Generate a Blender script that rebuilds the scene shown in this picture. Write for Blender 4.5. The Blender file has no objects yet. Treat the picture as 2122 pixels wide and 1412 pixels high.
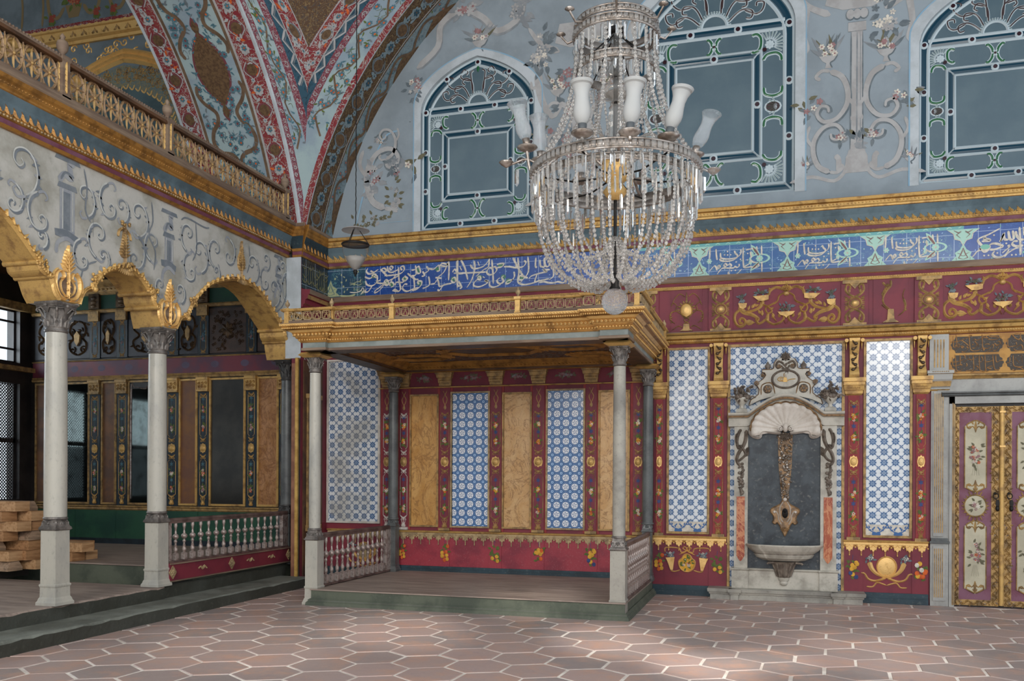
import bpy, math, random
from math import sin, cos, pi, sqrt, atan2, hypot
from mathutils import Vector, Matrix
R = random.Random(7)
scene = bpy.context.scene
# ---------------------------------------------------------------- camera
PSI, ROLL, H = 0.286376, 0.00495293, 1.45
cam = bpy.data.cameras.new('camera')
cam.sensor_width = 36; cam.lens = 1823.67 / 2122 * 36; cam.shift_y = (990.318 - 706) / 2122
cam.clip_start = .05
co = bpy.data.objects.new('camera', cam); scene.collection.objects.link(co)
_r = Vector((cos(PSI), sin(PSI), 0)); _u = Vector((0, 0, 1)); _f = Vector((-sin(PSI), cos(PSI), 0))
_cr = _r * cos(ROLL) + _u * sin(ROLL); _cu = _u * cos(ROLL) - _r * sin(ROLL)
co.matrix_world = Matrix(((_cr.x, _cu.x, -_f.x, 0), (_cr.y, _cu.y, -_f.y, 0), (_cr.z, _cu.z, -_f.z, H), (0, 0, 0, 1)))
scene.camera = co
# ---------------------------------------------------------------- light
w = bpy.data.worlds.new('daylight'); scene.world = w; w.use_nodes = True
bg = w.node_tree.nodes['Background']; bg.inputs[0].default_value = (.80, .90, 1, 1); bg.inputs[1].default_value = 1.25
vs = scene.view_settings
vs.view_transform = 'Standard'; vs.look = 'None'; vs.gamma = 1; vs.exposure = 0.0; vs.use_curve_mapping = False
def area(name, loc, target, sx, sy, energy, col=(1, .96, .9)):
    l = bpy.data.lights.new(name, 'AREA'); l.shape = 'RECTANGLE'; l.size = sx; l.size_y = sy; l.energy = energy; l.color = col
    o = bpy.data.objects.new(name, l); scene.collection.objects.link(o); o.location = loc
    o.rotation_euler = (Vector(target) - Vector(loc)).to_track_quat('-Z', 'Y').to_euler(); return o
# area lights added behind the camera as daylight; no windows are built there
area('added_daylight_area', (4.0, -3.5, 5.5), (-2.0, 10, 1.8), 3.5, 2.5, 420, (1, .94, .86))
area('added_daylight_area', (-3.5, -3.5, 5.0), (-4.5, 10, 2.5), 3.5, 2.5, 420, (1, .95, .88))
def sunpatch(loc, target, energy, ang):  # spot added in open space for a bright floor patch, source assumed, no window built
    l = bpy.data.lights.new('added_sun_patch_spot', 'SPOT'); l.energy = energy; l.spot_size = ang; l.spot_blend = 1.; l.color = (1, .94, .86); l.shadow_soft_size = .15
    o = bpy.data.objects.new('added_sun_patch_spot', l); scene.collection.objects.link(o); o.location = loc; o.rotation_euler = (Vector(target) - Vector(loc)).to_track_quat('-Z', 'Y').to_euler()
for tx, ty, e_, a_ in ((-1.35, 7.75, 1.0, .10), (-.5, 6.95, 1.2, .08), (-3.4, 7.7, .8, .12), (-2.6, 9.5, .7, .09), (.9, 7.9, .5, .14), (-4.3, 6.6, .4, .14), (.0, 7.35, .8, .07)): sunpatch((3.0, -2.0, 9.0), (tx, ty, 0), 8000 * e_, a_)
area('added_daylight_area', (-12.6, 8.2, 3.2), (-8, 9.8, 1.6), 3.5, 2.5, 260, (.82, .93, 1))  # area light added outside the left openings to brighten the alcove
# ---------------------------------------------------------------- mesh library
def cr(P, n=5, closed=False):
    if len(P) < 3: return [tuple(p) for p in P]
    Q = [P[-1]] + list(P) + [P[0], P[1]] if closed else [P[0]] + list(P) + [P[-1]]
    out = []
    for i in range(1, len(Q) - 2):
        a, b, c, d = Q[i - 1], Q[i], Q[i + 1], Q[i + 2]
        for k in range(n):
            t = k / n; t2 = t * t; t3 = t2 * t
            out.append(tuple(.5 * (2 * b[j] + (c[j] - a[j]) * t + (2 * a[j] - 5 * b[j] + 4 * c[j] - d[j]) * t2 + (3 * b[j] - a[j] - 3 * c[j] + d[j]) * t3) for j in range(len(b))))
    if not closed: out.append(tuple(P[-1]))
    return out
def spiral(cx, cy, r0, r1, a0, turns, n=10):
    "points from radius r0 at angle a0 (radians) turning inward to r1"
    m = max(3, int(abs(turns) * n))
    return [(cx + (r0 + (r1 - r0) * (k / m) ** .8) * cos(a0 + 2 * pi * turns * k / m), cy + (r0 + (r1 - r0) * (k / m) ** .8) * sin(a0 + 2 * pi * turns * k / m)) for k in range(m + 1)]
def mir(P, cx=0.): return [(2 * cx - p[0],) + tuple(p[1:]) for p in P]
def off(P, dx, dy, s=1., a=0.): return [(dx + s * (p[0] * cos(a) - p[1] * sin(a)), dy + s * (p[0] * sin(a) + p[1] * cos(a))) for p in P]
W3 = lambda u, v, w: (u, v, w)                       # world frame
def BK(Y=11.1): return lambda u, v, w: (u, Y - w, v)       # a plane facing the room (u right, v up, w out)
def LX(X): return lambda u, v, w: (X + w, u, v)      # a plane facing +X, u runs away from the viewer
def RX(X): return lambda u, v, w: (X - w, u, v)      # a plane facing -X
class MB:
    def __init__(s): s.V, s.F, s.M, s.U, s.S = [], [], [], [], []; s.j = 0
    def jit(s): s.j = (s.j + 1) % 40; return s.j * .00005
    def face(s, pts, m=0, uv=None, sm=False):
        b = len(s.V); s.V += pts; s.F.append(tuple(range(b, b + len(pts)))); s.M.append(m)
        s.U.append(uv or [(0, 0)] * len(pts)); s.S.append(sm)
    def grid(s, rows, m=0, sm=True, uv=None, close=False):
        b = len(s.V); n = len(rows[0]); k = len(rows)
        for r in rows: s.V += r
        for i in range(k - 1):
            for j in range(n if close else n - 1):
                j2 = (j + 1) % n
                s.F.append((b + i * n + j, b + i * n + j2, b + (i + 1) * n + j2, b + (i + 1) * n + j)); s.M.append(m); s.S.append(sm)
                s.U.append([uv[i][j], uv[i][j2], uv[i + 1][j2], uv[i + 1][j]] if uv else [(0, 0)] * 4)
    def box(s, fr, u0, u1, v0, v1, w0, w1, m=0, uvk=None):
        p = [fr(u, v, w) for w in (w0, w1) for v in (v0, v1) for u in (u0, u1)]
        c = [(u, v) for w in (w0, w1) for v in (v0, v1) for u in (u0, u1)]
        for q in ((0, 2, 3, 1), (4, 5, 7, 6), (0, 1, 5, 4), (2, 6, 7, 3), (0, 4, 6, 2), (1, 3, 7, 5)):
            s.face([p[i] for i in q], m, [c[i] for i in q])
    def prof(s, fr, P, u0, u1, m=0, ms=None, caps=True, ax=0, mitre=(0, 0)):
        "P: list of (v,w) up the moulding; ms: material of each strip"
        L = [fr(u0 - mitre[0] * p[1], p[0], p[1]) for p in P]; Rr = [fr(u1 + mitre[1] * p[1], p[0], p[1]) for p in P]
        for i in range(len(P) - 1):
            s.face([L[i], Rr[i], Rr[i + 1], L[i + 1]], ms[i] if ms else m, [(u0, P[i][0]), (u1, P[i][0]), (u1, P[i + 1][0]), (u0, P[i + 1][0])])
        if caps: s.face(L[::-1], m); s.face(Rr, m)
    def lathe(s, c, P, n=12, m=0, sm=True, ax='z', sq=None):
        "P: list of (r,h); c: base point"
        rows = []
        for r, h in P:
            row = []
            for k in range(n):
                a = 2 * pi * (k + .5) / n; x, y = r * cos(a), r * sin(a)
                row.append((c[0] + x, c[1] + y, c[2] + h) if ax == 'z' else (c[0] + x, c[1] + h, c[2] + y) if ax == 'y' else (c[0] + h, c[1] + x, c[2] + y))
            rows.append(row)
        uv = [[(k / n, p[1]) for k in range(n)] for p in P]
        s.grid(rows, m, sm, uv, True)
        if P[0][0] > 1e-4: s.face(rows[0][::-1], m)
        if P[-1][0] > 1e-4: s.face(rows[-1], m)
    def sqp(s, c, P, m=0, hx=1., hy=1., ms=None):
        "square-section shaft: P list of (half width, z)"
        rows = [[(c[0] - hx * r, c[1] - hy * r, c[2] + h), (c[0] + hx * r, c[1] - hy * r, c[2] + h), (c[0] + hx * r, c[1] + hy * r, c[2] + h), (c[0] - hx * r, c[1] + hy * r, c[2] + h)] for r, h in P]
        for i in range(len(P) - 1): s.grid(rows[i:i + 2], ms[i] if ms else m, False, None, True)
        s.face(rows[0][::-1], m); s.face(rows[-1], m)
    def tube(s, P, r, n=6, m=0, r1=None, cap=True):
        P = [Vector(p) for p in P]; rows = []; N = len(P); nrm = None
        for i, p in enumerate(P):
            t = (P[min(i + 1, N - 1)] - P[max(i - 1, 0)])
            if t.length < 1e-9: t = Vector((0, 0, 1))
            t.normalize()
            a = nrm if nrm is not None else (Vector((1, 0, 0)) if abs(t.x) < .8 else Vector((0, 1, 0)))
            b = t.cross(a)
            if b.length < 1e-6: a = Vector((0, 1, 0)); b = t.cross(a)
            b.normalize(); a = b.cross(t); nrm = a
            rr = r if r1 is None else r + (r1 - r) * i / (N - 1)
            if callable(r): rr = r(i / (N - 1))
            rows.append([tuple(p + (a * cos(2 * pi * k / n) + b * sin(2 * pi * k / n)) * rr) for k in range(n)])
        s.grid(rows, m, True, None, True)
        if cap: s.face(rows[0], m); s.face(rows[-1][::-1], m)
    def sph(s, c, r, m=0, n=8, k=6, sz=1., sx=1., sy=1.):
        P = [(r * sin(pi * i / k), -r * sz * cos(pi * i / k)) for i in range(k + 1)]
        rows = [[(c[0] + sx * q[0] * cos(2 * pi * j / n), c[1] + sy * q[0] * sin(2 * pi * j / n), c[2] + q[1]) for j in range(n)] for q in P]
        s.grid(rows, m, True, None, True)
    def stroke(s, fr, P, w, m=0, h=.012, w0=0., w1=None, n=4, raw=False, ends=.25, pen=None):
        """ornament stroke on a frame. w: half width at start, w1: at end; h>0 rounded relief, h==0 flat paint"""
        P = P if raw else cr([(p[0], p[1]) for p in P], n); N = len(P); w0 += s.jit()
        if N < 2: return
        A, B, C = [], [], []
        for i in range(N):
            x0, y0 = P[max(i - 1, 0)][:2]; x1, y1 = P[min(i + 1, N - 1)][:2]; dx, dy = x1 - x0, y1 - y0; L = hypot(dx, dy) or 1
            t = i / (N - 1); ww = w if w1 is None else w + (w1 - w) * t
            if pen is not None: ww = w * (.35 + .65 * abs(dx / L * sin(pen) - dy / L * cos(pen)))
            if i in (0, N - 1): ww *= ends
            nx, ny = -dy / L * ww, dx / L * ww; x, y = P[i][:2]
            A.append(fr(x + nx, y + ny, w0)); B.append(fr(x, y, w0 + h)); C.append(fr(x - nx, y - ny, w0))
        if h > 0: s.grid([C, B, A], m, False)
        else: s.grid([C, A], m, False)
    def disc(s, fr, x, y, rx, ry, m=0, w0=0., h=0., n=12, a=0.):
        ring = [(x + rx * cos(2 * pi * k / n) * cos(a) - ry * sin(2 * pi * k / n) * sin(a), y + rx * cos(2 * pi * k / n) * sin(a) + ry * sin(2 * pi * k / n) * cos(a)) for k in range(n)]
        w0 += s.jit(); R0 = [fr(p[0], p[1], w0) for p in ring]
        if h == 0: s.face(R0, m, ring); return
        s.grid([R0, [fr(x + .75 * (p[0] - x), y + .75 * (p[1] - y), w0 + .8 * h) for p in ring], [fr(x + .35 * (p[0] - x), y + .35 * (p[1] - y), w0 + h) for p in ring]], m, True, None, True)
        s.face([fr(x + .35 * (p[0] - x), y + .35 * (p[1] - y), w0 + h) for p in ring], m)
    def leaf(s, fr, x, y, a, L, W, m=0, w0=0., h=.008, bend=0.):
        w0 += s.jit(); P = [(x + L * t * cos(a + bend * t), y + L * t * sin(a + bend * t)) for t in (0, .3, .65, 1)]
        A, B, C = [], [], []
        for i, p in enumerate(P):
            ww = W * (.15, 1, .8, .03)[i]; aa = a + bend * i / 2
            A.append(fr(p[0] - ww * sin(aa), p[1] + ww * cos(aa), w0)); B.append(fr(p[0], p[1], w0 + h)); C.append(fr(p[0] + ww * sin(aa), p[1] - ww * cos(aa), w0))
        if h > 0: s.grid([C, B, A], m, False)
        else: s.grid([C, A], m, False)
    def flower(s, fr, x, y, r, m=0, mc=None, w0=0., h=.004, n=6, a=0., pl=.42):
        for k in range(n): t = a + 2 * pi * k / n; s.disc(fr, x + r * .58 * cos(t), y + r * .58 * sin(t), r * pl, r * pl * .75, m, w0, h, 6, t)
        s.disc(fr, x, y, r * .32, r * .32, m if mc is None else mc, w0 + h, h * .6, 6)
    def poly(s, fr, P, m=0, w0=0., w1=.02, side=None):
        F = [fr(p[0], p[1], w1) for p in P]; s.face(F, m, [tuple(p[:2]) for p in P])
        if w1 != w0: s.grid([[fr(p[0], p[1], w0) for p in P], F], m if side is None else side, False, None, True)
    def build(s, name, mats, parent=None, base=(0, 0, 0), **props):
        if not isinstance(mats, (list, tuple)): mats = [mats]
        pb = parent['_b'] if parent is not None and '_b' in parent else base
        me = bpy.data.meshes.new(name); b = pb
        me.from_pydata([(v[0] - b[0], v[1] - b[1], v[2] - b[2]) for v in s.V], [], s.F)
        for q in mats: me.materials.append(q)
        me.polygons.foreach_set('material_index', s.M); me.polygons.foreach_set('use_smooth', s.S)
        uvl = me.uv_layers.new(name='UVMap'); flat = [c for f in s.U for q in f for c in q]; uvl.data.foreach_set('uv', flat)
        me.update()
        o = bpy.data.objects.new(name, me); scene.collection.objects.link(o)
        if parent is not None: o.parent = parent
        else: o.location = base
        if parent is not None: o['_b'] = tuple(pb)
        for k, v in props.items(): o[k] = v
        return o
def thing(name, label, cat, base=(0, 0, 0), group=None):
    o = bpy.data.objects.new(name, None); scene.collection.objects.link(o); o.location = base; o.empty_display_size = .1
    o['label'] = label; o['category'] = cat; o['_b'] = tuple(base)
    if group: o['group'] = group
    return o
def tag(o, label, cat, group=None):
    o['label'] = label; o['category'] = cat
    if group: o['group'] = group
    return o
def kids(o): return [c for c in bpy.data.objects if c.parent == o]
def dup(o, loc, rz=None, label=None, tree=None):
    c = o.copy(); scene.collection.objects.link(c); c.location = loc
    if rz is not None: c.rotation_euler = (0, 0, rz)
    if label: c['label'] = label
    def rec(a, b, t):
        for ch, sub in t:
            d = ch.copy(); scene.collection.objects.link(d); d.parent = b; rec(ch, d, sub)
    rec(o, c, tree)
    return c
def tree_of(o): return [(c, tree_of(c)) for c in kids(o)]
# ---------------------------------------------------------------- materials
def lin(h):
    if isinstance(h, str):
        c = [int(h[i:i + 2], 16) / 255 for i in (0, 2, 4)]
        return tuple(((x + .055) / 1.055) ** 2.4 if x > .04045 else x / 12.92 for x in c)
    return tuple(h[:3])
class X:
    "a float socket with arithmetic"
    nt = None
    def __init__(s, v): s.v = v
    @staticmethod
    def op(o, *a):
        n = X.nt.nodes.new('ShaderNodeMath'); n.operation = o
        for i, q in enumerate(a):
            q = q.v if isinstance(q, X) else q
            if isinstance(q, (int, float)): n.inputs[i].default_value = q
            else: X.nt.links.new(q, n.inputs[i])
        return X(n.outputs[0])
    def __add__(s, o): return X.op('ADD', s, o)
    __radd__ = __add__
    def __sub__(s, o): return X.op('SUBTRACT', s, o)
    def __rsub__(s, o): return X.op('SUBTRACT', o, s)
    def __mul__(s, o): return X.op('MULTIPLY', s, o)
    __rmul__ = __mul__
    def __truediv__(s, o): return X.op('DIVIDE', s, o)
    def __lt__(s, o): return X.op('LESS_THAN', s, o)
    def __gt__(s, o): return X.op('GREATER_THAN', s, o)
def fabs(a): return X.op('ABSOLUTE', a)
def fract(a): return X.op('FRACT', a)
def floor_(a): return X.op('FLOOR', a)
def fmin(a, b): return X.op('MINIMUM', a, b)
def fmax(a, b): return X.op('MAXIMUM', a, b)
def fsqrt(a): return X.op('SQRT', a)
def fsin(a): return X.op('SINE', a)
def fatan2(a, b): return X.op('ARCTAN2', a, b)
def sstep(a, b, x):
    n = X.nt.nodes.new('ShaderNodeMapRange'); n.interpolation_type = 'SMOOTHSTEP'; n.inputs[1].default_value = a; n.inputs[2].default_value = b
    X.nt.links.new(x.v, n.inputs[0]); return X(n.outputs[0])
def mixc(f, a, b):
    n = X.nt.nodes.new('ShaderNodeMix'); n.data_type = 'RGBA'
    for i, q in ((0, f), (6, a), (7, b)):
        if isinstance(q, X): X.nt.links.new(q.v, n.inputs[i])
        elif isinstance(q, (int, float)): n.inputs[i].default_value = q
        elif isinstance(q, (tuple, list, str)): n.inputs[i].default_value = tuple(lin(q)) + (1,)
        else: X.nt.links.new(q, n.inputs[i])
    return n.outputs[2]
def coords(kind='Object', scale=1., rot=(0, 0, 0), loc=(0, 0, 0)):
    t = X.nt.nodes.new('ShaderNodeTexCoord'); m = X.nt.nodes.new('ShaderNodeMapping'); X.nt.links.new(t.outputs[kind], m.inputs[0])
    m.inputs['Scale'].default_value = (scale,) * 3 if isinstance(scale, (int, float)) else scale
    m.inputs['Rotation'].default_value = rot; m.inputs['Location'].default_value = loc
    return m.outputs[0]
def noise(vec, scale=5., detail=4., rough=.55, dist=0.):
    n = X.nt.nodes.new('ShaderNodeTexNoise'); n.inputs['Scale'].default_value = scale; n.inputs['Detail'].default_value = detail
    n.inputs['Roughness'].default_value = rough; n.inputs['Distortion'].default_value = dist
    X.nt.links.new(vec, n.inputs['Vector']); return X(n.outputs[0])
def voro(vec, scale, feat='F1', out=0):
    n = X.nt.nodes.new('ShaderNodeTexVoronoi'); n.feature = feat; n.inputs['Scale'].default_value = scale
    X.nt.links.new(vec, n.inputs['Vector']); return X(n.outputs[out])
def wave(vec, scale, dist=2., detail=2.):
    n = X.nt.nodes.new('ShaderNodeTexWave'); n.inputs['Scale'].default_value = scale; n.inputs['Distortion'].default_value = dist; n.inputs['Detail'].default_value = detail
    X.nt.links.new(vec, n.inputs['Vector']); return X(n.outputs['Fac'])
def uvxy():
    t = X.nt.nodes.new('ShaderNodeTexCoord'); s = X.nt.nodes.new('ShaderNodeSeparateXYZ'); X.nt.links.new(t.outputs['UV'], s.inputs[0])
    return X(s.outputs[0]), X(s.outputs[1]), t.outputs['UV']
def newmat(name, rough=.6, metal=0., spec=.4):
    m = bpy.data.materials.new(name); m.use_nodes = True; X.nt = m.node_tree; b = m.node_tree.nodes['Principled BSDF']
    b.inputs['Roughness'].default_value = rough; b.inputs['Metallic'].default_value = metal; b.inputs['Specular IOR Level'].default_value = spec
    return m, b
def setc(b, c): X.nt.links.new(c, b.inputs['Base Color'])
def bump(b, hgt, strength=.3, dist=.01):
    n = X.nt.nodes.new('ShaderNodeBump'); n.inputs['Strength'].default_value = strength; n.inputs['Distance'].default_value = dist
    X.nt.links.new(hgt.v, n.inputs['Height']); X.nt.links.new(n.outputs[0], b.inputs['Normal'])
def mat(name, c1, c2=None, c3=None, scale=4., rough=.6, metal=0., bs=.25, bd=.004, bscale=60., lo=.4, hi=.62, st=(1, 1, 1), spec=.4, fine=.25):
    "worn surface: colour c1 with patches of c2 and fine specks of c3"
    m, b = newmat(name, rough, metal, spec); v = coords('Object', st); c1 = lin(c1)
    c2 = lin(c2) if c2 else tuple(x * .72 for x in c1)
    c = mixc(sstep(lo, hi, noise(v, scale, 6, .6)), c1, c2)
    nf = noise(v, bscale, 3, .6)
    c = mixc(sstep(.55, .8, nf) * fine, c, lin(c3) if c3 else tuple(x * .4 for x in c1))
    setc(b, c)
    if bs: bump(b, nf, bs, bd)
    return m
# ---------------------------------------------------------------- material palette
GOLD = mat('gilding', 'cba361', '987448', '3a2a1c', 9, .42, .3, .5, .004, 90, .45, .7, fine=.6)
GOLDB = mat('bright_gilding', 'e4b974', 'c3914f', '5a4024', 9, .4, .3, .5, .004, 90, .5, .75, fine=.5)
GOLDD = mat('old_gilding', 'b08d58', '7b6242', '2c2117', 12, .5, .2, .5, .004, 90, .4, .65, fine=.6)
GOLDP = mat('pale_gilding', 'b39a72', '8a7458', '5e4a38', 14, .6, .15, .4, .003, 90, fine=.4)
OCHRE = mat('ochre_gilding', 'a67638', '7c5628', '3b2614', 9, .42, .25, .5, .004, 90, .42, .66, fine=.5)
RED = mat('crimson_paint', '7a2c38', '6a2634', '45141e', 3, .55, 0, .2, .002, 120, fine=.35)
REDD = mat('dado_crimson', '9a3440', '7e2a38', 'b98a86', 2.2, .5, 0, .2, .002, 60, .45, .62, fine=.3)
MAUVE = mat('mauve_paint', '7c5163', '6d3a48', 'a08a8a', 3, .55, 0, .2, .002, 100)
MAROON = mat('maroon_band', '74323e', '5a3446', '30202a', 4, .5, 0, .2, .002, 80, fine=.5)
REDR = mat('vermilion_paint', '93383a', '7f3032', '5b2426', 5, .7, 0, .1, .002, 80)
MARB = mat('white_marble', 'b2ada1', '98968f', '6b665e', 2.5, .35, 0, .15, .002, 40, .42, .7, st=(1, 1, .5), fine=.35)
MARBW = mat('weathered_marble', 'a39e93', '807c75', '5b554e', 3, .5, 0, .3, .003, 40, .4, .68, fine=.5)
DMARB = mat('dark_marble', '5d5f5e', '474848', '8c8e8c', 5, .35, 0, .2, .002, 70, .4, .65, fine=.35)
CAPM = mat('bronzed_capital', '7d7670', '5a5551', 'aaa39a', 14, .42, .25, .4, .003, 90, fine=.3)
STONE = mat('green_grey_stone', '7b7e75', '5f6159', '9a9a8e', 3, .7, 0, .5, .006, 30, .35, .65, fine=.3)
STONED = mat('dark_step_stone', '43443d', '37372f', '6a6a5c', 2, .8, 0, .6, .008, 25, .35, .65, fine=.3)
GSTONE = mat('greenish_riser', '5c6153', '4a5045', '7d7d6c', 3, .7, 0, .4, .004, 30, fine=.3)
PAVEW = mat('worn_boards', '9d8c80', '83736a', 'b9aba0', 2, .6, 0, .4, .003, 14, .4, .62, st=(1, 7, 7), fine=.4)
PLAST = mat('arcade_plaster', 'b9b6ae', '979489', '6e6a62', 1.6, .8, 0, .35, .004, 22, .42, .62, fine=.25)
LUN = mat('lunette_plaster', '8e989f', '7e878d', 'a7a9a6', 1.1, .8, 0, .25, .003, 18, .4, .66, fine=.15)
LUNW = mat('window_surround', 'b6bcc0', 'a3a8ab', '8c8f90', 2.5, .7, 0, .2, .003, 30)
LBLUE = mat('pale_blue_line', '7fa3bb', '8fa4b2', None, 6, .8, 0, 0)
COVE = mat('cove_blue_grey', '5e7078', '49585f', '26343c', 2.5, .7, 0, .15, .003, 30)
WOODG = mat('grey_wood', '86725f', '6a5648', '3f332e', 3, .7, 0, .3, .003, 40, st=(.4, .4, 3))
WOODB = mat('brown_wood', '5f4028', '3f2a1a', '20140c', 4, .55, 0, .3, .003, 40)
WOODR = mat('rail_wood', '6c5750', '4c3a36', 'a59a92', 6, .5, 0, .4, .003, 50)
DARK = mat('dark_wood', '2a2422', '1c1817', '4a3c30', 4, .5, 0, .2, .003, 40)
NAVY = mat('navy_paint', '232e36', '1b2227', '3c4a50', 5, .45, 0, .2, .002, 60)
GREEN = mat('green_paint', '2f5440', '26453a', '1a2c26', 2.5, .35, 0, .1, .002, 40)
TEALB = mat('dark_teal', '2c4049', '223138', '8b8f88', 3, .5, 0, .3, .003, 30)
SLATE = mat('slate_relief_panel', '3c3c42', '2b2a30', '1a1a1c', 3, .5, 0, .3, .003, 40)
BRONZ = mat('bronze_relief', '5f4a33', '3c2e22', '8a6c48', 10, .45, .3, .5, .003, 80)
GREYM = mat('grey_marble', 'a4a29d', '8c8a86', '6d6a66', 2.5, .45, 0, .15, .002, 40, .4, .65)
SILV = mat('silvered_wood', 'b9aaa2', '8d7a72', '5a3c38', 20, .33, .45, .5, .003, 80, .45, .6, fine=.6)
IRON = mat('iron', '2e2b29', '1d1b1a', None, 10, .5, .6, .2)
CREAM = mat('cream_panel', 'bcb49c', 'aaa28c', '8a8270', 3, .6, 0, .1)
WPAINT = mat('white_paint', 'cfc8bf', 'b9b0a6', None, 8, .6, 0, .1)
GREYP = mat('grey_painted_shade', '7c8084', '8e9092', None, 5, .85, 0, 0)
GREYQ = mat('dark_grey_painted_line', '5d666c', '71787c', None, 8, .85, 0, 0)
CRM = mat('cream_painted_scroll', 'a8a6a5', '9b9896', '8f8884', 6, .85, 0, 0)
PFLOW = [mat('painted_' + n, c, None, None, 20, .8, 0, 0) for n, c in (('white', 'd6cdbf'), ('orange', 'd0602c'), ('yellow', 'd8a23a'), ('blue', '3e4c78'), ('leaf', '5c6a34'), ('rose', '9a7474'), ('teal', '4f7480'), ('olive', '6b6650'))]
PWH, POR, PYE, PBL, PLF, PRO, PTE, POL = PFLOW
BRNP = mat('brown_painted_ribbon', '6e5844', '5b4736', None, 8, .8, 0, 0)
PALE = mat('pale_blue_ground', '9aabab', '8796a0', '6d7c80', 2, .8, 0, .1)
BRMED = mat('brown_medallion', '6b5238', '523c2a', '8d7048', 30, .7, .1, .3, .002, 90, fine=.6)
TIM = [mat('sawn_timber', c, d, '5a3a20', 5, .7, 0, .4, .003, 50, st=(6, .6, 6)) for c, d in (('c39a70', 'a67c54'), ('b0835a', '8c6440'), ('a98c72', '7d6854'))]
def mk_glass(name, col=(1, 1, 1), rough=.02, trans=.92, ior=1.45, alpha=1.):
    m, b = newmat(name, rough, 0, .6); b.inputs['Base Color'].default_value = tuple(col) + (1,)
    b.inputs['Transmission Weight'].default_value = trans; b.inputs['IOR'].default_value = ior; b.inputs['Alpha'].default_value = alpha
    return m
CRYS = mk_glass('cut_crystal', (.96, .95, .94), .03, .85, 1.5)
CRYS.node_tree.nodes['Principled BSDF'].inputs['Base Color'].default_value = (.80, .77, .73, 1)
SHADE = mk_glass('lamp_glass', (.95, .96, .97), .12, .85, 1.08, .55)
SILM = mat('tarnished_silver', 'b8aea6', '85796f', '4a3c32', 12, .3, .7, .3, .003, 60, fine=.5)
# frosted window glass made opaque, the dimness behind it put into its colour
def frost():
    m, b = newmat('frosted_pane', .22, 0, .5); v = coords('Object')
    c = mixc(sstep(.35, .7, noise(v, 2.2, 5, .6)), '4b5e68', '55676f'); setc(b, c); bump(b, noise(v, 40, 3), .15, .002); return m
FROST = frost()
def mk(name, c, rough=.3, metal=0.):
    m, b = newmat(name, rough, metal); b.inputs['Base Color'].default_value = lin(c) + (1,); return m
BLUEG = mk('blue_glass', '0a3547', .2); REDG = mk('ruby_glass', '2c0a14', .15); GRNG = mk('green_glass', '1f5a34', .2); DREDG = mk('dark_red_glass', '3c2a2a', .25)
LEAD = mk('pale_glazing_bar', 'b3bfc4', .6)
# ------------- tile patterns (uv in metres)
def tile_star(name, p=.125, ox=0., oy=0., warm=0.):
    m, b = newmat(name, .16, 0, .5); u, v, uv = uvxy()
    a = fract((u + ox) / p) - .5; c = fract((v + oy) / p) - .5; aa, ac = fabs(a), fabs(c)
    r = fsqrt(a * a + c * c); th = fatan2(c, a)
    star = (r < .34) * (fabs(fsin(th * 4)) < .72) * (r > .1) + (r < .085) * (r > .03) + (fabs(r - .22) < .04)
    a2 = .5 - aa; c2 = .5 - ac; r2 = fsqrt(a2 * a2 + c2 * c2)
    cross = (r2 < .17) * (r2 > .05) * (fabs(fsin(fatan2(c2, a2) * 2)) > .5)
    diag = (fabs(aa - ac) < .03) * (r > .3)
    pat = fmin(star + cross + diag, 1.)
    haze = fmax(sstep(.13, .0, fabs(aa - ac)) * .4, sstep(.42, .2, r) * .6)
    n = noise(uv, 9, 4); base = mixc(n, 'e2e3e3', 'cdd0d4')
    base = mixc(haze, base, '6f97bd'); fa = fract(u / (2 * p) + ox / (2 * p)); fb = fract(v / (2 * p) + oy / (2 * p))
    blue = mixc(noise(uv, 6, 3), '173f6e', '245a8e')
    c_ = mixc(pat * .92, base, blue)
    grout = fmax(fabs(fract((u + ox + p / 2) / (2 * p)) - .5) < .006, fabs(fract((v + oy + p / 2) / (2 * p)) - .5) < .006)
    c_ = mixc(grout * .5, c_, 'b9b6ae')
    if warm: c_ = mixc(sstep(.4, .65, noise(uv, 2.2, 5)) * warm, c_, '8f8878')
    setc(b, c_); return m
def tile_disc(name, p=.116, ox=0., oy=0.):
    m, b = newmat(name, .16, 0, .5); u, v, uv = uvxy()
    a = fract((u + ox) / p) - .5; c = fract((v + oy) / p) - .5; r = fsqrt(a * a + c * c); th = fatan2(c, a)
    aa, ac = fabs(a), fabs(c); a2 = .5 - aa; c2 = .5 - ac; r2 = fsqrt(a2 * a2 + c2 * c2)
    disc = sstep(.375, .35, r)
    fl = (r < .27) * (fabs(fsin(th * 2.5 + r * 9)) < .55) * (r > .03)
    ring = (r2 < .15) * (r2 > .085); dots = fmin((fsqrt(a2 * a2 + ac * ac) < .05) + (fsqrt(aa * aa + c2 * c2) < .05), 1.)
    dia = (fabs(aa + ac - .62) < .018) * (r > .4)
    c_ = mixc(noise(uv, 8, 3), '1f4a7c', '2c5f98')
    c_ = mixc(sstep(.2, .1, r2) * .5, c_, '7da3cd'); c_ = mixc(fmin(ring + dots * .6 + dia * .7, 1.), c_, 'a9c3e0')
    c_ = mixc(disc, c_, 'dfe0e2'); c_ = mixc(fl * disc * .95, c_, '2a548a')
    setc(b, c_); return m
TS1 = tile_star('star_tile', .1235, .03, .02); TS2 = tile_star('star_tile_side', .1235, .03, .02, .55); TD = tile_disc('disc_tile', .1185, .0, .03)
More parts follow.
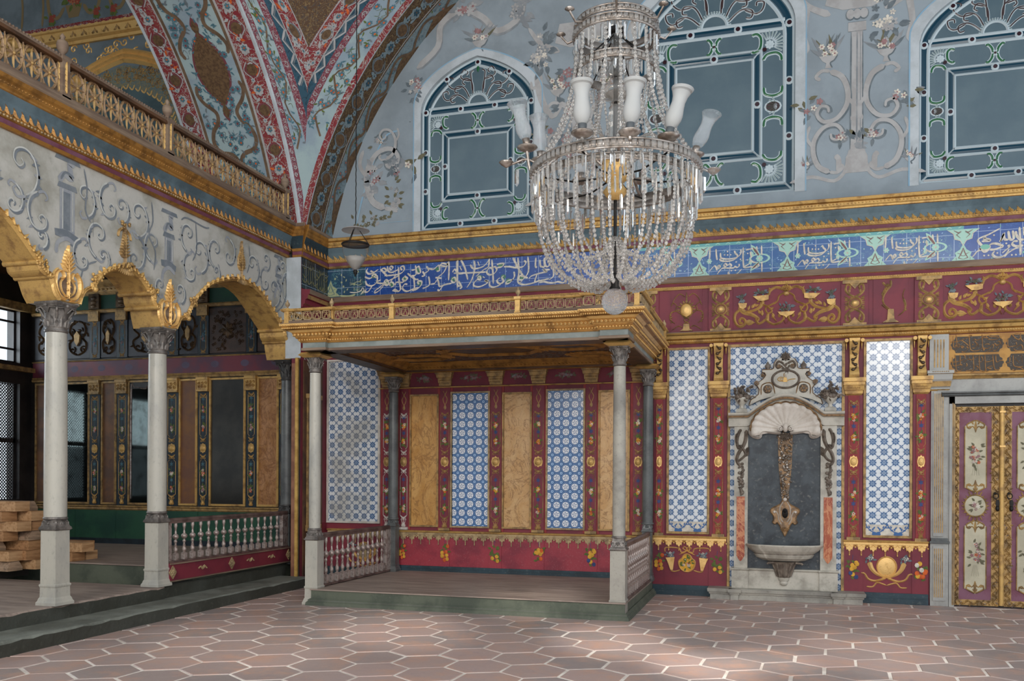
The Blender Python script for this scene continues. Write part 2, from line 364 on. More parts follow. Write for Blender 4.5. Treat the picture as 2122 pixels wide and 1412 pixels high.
def tile_floral(name, c1, c2, c3, grid=.24, sc=13.):
    m, b = newmat(name, .22, 0, .5); u, v, uv = uvxy(); n = noise(uv, sc, 4, .6, 1.2)
    c_ = mixc(noise(uv, 3, 4), c1, c2); lines = (fabs(n - .5) < .018) + (fabs(n - .6) < .01)
    c_ = mixc(fmin(lines * .55 * sstep(.45, .6, noise(uv, 5, 2)), 1.), c_, c3)
    g = fmax(fabs(fract(u / grid) - .5) > .488, fabs(fract((v - .007) / (grid)) - .5) > .49)
    c_ = mixc(g * .7, c_, 'b9c8da'); setc(b, c_); return m
TBAND = tile_floral('cobalt_inscription_tile', '173a80', '1f4a90', '4470ae', .225)
TBAND2 = tile_floral('blue_inscription_tile', '2a4f86', '36649a', '78a8a8', .25)
TBANDD = tile_floral('teal_inscription_tile', '2a4a64', '234058', '6fa6a0', .24)
TDARK = tile_floral('dark_inscription_tile', '1b2933', '22323c', '57604a', .25)
# ------------- veined marbles
def veined(name, c1, c2, cv, sc=3., rough=.3, st=(1, 1, 1), amt=.8, thin=.03, bmp=0.):
    m, b = newmat(name, rough, 0, .5); v = coords('Object', st)
    c_ = mixc(sstep(.35, .65, noise(v, sc, 6, .6, .6)), c1, c2); n = noise(v, sc * .8, 8, .62, 1.5)
    c_ = mixc((fabs(n - .5) < thin) * amt, c_, cv); c_ = mixc((fabs(noise(v, sc * 2.2, 8, .65, 2.) - .46) < thin * .6) * amt * .8, c_, cv)
    setc(b, c_)
    if bmp: bump(b, n, bmp, .004)
    return m
BURR = veined('golden_burr_panel', 'b88440', 'c99a58', '7a4c20', 5, .4, (1, 1, .6), .5, .02)
BURRR = veined('honey_burr_panel', 'c79f6c', 'bd8f55', '7b5126', 5, .4, (1, 1, .9), .6, .015)
BURRD = veined('rust_burr_panel', '9c6a38', 'b58458', '6b3f1e', 6, .45, (1, 1, .8), .5, .03)
BURRX = mat('dim_burr_panel', '5b4234', '7b5334', '3a2820', 3, .5, 0, .1)  # burr wood with the alcove's dimness put into its colour
REDM = veined('red_breccia', 'a4502c', '8c3424', 'c98a60', 5, .3, (1, 1, .5), .7, .03)
BLKM = mat('black_marble', '2a2e33', '3f454a', '8a877e', 7, .3, 0, 0, .002, 26, .38, .62, fine=.55)
FMARB = mat('fountain_marble', 'bcb5a8', '958e82', '6a6258', 4, .45, 0, .2, .003, 40, .42, .66, fine=.4)
SHELLM = mat('shell_marble', 'd3c9be', 'bfb3a6', '8a7a6c', 5, .5, 0, .3, .003, 40)
SCULP = mat('weathered_carving', '7c6f63', '5b5047', 'c9bda9', 16, .6, 0, .5, .004, 60, fine=.3)
SCULG = mat('gilt_carving', '9c7a56', '6c5540', 'd0a85c', 20, .5, .1, .5, .004, 70, fine=.6)
MIRR = None
def mirror():
    m, b = newmat('old_mirror', .06, 1., .5); v = coords('Object')
    c_ = mixc(sstep(.45, .75, noise(v, 5, 6)), '49504f', '2c302f'); setc(b, c_); return m
MIRR = mirror()
# ------------- floor tiles, inscription board, pattern for the vault
def hexm():
    m, b = newmat('terracotta_hexagons', .42, 0, .35); u, v, uv = uvxy(); o = coords('Object'); n = noise(uv, .8, 0, 0)
    t = X.op('FRACT', fsin(u * 12.9898 + v * 78.233) * 437.58)
    c_ = mixc(t, 'b39a92', '968a86'); c_ = mixc(sstep(.45, .68, noise(o, 3.2, 6, .65)) * .75, c_, 'c09884')
    c_ = mixc(sstep(.52, .75, noise(o, 7, 6, .7, 1.)) * .5, c_, '968488'); c_ = mixc(sstep(.6, .72, noise(coords('Object', (2, 9, 1)), 5, 5, .7)) * .4, c_, 'd8c8c0')
    setc(b, c_); bump(b, noise(o, 25, 5), .35, .004)
    X.nt.links.new((noise(o, 6, 4) * .3 + .3).v, b.inputs['Roughness']); return m
HEXM = hexm(); GROUT = mat('lime_grout', 'f0e6da', 'cfc2b7', '70645e', 3, .8, 0, .3, .003, 40)
def arab(name, c1, c2, c3, sc=9., w=.05, d=2.):
    "fine painted arabesque over a ground"
    m, b = newmat(name, .75, 0, .2); v = coords('Object'); c_ = mixc(noise(v, 3, 3), c1, lin(c1))
    n = noise(v, sc, 3, .55, d); c_ = mixc((fabs(n - .5) < w * .35), c_, c2); n2 = noise(v, sc * 1.7, 3, .5, d)
    c_ = mixc((fabs(n2 - .55) < w * .22), c_, c3); setc(b, c_); return m
REDA = arab('red_arabesque', '7e3036', 'a9a9a4', '8a6a50', 9); REDN = arab('narrow_red_arabesque', '78353f', 'a58f92', '5a7880', 12)
PALEA = arab('pale_arabesque', '96a7a6', '5d7680', '6f7350', 10, .03); BRA = arab('brown_arabesque', '5a4432', '8a7350', '394a58', 12)
BLUA = arab('blue_arabesque', '33505f', '2a3e4a', '3a5a6a', 4); SERP = arab('grey_blue_arabesque', '7d8d92', '5b6c76', '6b5a48', 9, .04)
DBR = arab('dark_brown_arabesque', '54402f', '8b7552', '2f2a2a', 11); GAL = arab('gallery_arabesque', '6d7a78', 'a88b48', '4f5a56', 12, .06)
BRPAT = arab('medallion_arabesque', '6b4f34', '86683c', '4a3826', 26, .09)
# ---------------------------------------------------------------- ornament motifs
def S_scroll(mb, fr, x, y, s, m, fx=1, w=.014, h=.012, w0=0.):
    "acanthus S scroll about 1 x 1, scaled s, mirrored with fx"
    T = lambda P: [(x + fx * s * a, y + s * b) for a, b in P]
    mb.stroke(fr, T([(0, 0), (.12, .18), (.1, .42), (-.08, .56), (-.2, .74), (-.1, .93), (.08, .9), (.08, .76), (-.02, .76)]), w * s * 2.2, m, h, w0, w * s, 4)
    mb.stroke(fr, T([(0, 0), (-.14, .1), (-.2, .26), (-.1, .34), (-.04, .26)]), w * s * 1.8, m, h, w0, w * s * .8, 4)
    for a, b, t in ((.13, .3, .3), (.12, .45, 1.2), (-.16, .62, 2.6), (-.24, .8, 2.9), (.04, .95, 1.2)): mb.leaf(fr, x + fx * s * a, y + s * b, t if fx > 0 else pi - t, .17 * s, .045 * s, m, w0, h * .8)
def cartouche(mb, fr, x, y, rx, ry, m, mi, w0=0., h=.02):
    mb.disc(fr, x, y, rx * .62, ry * .62, mi, w0, h, 16)
    mb.stroke(fr, [(x + rx * .75 * cos(t * pi / 10), y + ry * .75 * sin(t * pi / 10)) for t in range(21)], rx * .09, m, h * .8, w0, None, 1, True, 1.)
    for k in range(16):
        t = 2 * pi * k / 16; mb.leaf(fr, x + rx * .76 * cos(t), y + ry * .76 * sin(t), t, rx * .3, rx * .1, m, w0, h * .5)
def knot(mb, fr, x, y, sx, sy, m, h=.006, w0=0., w=.006):
    "interlaced bow"
    for q in (1, -1):
        mb.stroke(fr, [(x - sx * q, y + sy), (x - sx * .3 * q, y + sy * .35), (x + sx * .5 * q, y - sy * .2), (x + sx * .75 * q, y - sy * .8), (x + sx * .2 * q, y - sy * .75), (x - sx * .55 * q, y + sy * .2), (x - sx * .9 * q, y + sy * .75)], w, m, h, w0, None, 3)
    mb.disc(fr, x, y, sx * .3, sy * .3, m, w0, h, 8)
def palmette(mb, fr, x, y, W, Hh, m, h=.012, w0=0., n=7):
    for k in range(n):
        a = pi * (.08 + .84 * k / (n - 1)); L = Hh * (.62 + .38 * sin(a)) * (1 if abs(cos(a)) < .6 else W / Hh * 1.0)
        mb.leaf(fr, x, y, a, L, W * .13, m, w0, h)
def bouquet(mb, fr, x, y, W, Hh, n, seed, mats, h=.003, w0=.001, r=.014, leaf=None):
    q = random.Random(seed)
    for k in range(n):
        t = q.random() * 2 * pi; d = sqrt(q.random()); px, py = x + W * d * cos(t), y + Hh * d * sin(t)
        if leaf is not None: mb.leaf(fr, px, py, t + q.uniform(-.8, .8), r * 2.4, r * .6, leaf, w0, 0)
    for k in range(n):
        t = q.random() * 2 * pi; d = sqrt(q.random()) * .75; px, py = x + W * d * cos(t), y + Hh * d * sin(t)
        mb.flower(fr, px, py, r * q.uniform(.7, 1.2), q.choice(mats), q.choice(mats), w0 + .0005 * (k % 4), h, 5, t)
# ================================================================ THE SETTING
def structure(mb, name, mats, base=(0, 0, 0)): return mb.build(name, mats, None, base, kind='structure')
# floor of hexagonal tiles
mb = MB(); mb.box(W3, -11.5, 8, -4, 11.3, -.2, -.003, 0)
p, th = .4545, -.063; ax = (p * cos(th), p * sin(th)); bx = (p * cos(th + pi / 3), p * sin(th + pi / 3)); cx0, cy0 = -1.347, 8.335; Rh = p / sqrt(3)
for i in range(-40, 40):
    for j in range(-30, 24):
        x = cx0 + i * ax[0] + j * bx[0]; y = cy0 + i * ax[1] + j * bx[1]
        if not (-6.1 < x < 4.2 and 4.2 < y < 11.2): continue
        x += R.uniform(-.004, .004); y += R.uniform(-.004, .004); a0 = th + pi / 6 + R.uniform(-.012, .012); q = (R.random() * 9, R.random() * 9); zt = R.uniform(-.0015, .0015)
        def ring(k, z): return [(x + k * cos(a0 + n * pi / 3), y + k * sin(a0 + n * pi / 3), z) for n in range(6)]
        rr = Rh - .0135; r0, r1 = ring(rr, -.003), ring(rr - .004, zt + .001)
        mb.grid([r0, r1], 1, False, [[q] * 6, [q] * 6], True); mb.face(r1, 1, [q] * 6)
structure(mb, 'floor', [GROUT, HEXM])
# two steps along the arcade and the raised floors behind
def worn_edge(mb, X0, Xb, y0, y1, z0, z1, ms, mt, seed, X2=None):
    "a step with a slightly worn front edge, front plane X0, going back to Xb"
    q = random.Random(seed); n = int((y1 - y0) / .11); ys = [y0 + (y1 - y0) * k / n for k in range(n + 1)]
    d = [q.choice([0, 0, 0, .003, .006, .012]) for _ in ys]; rows = [[(X0 - (0.004 if k % 3 else 0), y, z0) for k, y in enumerate(ys)], [(X0, y, z1 - .014 - e) for y, e in zip(ys, d)], [(X0 - .012 - e, y, z1 - e * .3) for y, e in zip(ys, d)], [(Xb, y, z1) for y in ys]]
    mb.grid(rows[:2], ms, False); mb.grid(rows[1:3], mt, False); mb.grid(rows[2:], mt, False); mb.face([rows[k][0] for k in range(4)] + [(Xb, y0, z0)], ms); mb.face([rows[k][-1] for k in range(4)] + [(Xb, y1, z0)], ms)
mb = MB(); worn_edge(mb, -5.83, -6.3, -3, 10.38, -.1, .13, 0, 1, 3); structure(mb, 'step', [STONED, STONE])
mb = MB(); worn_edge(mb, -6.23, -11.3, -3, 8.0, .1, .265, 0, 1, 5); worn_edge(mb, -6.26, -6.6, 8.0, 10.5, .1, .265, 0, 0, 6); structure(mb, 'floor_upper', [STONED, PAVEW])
mb = MB(); mb.box(W3, -11.3, -6.3, 8.57, 11.1, .1, .412, 0); mb.box(W3, -11.3, -6.3, 8.55, 11.1, .405, .42, 1); structure(mb, 'floor_alcove', [GSTONE, PAVEW])
# ------------------------------- back wall, lower part
fb = BK(11.12)
mb = MB(); mb.box(W3, -5.99, 8, 11.12, 11.4, -.05, 4.75, 0); structure(mb, 'wall_back', [RED])
# ------------------------------- lunette wall with three arched windows
WIN = [(-3.79, .80, 4.81, 6.41, 7.08), (-.705, .96, 4.93, 6.98, 7.79), (2.425, .80, 4.885, 6.50, 7.16)]
def arch_top(x, W):
    cx, hw, zb, zs, za = W; t = min(1, abs(x - cx) / hw); return zs + (za - zs) * (.72 * sqrt(max(0, 1 - t * t)) + .28 * (1 - t) ** 1.1)
mb = MB(); Yl = 11.12; X0, X1, ZT = -6.4, 8, 10.2; edges = [X0]
for W in WIN: edges += [W[0] - W[1], W[0] + W[1]]
edges.append(X1)
for k in range(0, len(edges), 2): mb.box(W3, edges[k], edges[k + 1], Yl, Yl + .2, 4.7, ZT, 0)
for W in WIN:
    n = 28; xs = [W[0] + W[1] * -cos(pi * k / n) for k in range(n + 1)]; tz = [arch_top(x, W) for x in xs]
    mb.grid([[(x, Yl, z) for x, z in zip(xs, tz)], [(x, Yl, ZT) for x in xs]], 0, False); mb.grid([[(x, Yl, z) for x, z in zip(xs, tz)], [(x, Yl + .2, z) for x, z in zip(xs, tz)]], 1, False)
    mb.box(W3, W[0] - W[1], W[0] + W[1], Yl, Yl + .2, 4.7, W[2], 0)
    # pale splayed surround
    P0 = [(W[0] - W[1], W[2] - .02)] + [(x, arch_top(x, W)) for x in xs] + [(W[0] + W[1], W[2] - .02)]; sc = 1.13
    P1 = [(W[0] - W[1] * sc, W[2] - .02)] + [(W[0] + (x - W[0]) * sc, arch_top(x, W) + .10) for x in xs] + [(W[0] + W[1] * sc, W[2] - .02)]
    mb.grid([[(x, Yl - .004, z) for x, z in P0], [(x, Yl - .004, z) for x, z in P1]], 1, False)
    mb.stroke(BK(Yl), P1, .008, 2, 0, .006, None, 1, True, 1.)
mb.box(W3, X0, X1, Yl - .035, Yl, 4.70, 4.752, 3)
structure(mb, 'wall_back_lunette', [LUN, LUNW, LBLUE, WOODG])
# ------------------------------- painted decoration of the lunette wall (flat painting on the plaster)
mb = MB(); f = BK(11.118); G, D, C, RO, LF, WH = 0, 1, 2, 3, 4, 5
def P_(*pts): return [Wp(*q) for q in pts]
def sub(P, c, s): return [((p[0] - c[0]) * s, (p[1] - c[1]) * s) for p in P]
def twist(x, y, s, fx=1, fy=1, seed=0):
    "painted C scroll with shadow line, spray of leaves and flowers"
    T = lambda Q, dx=0., dy=0.: [(x + fx * s * a + dx, y + fy * s * b + dy) for a, b in Q]
    Cc = [(.0, -.5), (.2, -.38), (.3, -.12), (.28, .14), (.12, .36), (-.1, .4), (-.22, .26), (-.16, .12), (-.04, .14), (-.02, .24)]
    mb.stroke(f, T(Cc, .012, -.012), .05 * s, D, 0, .001); mb.stroke(f, T(Cc), .052 * s, C, 0, .0022, .02 * s)
    mb.stroke(f, T([(.3, .0), (.42, .2), (.36, .42)]), .03 * s, C, 0, .002)
    mb.stroke(f, T([(.0, -.5), (-.14, -.52), (-.24, -.42), (-.16, -.36)]), .03 * s, C, 0, .002)
    q = random.Random(seed)
    for k in range(12): mb.leaf(f, x + fx * s * q.uniform(-.55, -.1), y + fy * s * q.uniform(-.1, .3), q.uniform(0, 6.3), .16 * s, .035 * s, q.choice([LF, G, D]), .001, 0)
    for k in range(4): mb.flower(f, x + fx * s * q.uniform(-.4, -.15), y + fy * s * q.uniform(-.02, .25), .06 * s, q.choice([RO, C, WH]), RO, .003, 0, 5)
def vase(x, y, s, seed=0):
    mb.poly(f, [(x - .14 * s, y), (x + .14 * s, y), (x + .09 * s, y - .08 * s), (x + .03 * s, y - .12 * s), (x + .05 * s, y - .2 * s), (x - .05 * s, y - .2 * s), (x - .03 * s, y - .12 * s), (x - .09 * s, y - .08 * s)], C, .001, .0018)
    mb.stroke(f, [(x + .14 * s, y), (x + .09 * s, y - .08 * s), (x + .03 * s, y - .12 * s), (x + .06 * s, y - .2 * s)], .008, D, 0, .0022)
    q = random.Random(seed)
    for k in range(16): a = q.uniform(.3, 2.85); mb.leaf(f, x + q.uniform(-.1, .1) * s, y, a, q.uniform(.2, .42) * s, .03 * s, q.choice([LF, G, G, D]), .001, 0)
    for k in range(6): mb.flower(f, x + q.uniform(-.12, .12) * s, y + q.uniform(.02, .18) * s, .05 * s, q.choice([RO, C, WH, WH]), RO, .003, 0, 6)
# painted column between windows 2 and 3
for cx_ in (.95, -2.36, 4.1):
    mb.poly(f, [(cx_ - .075, 5.35), (cx_ + .075, 5.35), (cx_ + .065, 6.75), (cx_ - .065, 6.75)], C, .0005, .0015)
    for d, wd, mm in ((-.072, .008, D), (.068, .007, D), (.04, .004, G), (.0, .009, G)): mb.stroke(f, [(cx_ + d, 5.36), (cx_ + d * .95, 6.05), (cx_ + d * .9, 6.74)], wd, mm, 0, .0022)
    mb.poly(f, [(cx_ - .16, 5.08), (cx_ + .16, 5.08), (cx_ + .12, 5.2), (cx_ + .09, 5.35), (cx_ - .09, 5.35), (cx_ - .12, 5.2)], C, .0005, .0015)
    mb.stroke(f, [(cx_ - .75, 5.02), (cx_ - .5, 5.07), (cx_ - .25, 5.0), (cx_ - .12, 5.12), (cx_ - .1, 5.3)], .02, C, 0, .001); mb.stroke(f, [(cx_ + .75, 5.02), (cx_ + .5, 5.07), (cx_ + .25, 5.0), (cx_ + .12, 5.12), (cx_ + .1, 5.3)], .02, C, 0, .001)
    mb.poly(f, [(cx_ - .1, 6.75), (cx_ + .1, 6.75), (cx_ + .1, 6.86), (cx_ - .1, 6.86)], C, .0005, .0018)
    mb.stroke(f, [(cx_ - .1, 6.75), (cx_ + .1, 6.75)], .007, D, 0, .003, raw=True); mb.stroke(f, [(cx_ - .1, 6.86), (cx_ + .1, 6.86)], .007, D, 0, .003, raw=True)
    for k in (-1, 0, 1): mb.disc(f, cx_ + k * .075, 6.95, .055, .07, D, .001); mb.disc(f, cx_ + k * .075, 6.957, .045, .06, C, .002)
    mb.poly(f, [(cx_ - .16, 7.02), (cx_ + .16, 7.02), (cx_ + .36, 7.1), (cx_ + .3, 7.34), (cx_ - .3, 7.34), (cx_ - .36, 7.1)], C, .0005, .0018)
    for sx in (1, -1):
        twist(cx_ + sx * .3, 5.42, .62, sx, 1, 3); twist(cx_ + sx * .3, 5.98, .66, -sx, -1, 8 if sx > 0 else 9); vase(cx_ + sx * .32, 6.5, .75, 4 + sx)
        vase(cx_ + sx * .58, 5.2, .4, 11 + sx)
        mb.stroke(f, [(cx_ + sx * .2, 5.1), (cx_ + sx * .2, 5.25), (cx_ + sx * .24, 5.3)], .03, C, 0, .001)
        mb.stroke(f, [(cx_ + sx * .3, 6.98), (cx_ + sx * .55, 7.12), (cx_ + sx * .72, 7.35)], .045, C, 0, .001, .02); mb.stroke(f, [(cx_ + sx * .55, 7.15), (cx_ + sx * .6, 6.8), (cx_ + sx * .56, 6.6), (cx_ + sx * .66, 6.55), (cx_ + sx * .68, 6.64)], .04, C, 0, .001, .015)
    bouquet(mb, f, cx_ + .3, 6.9, .2, .3, 12, 4, [D, WH, C], 0, .002, .05, D)
# bouquets over and beside window 1, garlands
vase(-3.75, 7.28, .8, 31); vase(-4.75, 6.3, .0001, 1)
for (x, y, s, fx, sd) in ((-5.12, 5.6, .9, -1, 21), (-5.1, 6.05, .45, 1, 22)): twist(x, y, s, fx, 1, sd)
bouquet(mb, f, -5.3, 5.55, .12, .22, 12, 5, [G, C, RO], 0, .002, .05, G); bouquet(mb, f, -5.0, 5.75, .08, .12, 8, 6, [D, G], 0, .002, .04, D)
bouquet(mb, f, -5.35, 5.0, .3, .1, 14, 7, [C, LF], 0, .002, .03, LF); bouquet(mb, f, -4.98, 5.25, .1, .28, 14, 8, [C, G], 0, .002, .035, LF)
bouquet(mb, f, -4.68, 6.75, .12, .2, 12, 9, [RO, C, WH], 0, .002, .04, D)
mb.stroke(f, [(-5.55, 4.95), (-5.4, 5.5), (-5.15, 6.1), (-4.9, 6.2)], .012, 6, 0, .001); mb.stroke(f, [(-5.55, 4.95), (-4.75, 4.95)], .012, 6, 0, .001, raw=True)
mb.stroke(f, [(-4.65, 7.0), (-4.35, 7.25), (-4.3, 7.55), (-4.0, 7.7), (-3.7, 7.55), (-3.5, 7.35), (-3.2, 7.5), (-3.15, 7.85)], .05, G, 0, .001); mb.stroke(f, [(-4.65, 7.02), (-4.35, 7.27), (-4.3, 7.57), (-4.0, 7.72), (-3.7, 7.57), (-3.5, 7.37), (-3.2, 7.52), (-3.15, 7.87)], .04, C, 0, .002)
bouquet(mb, f, -3.95, 7.72, .15, .1, 8, 12, [C, RO], 0, .003, .06, G); bouquet(mb, f, -3.2, 7.6, .12, .18, 10, 13, [C, G], 0, .003, .06, G)
bouquet(mb, f, -2.92, 7.0, .16, .3, 18, 14, [WH, C, G], 0, .003, .05, D); mb.stroke(f, [(-2.95, 6.75), (-2.9, 6.4), (-2.75, 6.15), (-2.62, 6.3)], .06, C, 0, .002, .02)
for k in range(5): bouquet(mb, f, -2.62 + .02 * k, 5.2 + .36 * k, .12, .16, 8, 40 + k, [C, G, RO], 0, .002, .045, D)
structure(mb, 'wall_back_painted_ornament', [GREYP, GREYQ, CRM, PRO, POL, PWH, LBLUE])
# ------------------------------- windows
def window(n, W, k, iz):
    cx, hw, zb, zs, za = W; f = BK(Yl + .05); root = bpy.data.objects.new('window_%d' % n, None); scene.collection.objects.link(root); root.location = (cx, Yl, zb); root['_b'] = (cx, Yl, zb); root['kind'] = 'structure'
    N = 30; xs = [cx - hw * cos(pi * i / N) for i in range(N + 1)]
    mb = MB(); mb.poly(f, [(cx - hw, zb)] + [(x, arch_top(x, W)) for x in xs] + [(cx + hw, zb)], 0, -.02, 0.); mb.build('pane', [FROST], root)
    def path(ins):
        e = 1 - ins / hw; return [(cx - hw + ins, zb + ins)] + [(cx + (x - cx) * e, arch_top(x, W) - ins * (1.05)) for x in xs] + [(cx + hw - ins, zb + ins), (cx - hw + ins, zb + ins)]
    mb = MB(); L, B, Rd, Gn, Dr = 0, 1, 2, 3, 4
    def bar(P, w, m=0, h=.014, w0=.002): mb.stroke(f, P, w, m, h, w0, None, 1, True, 1.)
    bar(path(.012 * k), .018 * k); bar(path(.056 * k), .03 * k, B, .004); bar(path(.102 * k), .019 * k)
    zi0, zi1, hi = iz
    for z, m, w in ((zs - .046 * k, L, .018), (zs, B, .03), (zs + .046 * k, L, .018)): bar([(cx - hw + .1 * k, z), (cx + hw - .1 * k, z)], w * k, m, .014 if m == 0 else .006)
    for d, m, w in ((0, L, .018), (.042 * k, B, .026), (.084 * k, L, .018)): bar([(cx - hi + d, zi0 + d), (cx - hi + d, zi1 - d), (cx + hi - d, zi1 - d), (cx + hi - d, zi0 + d), (cx - hi + d, zi0 + d)], w * k, m, .014 if m == 0 else .006)
    for sx in (1, -1):
        for z, q in ((zi0, 1), (zi1, -1)): bar([(cx + sx * hi, z), (cx + sx * (hi - .076 * k), z + q * .076 * k)], .01 * k, 0, .016)
        bar([(cx + sx * (hw - .02), zb + .02), (cx + sx * (hw - .1 * k), zb + .1 * k)], .012, 0, .016)
    def dot(x, z): mb.disc(f, x, z, .044 * k, .044 * k, L, .004, .014, 14); mb.disc(f, x, z, .024 * k, .024 * k, Rd, .0185, 0, 10)
    for sx in (1, -1):
        dot(cx + sx * (hw - .058 * k), zs); dot(cx + sx * .24 * hw / .8, zs); dot(cx + sx * .24 * hw / .8, zb + .058 * k); dot(cx + sx * (hi - .038 * k), (zi0 + zi1) / 2)
        for t in (.33, .66): dot(cx + sx * (hw - .058 * k), zb + (zs - zb) * t)
        xx = cx + sx * hw * .55; dot(xx, arch_top(xx, W) - .06 * k)
    dot(cx, zi0 + .038 * k); dot(cx, zi1 - .038 * k); dot(cx, za - .07 * k)
    # scroll work in the glass: pale lead lines with green and dark red glass
    def vine(P, m, w=.022): mb.stroke(f, P, w * k, L, .006, .001, None, 4); mb.stroke(f, P, w * k * .5, m, .003, .008, None, 4)
    def rays(x, z, a0, a1, n_, r0, r1, m):
        for i in range(n_):
            a = a0 + (a1 - a0) * i / (n_ - 1); P = [(x + r0 * cos(a), z + r0 * sin(a)), (x + r1 * cos(a), z + r1 * sin(a))]; mb.stroke(f, P, .008 * k, L, .006, .001, None, 1, True, 1.); mb.stroke(f, [(x + (r0 + .3 * (r1 - r0)) * cos(a), z + (r0 + .3 * (r1 - r0)) * sin(a)), (x + .96 * r1 * cos(a), z + .96 * r1 * sin(a))], .007 * k, m, .003, .007, None, 1, True)
    o = .115 * k; x0, x1, z0, z1 = cx - hw + o, cx + hw - o, zb + o, zs - .06 * k; g = hw - o - hi   # outer field width
    for sx in (1, -1):
        for zz, q in ((z0, 1), (z1, -1)):
            X0_, = (cx + sx * (hw - o),); cxx = X0_ - sx * g * .62; czz = zz + q * g * .62
            a = atan2(-q, sx); rays(cxx, czz, a - 1.35, a + 1.35, 11, .05 * k, g * .66, Gn); mb.flower(f, cxx, czz, .05 * k, L, L, .002, .004, 8)
            mb.disc(f, cxx - sx * .05 * k, czz + q * .05 * k, .022 * k, .022 * k, Rd, .012, 0, 8)
            vine([(X0_ - sx * g * 1.45, zz + q * .03), (X0_ - sx * g * 1.2, zz + q * .02), (X0_ - sx * g * 1.02, zz + q * g * .3), (X0_ - sx * g * 1.05, zz + q * g * .75), (X0_ - sx * g * 1.3, zz + q * g * .95), (X0_ - sx * g * 1.42, zz + q * g * .88)], Gn)
            vine([(X0_ - sx * .02, zz + q * g * 1.45), (X0_ - sx * .03, zz + q * g * 1.2), (X0_ - sx * g * .35, zz + q * g * 1.04), (X0_ - sx * g * .75, zz + q * g * 1.1), (X0_ - sx * g * .93, zz + q * g * 1.35)], Gn)
        xm = cx + sx * (hw - o - g / 2 + .01); zm = (z0 + z1) / 2
        for q in (1, -1):
            vine([(xm - g * .42, zm + q * g * .95), (xm - g * .36, zm + q * g * .62), (xm, zm + q * g * .5), (xm + g * .36, zm + q * g * .62), (xm + g * .42, zm + q * g * .95)], Gn)
        mb.disc(f, xm, zm, g * .4, g * .3, L, .001, .004, 12); mb.disc(f, xm, zm, g * .32, g * .23, Dr, .006, 0, 12); rays(xm + sx * g * .2, zm, (pi if sx > 0 else 0) - 1.1, (pi if sx > 0 else 0) + 1.1, 7, .01, g * .5, Gn)
    for zc, hh in ((zi0 - (zi0 - z0) / 2, (zi0 - z0) / 2), ((zi1 + z1) / 2, (z1 - zi1) / 2)):
        for sx in (1, -1):
            for q in (1, -1): vine([(cx + sx * hh * .8, zc + q * hh * .75), (cx + sx * hh * .6, zc + q * hh * .85), (cx + sx * hh * .3, zc + q * hh * .5), (cx + sx * .02, zc)], Gn)
        mb.flower(f, cx, zc, .045 * k, L, Rd, .004, .006, 6)
    r = .13 * hw / .8; zf = zs + .05 * k; bar([(cx + r * cos(pi * i / 14), zf + r * sin(pi * i / 14)) for i in range(15)], .016 * k)
    rays(cx, zf, .12, pi - .12, 19, r * 1.1, r * 1.32, Gn); s = hw / .8
    for sx in (1, -1):
        for a, L_ in ((.28, .52), (.66, .56), (1.08, .5)):
            T = lambda Q: [(cx + sx * s * (u * cos(a) - v * sin(a)), zf + s * (u * sin(a) + v * cos(a))) for u, v in Q]
            vine(T([(.15, 0), (.25, .05), (.33, .06), (.4, .01), (.37, -.05), (.32, -.03)]), Dr, .015); vine(T([(.33, .05), (.42, -.03), (L_ - .03, -.02), (L_ + .01, .05), (L_ - .05, .08), (L_ - .07, .04)]), Dr, .015)
        vine([(cx + sx * .08 * s, zf + .18 * s), (cx + sx * .09 * s, zf + .3 * s), (cx + sx * .1 * s, zf + .42 * s), (cx + sx * .06 * s, zf + .45 * s)], Dr, .015)
    if za - zf > .55: mb.leaf(f, cx, zf + .42 * s, pi / 2, .12 * s, .02 * s, Gn, .004, .004)
    mb.build('glazing_bars', [LEAD, BLUEG, REDG, GRNG, DREDG], root)
window(1, WIN[0], 1., (5.19, 6.12, .50)); window(2, WIN[1], 1.19, (5.37, 6.69, .565)); window(3, WIN[2], 1., (5.19, 6.20, .50))
# ================================================================ BACK WALL: panelling, friezes, tile bands
F1 = BK(11.12)
def moulding(name, u0, u1, z, rows, label, cat='moulding', bead=None, extra=None, fr=F1, kind=None, mats=None):
    "rows: list of (dz, w, material index) from z upwards"
    mb = MB(); P = [(z, 0)]; ms = []
    for dz, ww, mi in rows: P.append((z + dz, ww)); ms.append(mi)
    mb.prof(fr, P, u0, u1, 0, ms)
    if bead:
        for bz, bw, pitch, r, mi in bead:
            n = int((u1 - u0) / pitch)
            for k in range(n): mb.disc(fr, u0 + (k + .5) * (u1 - u0) / n, z + bz, r * 1.25, r, mi, bw, r * .9, 6)
    if extra: extra(mb)
    o = mb.build(name, mats or [GOLD, GOLDD, COVE, RED, WOODG, MAUVE, TEALB, OCHRE, WOODB])
    if kind: o['kind'] = kind
    else: tag(o, label, cat)
    return o
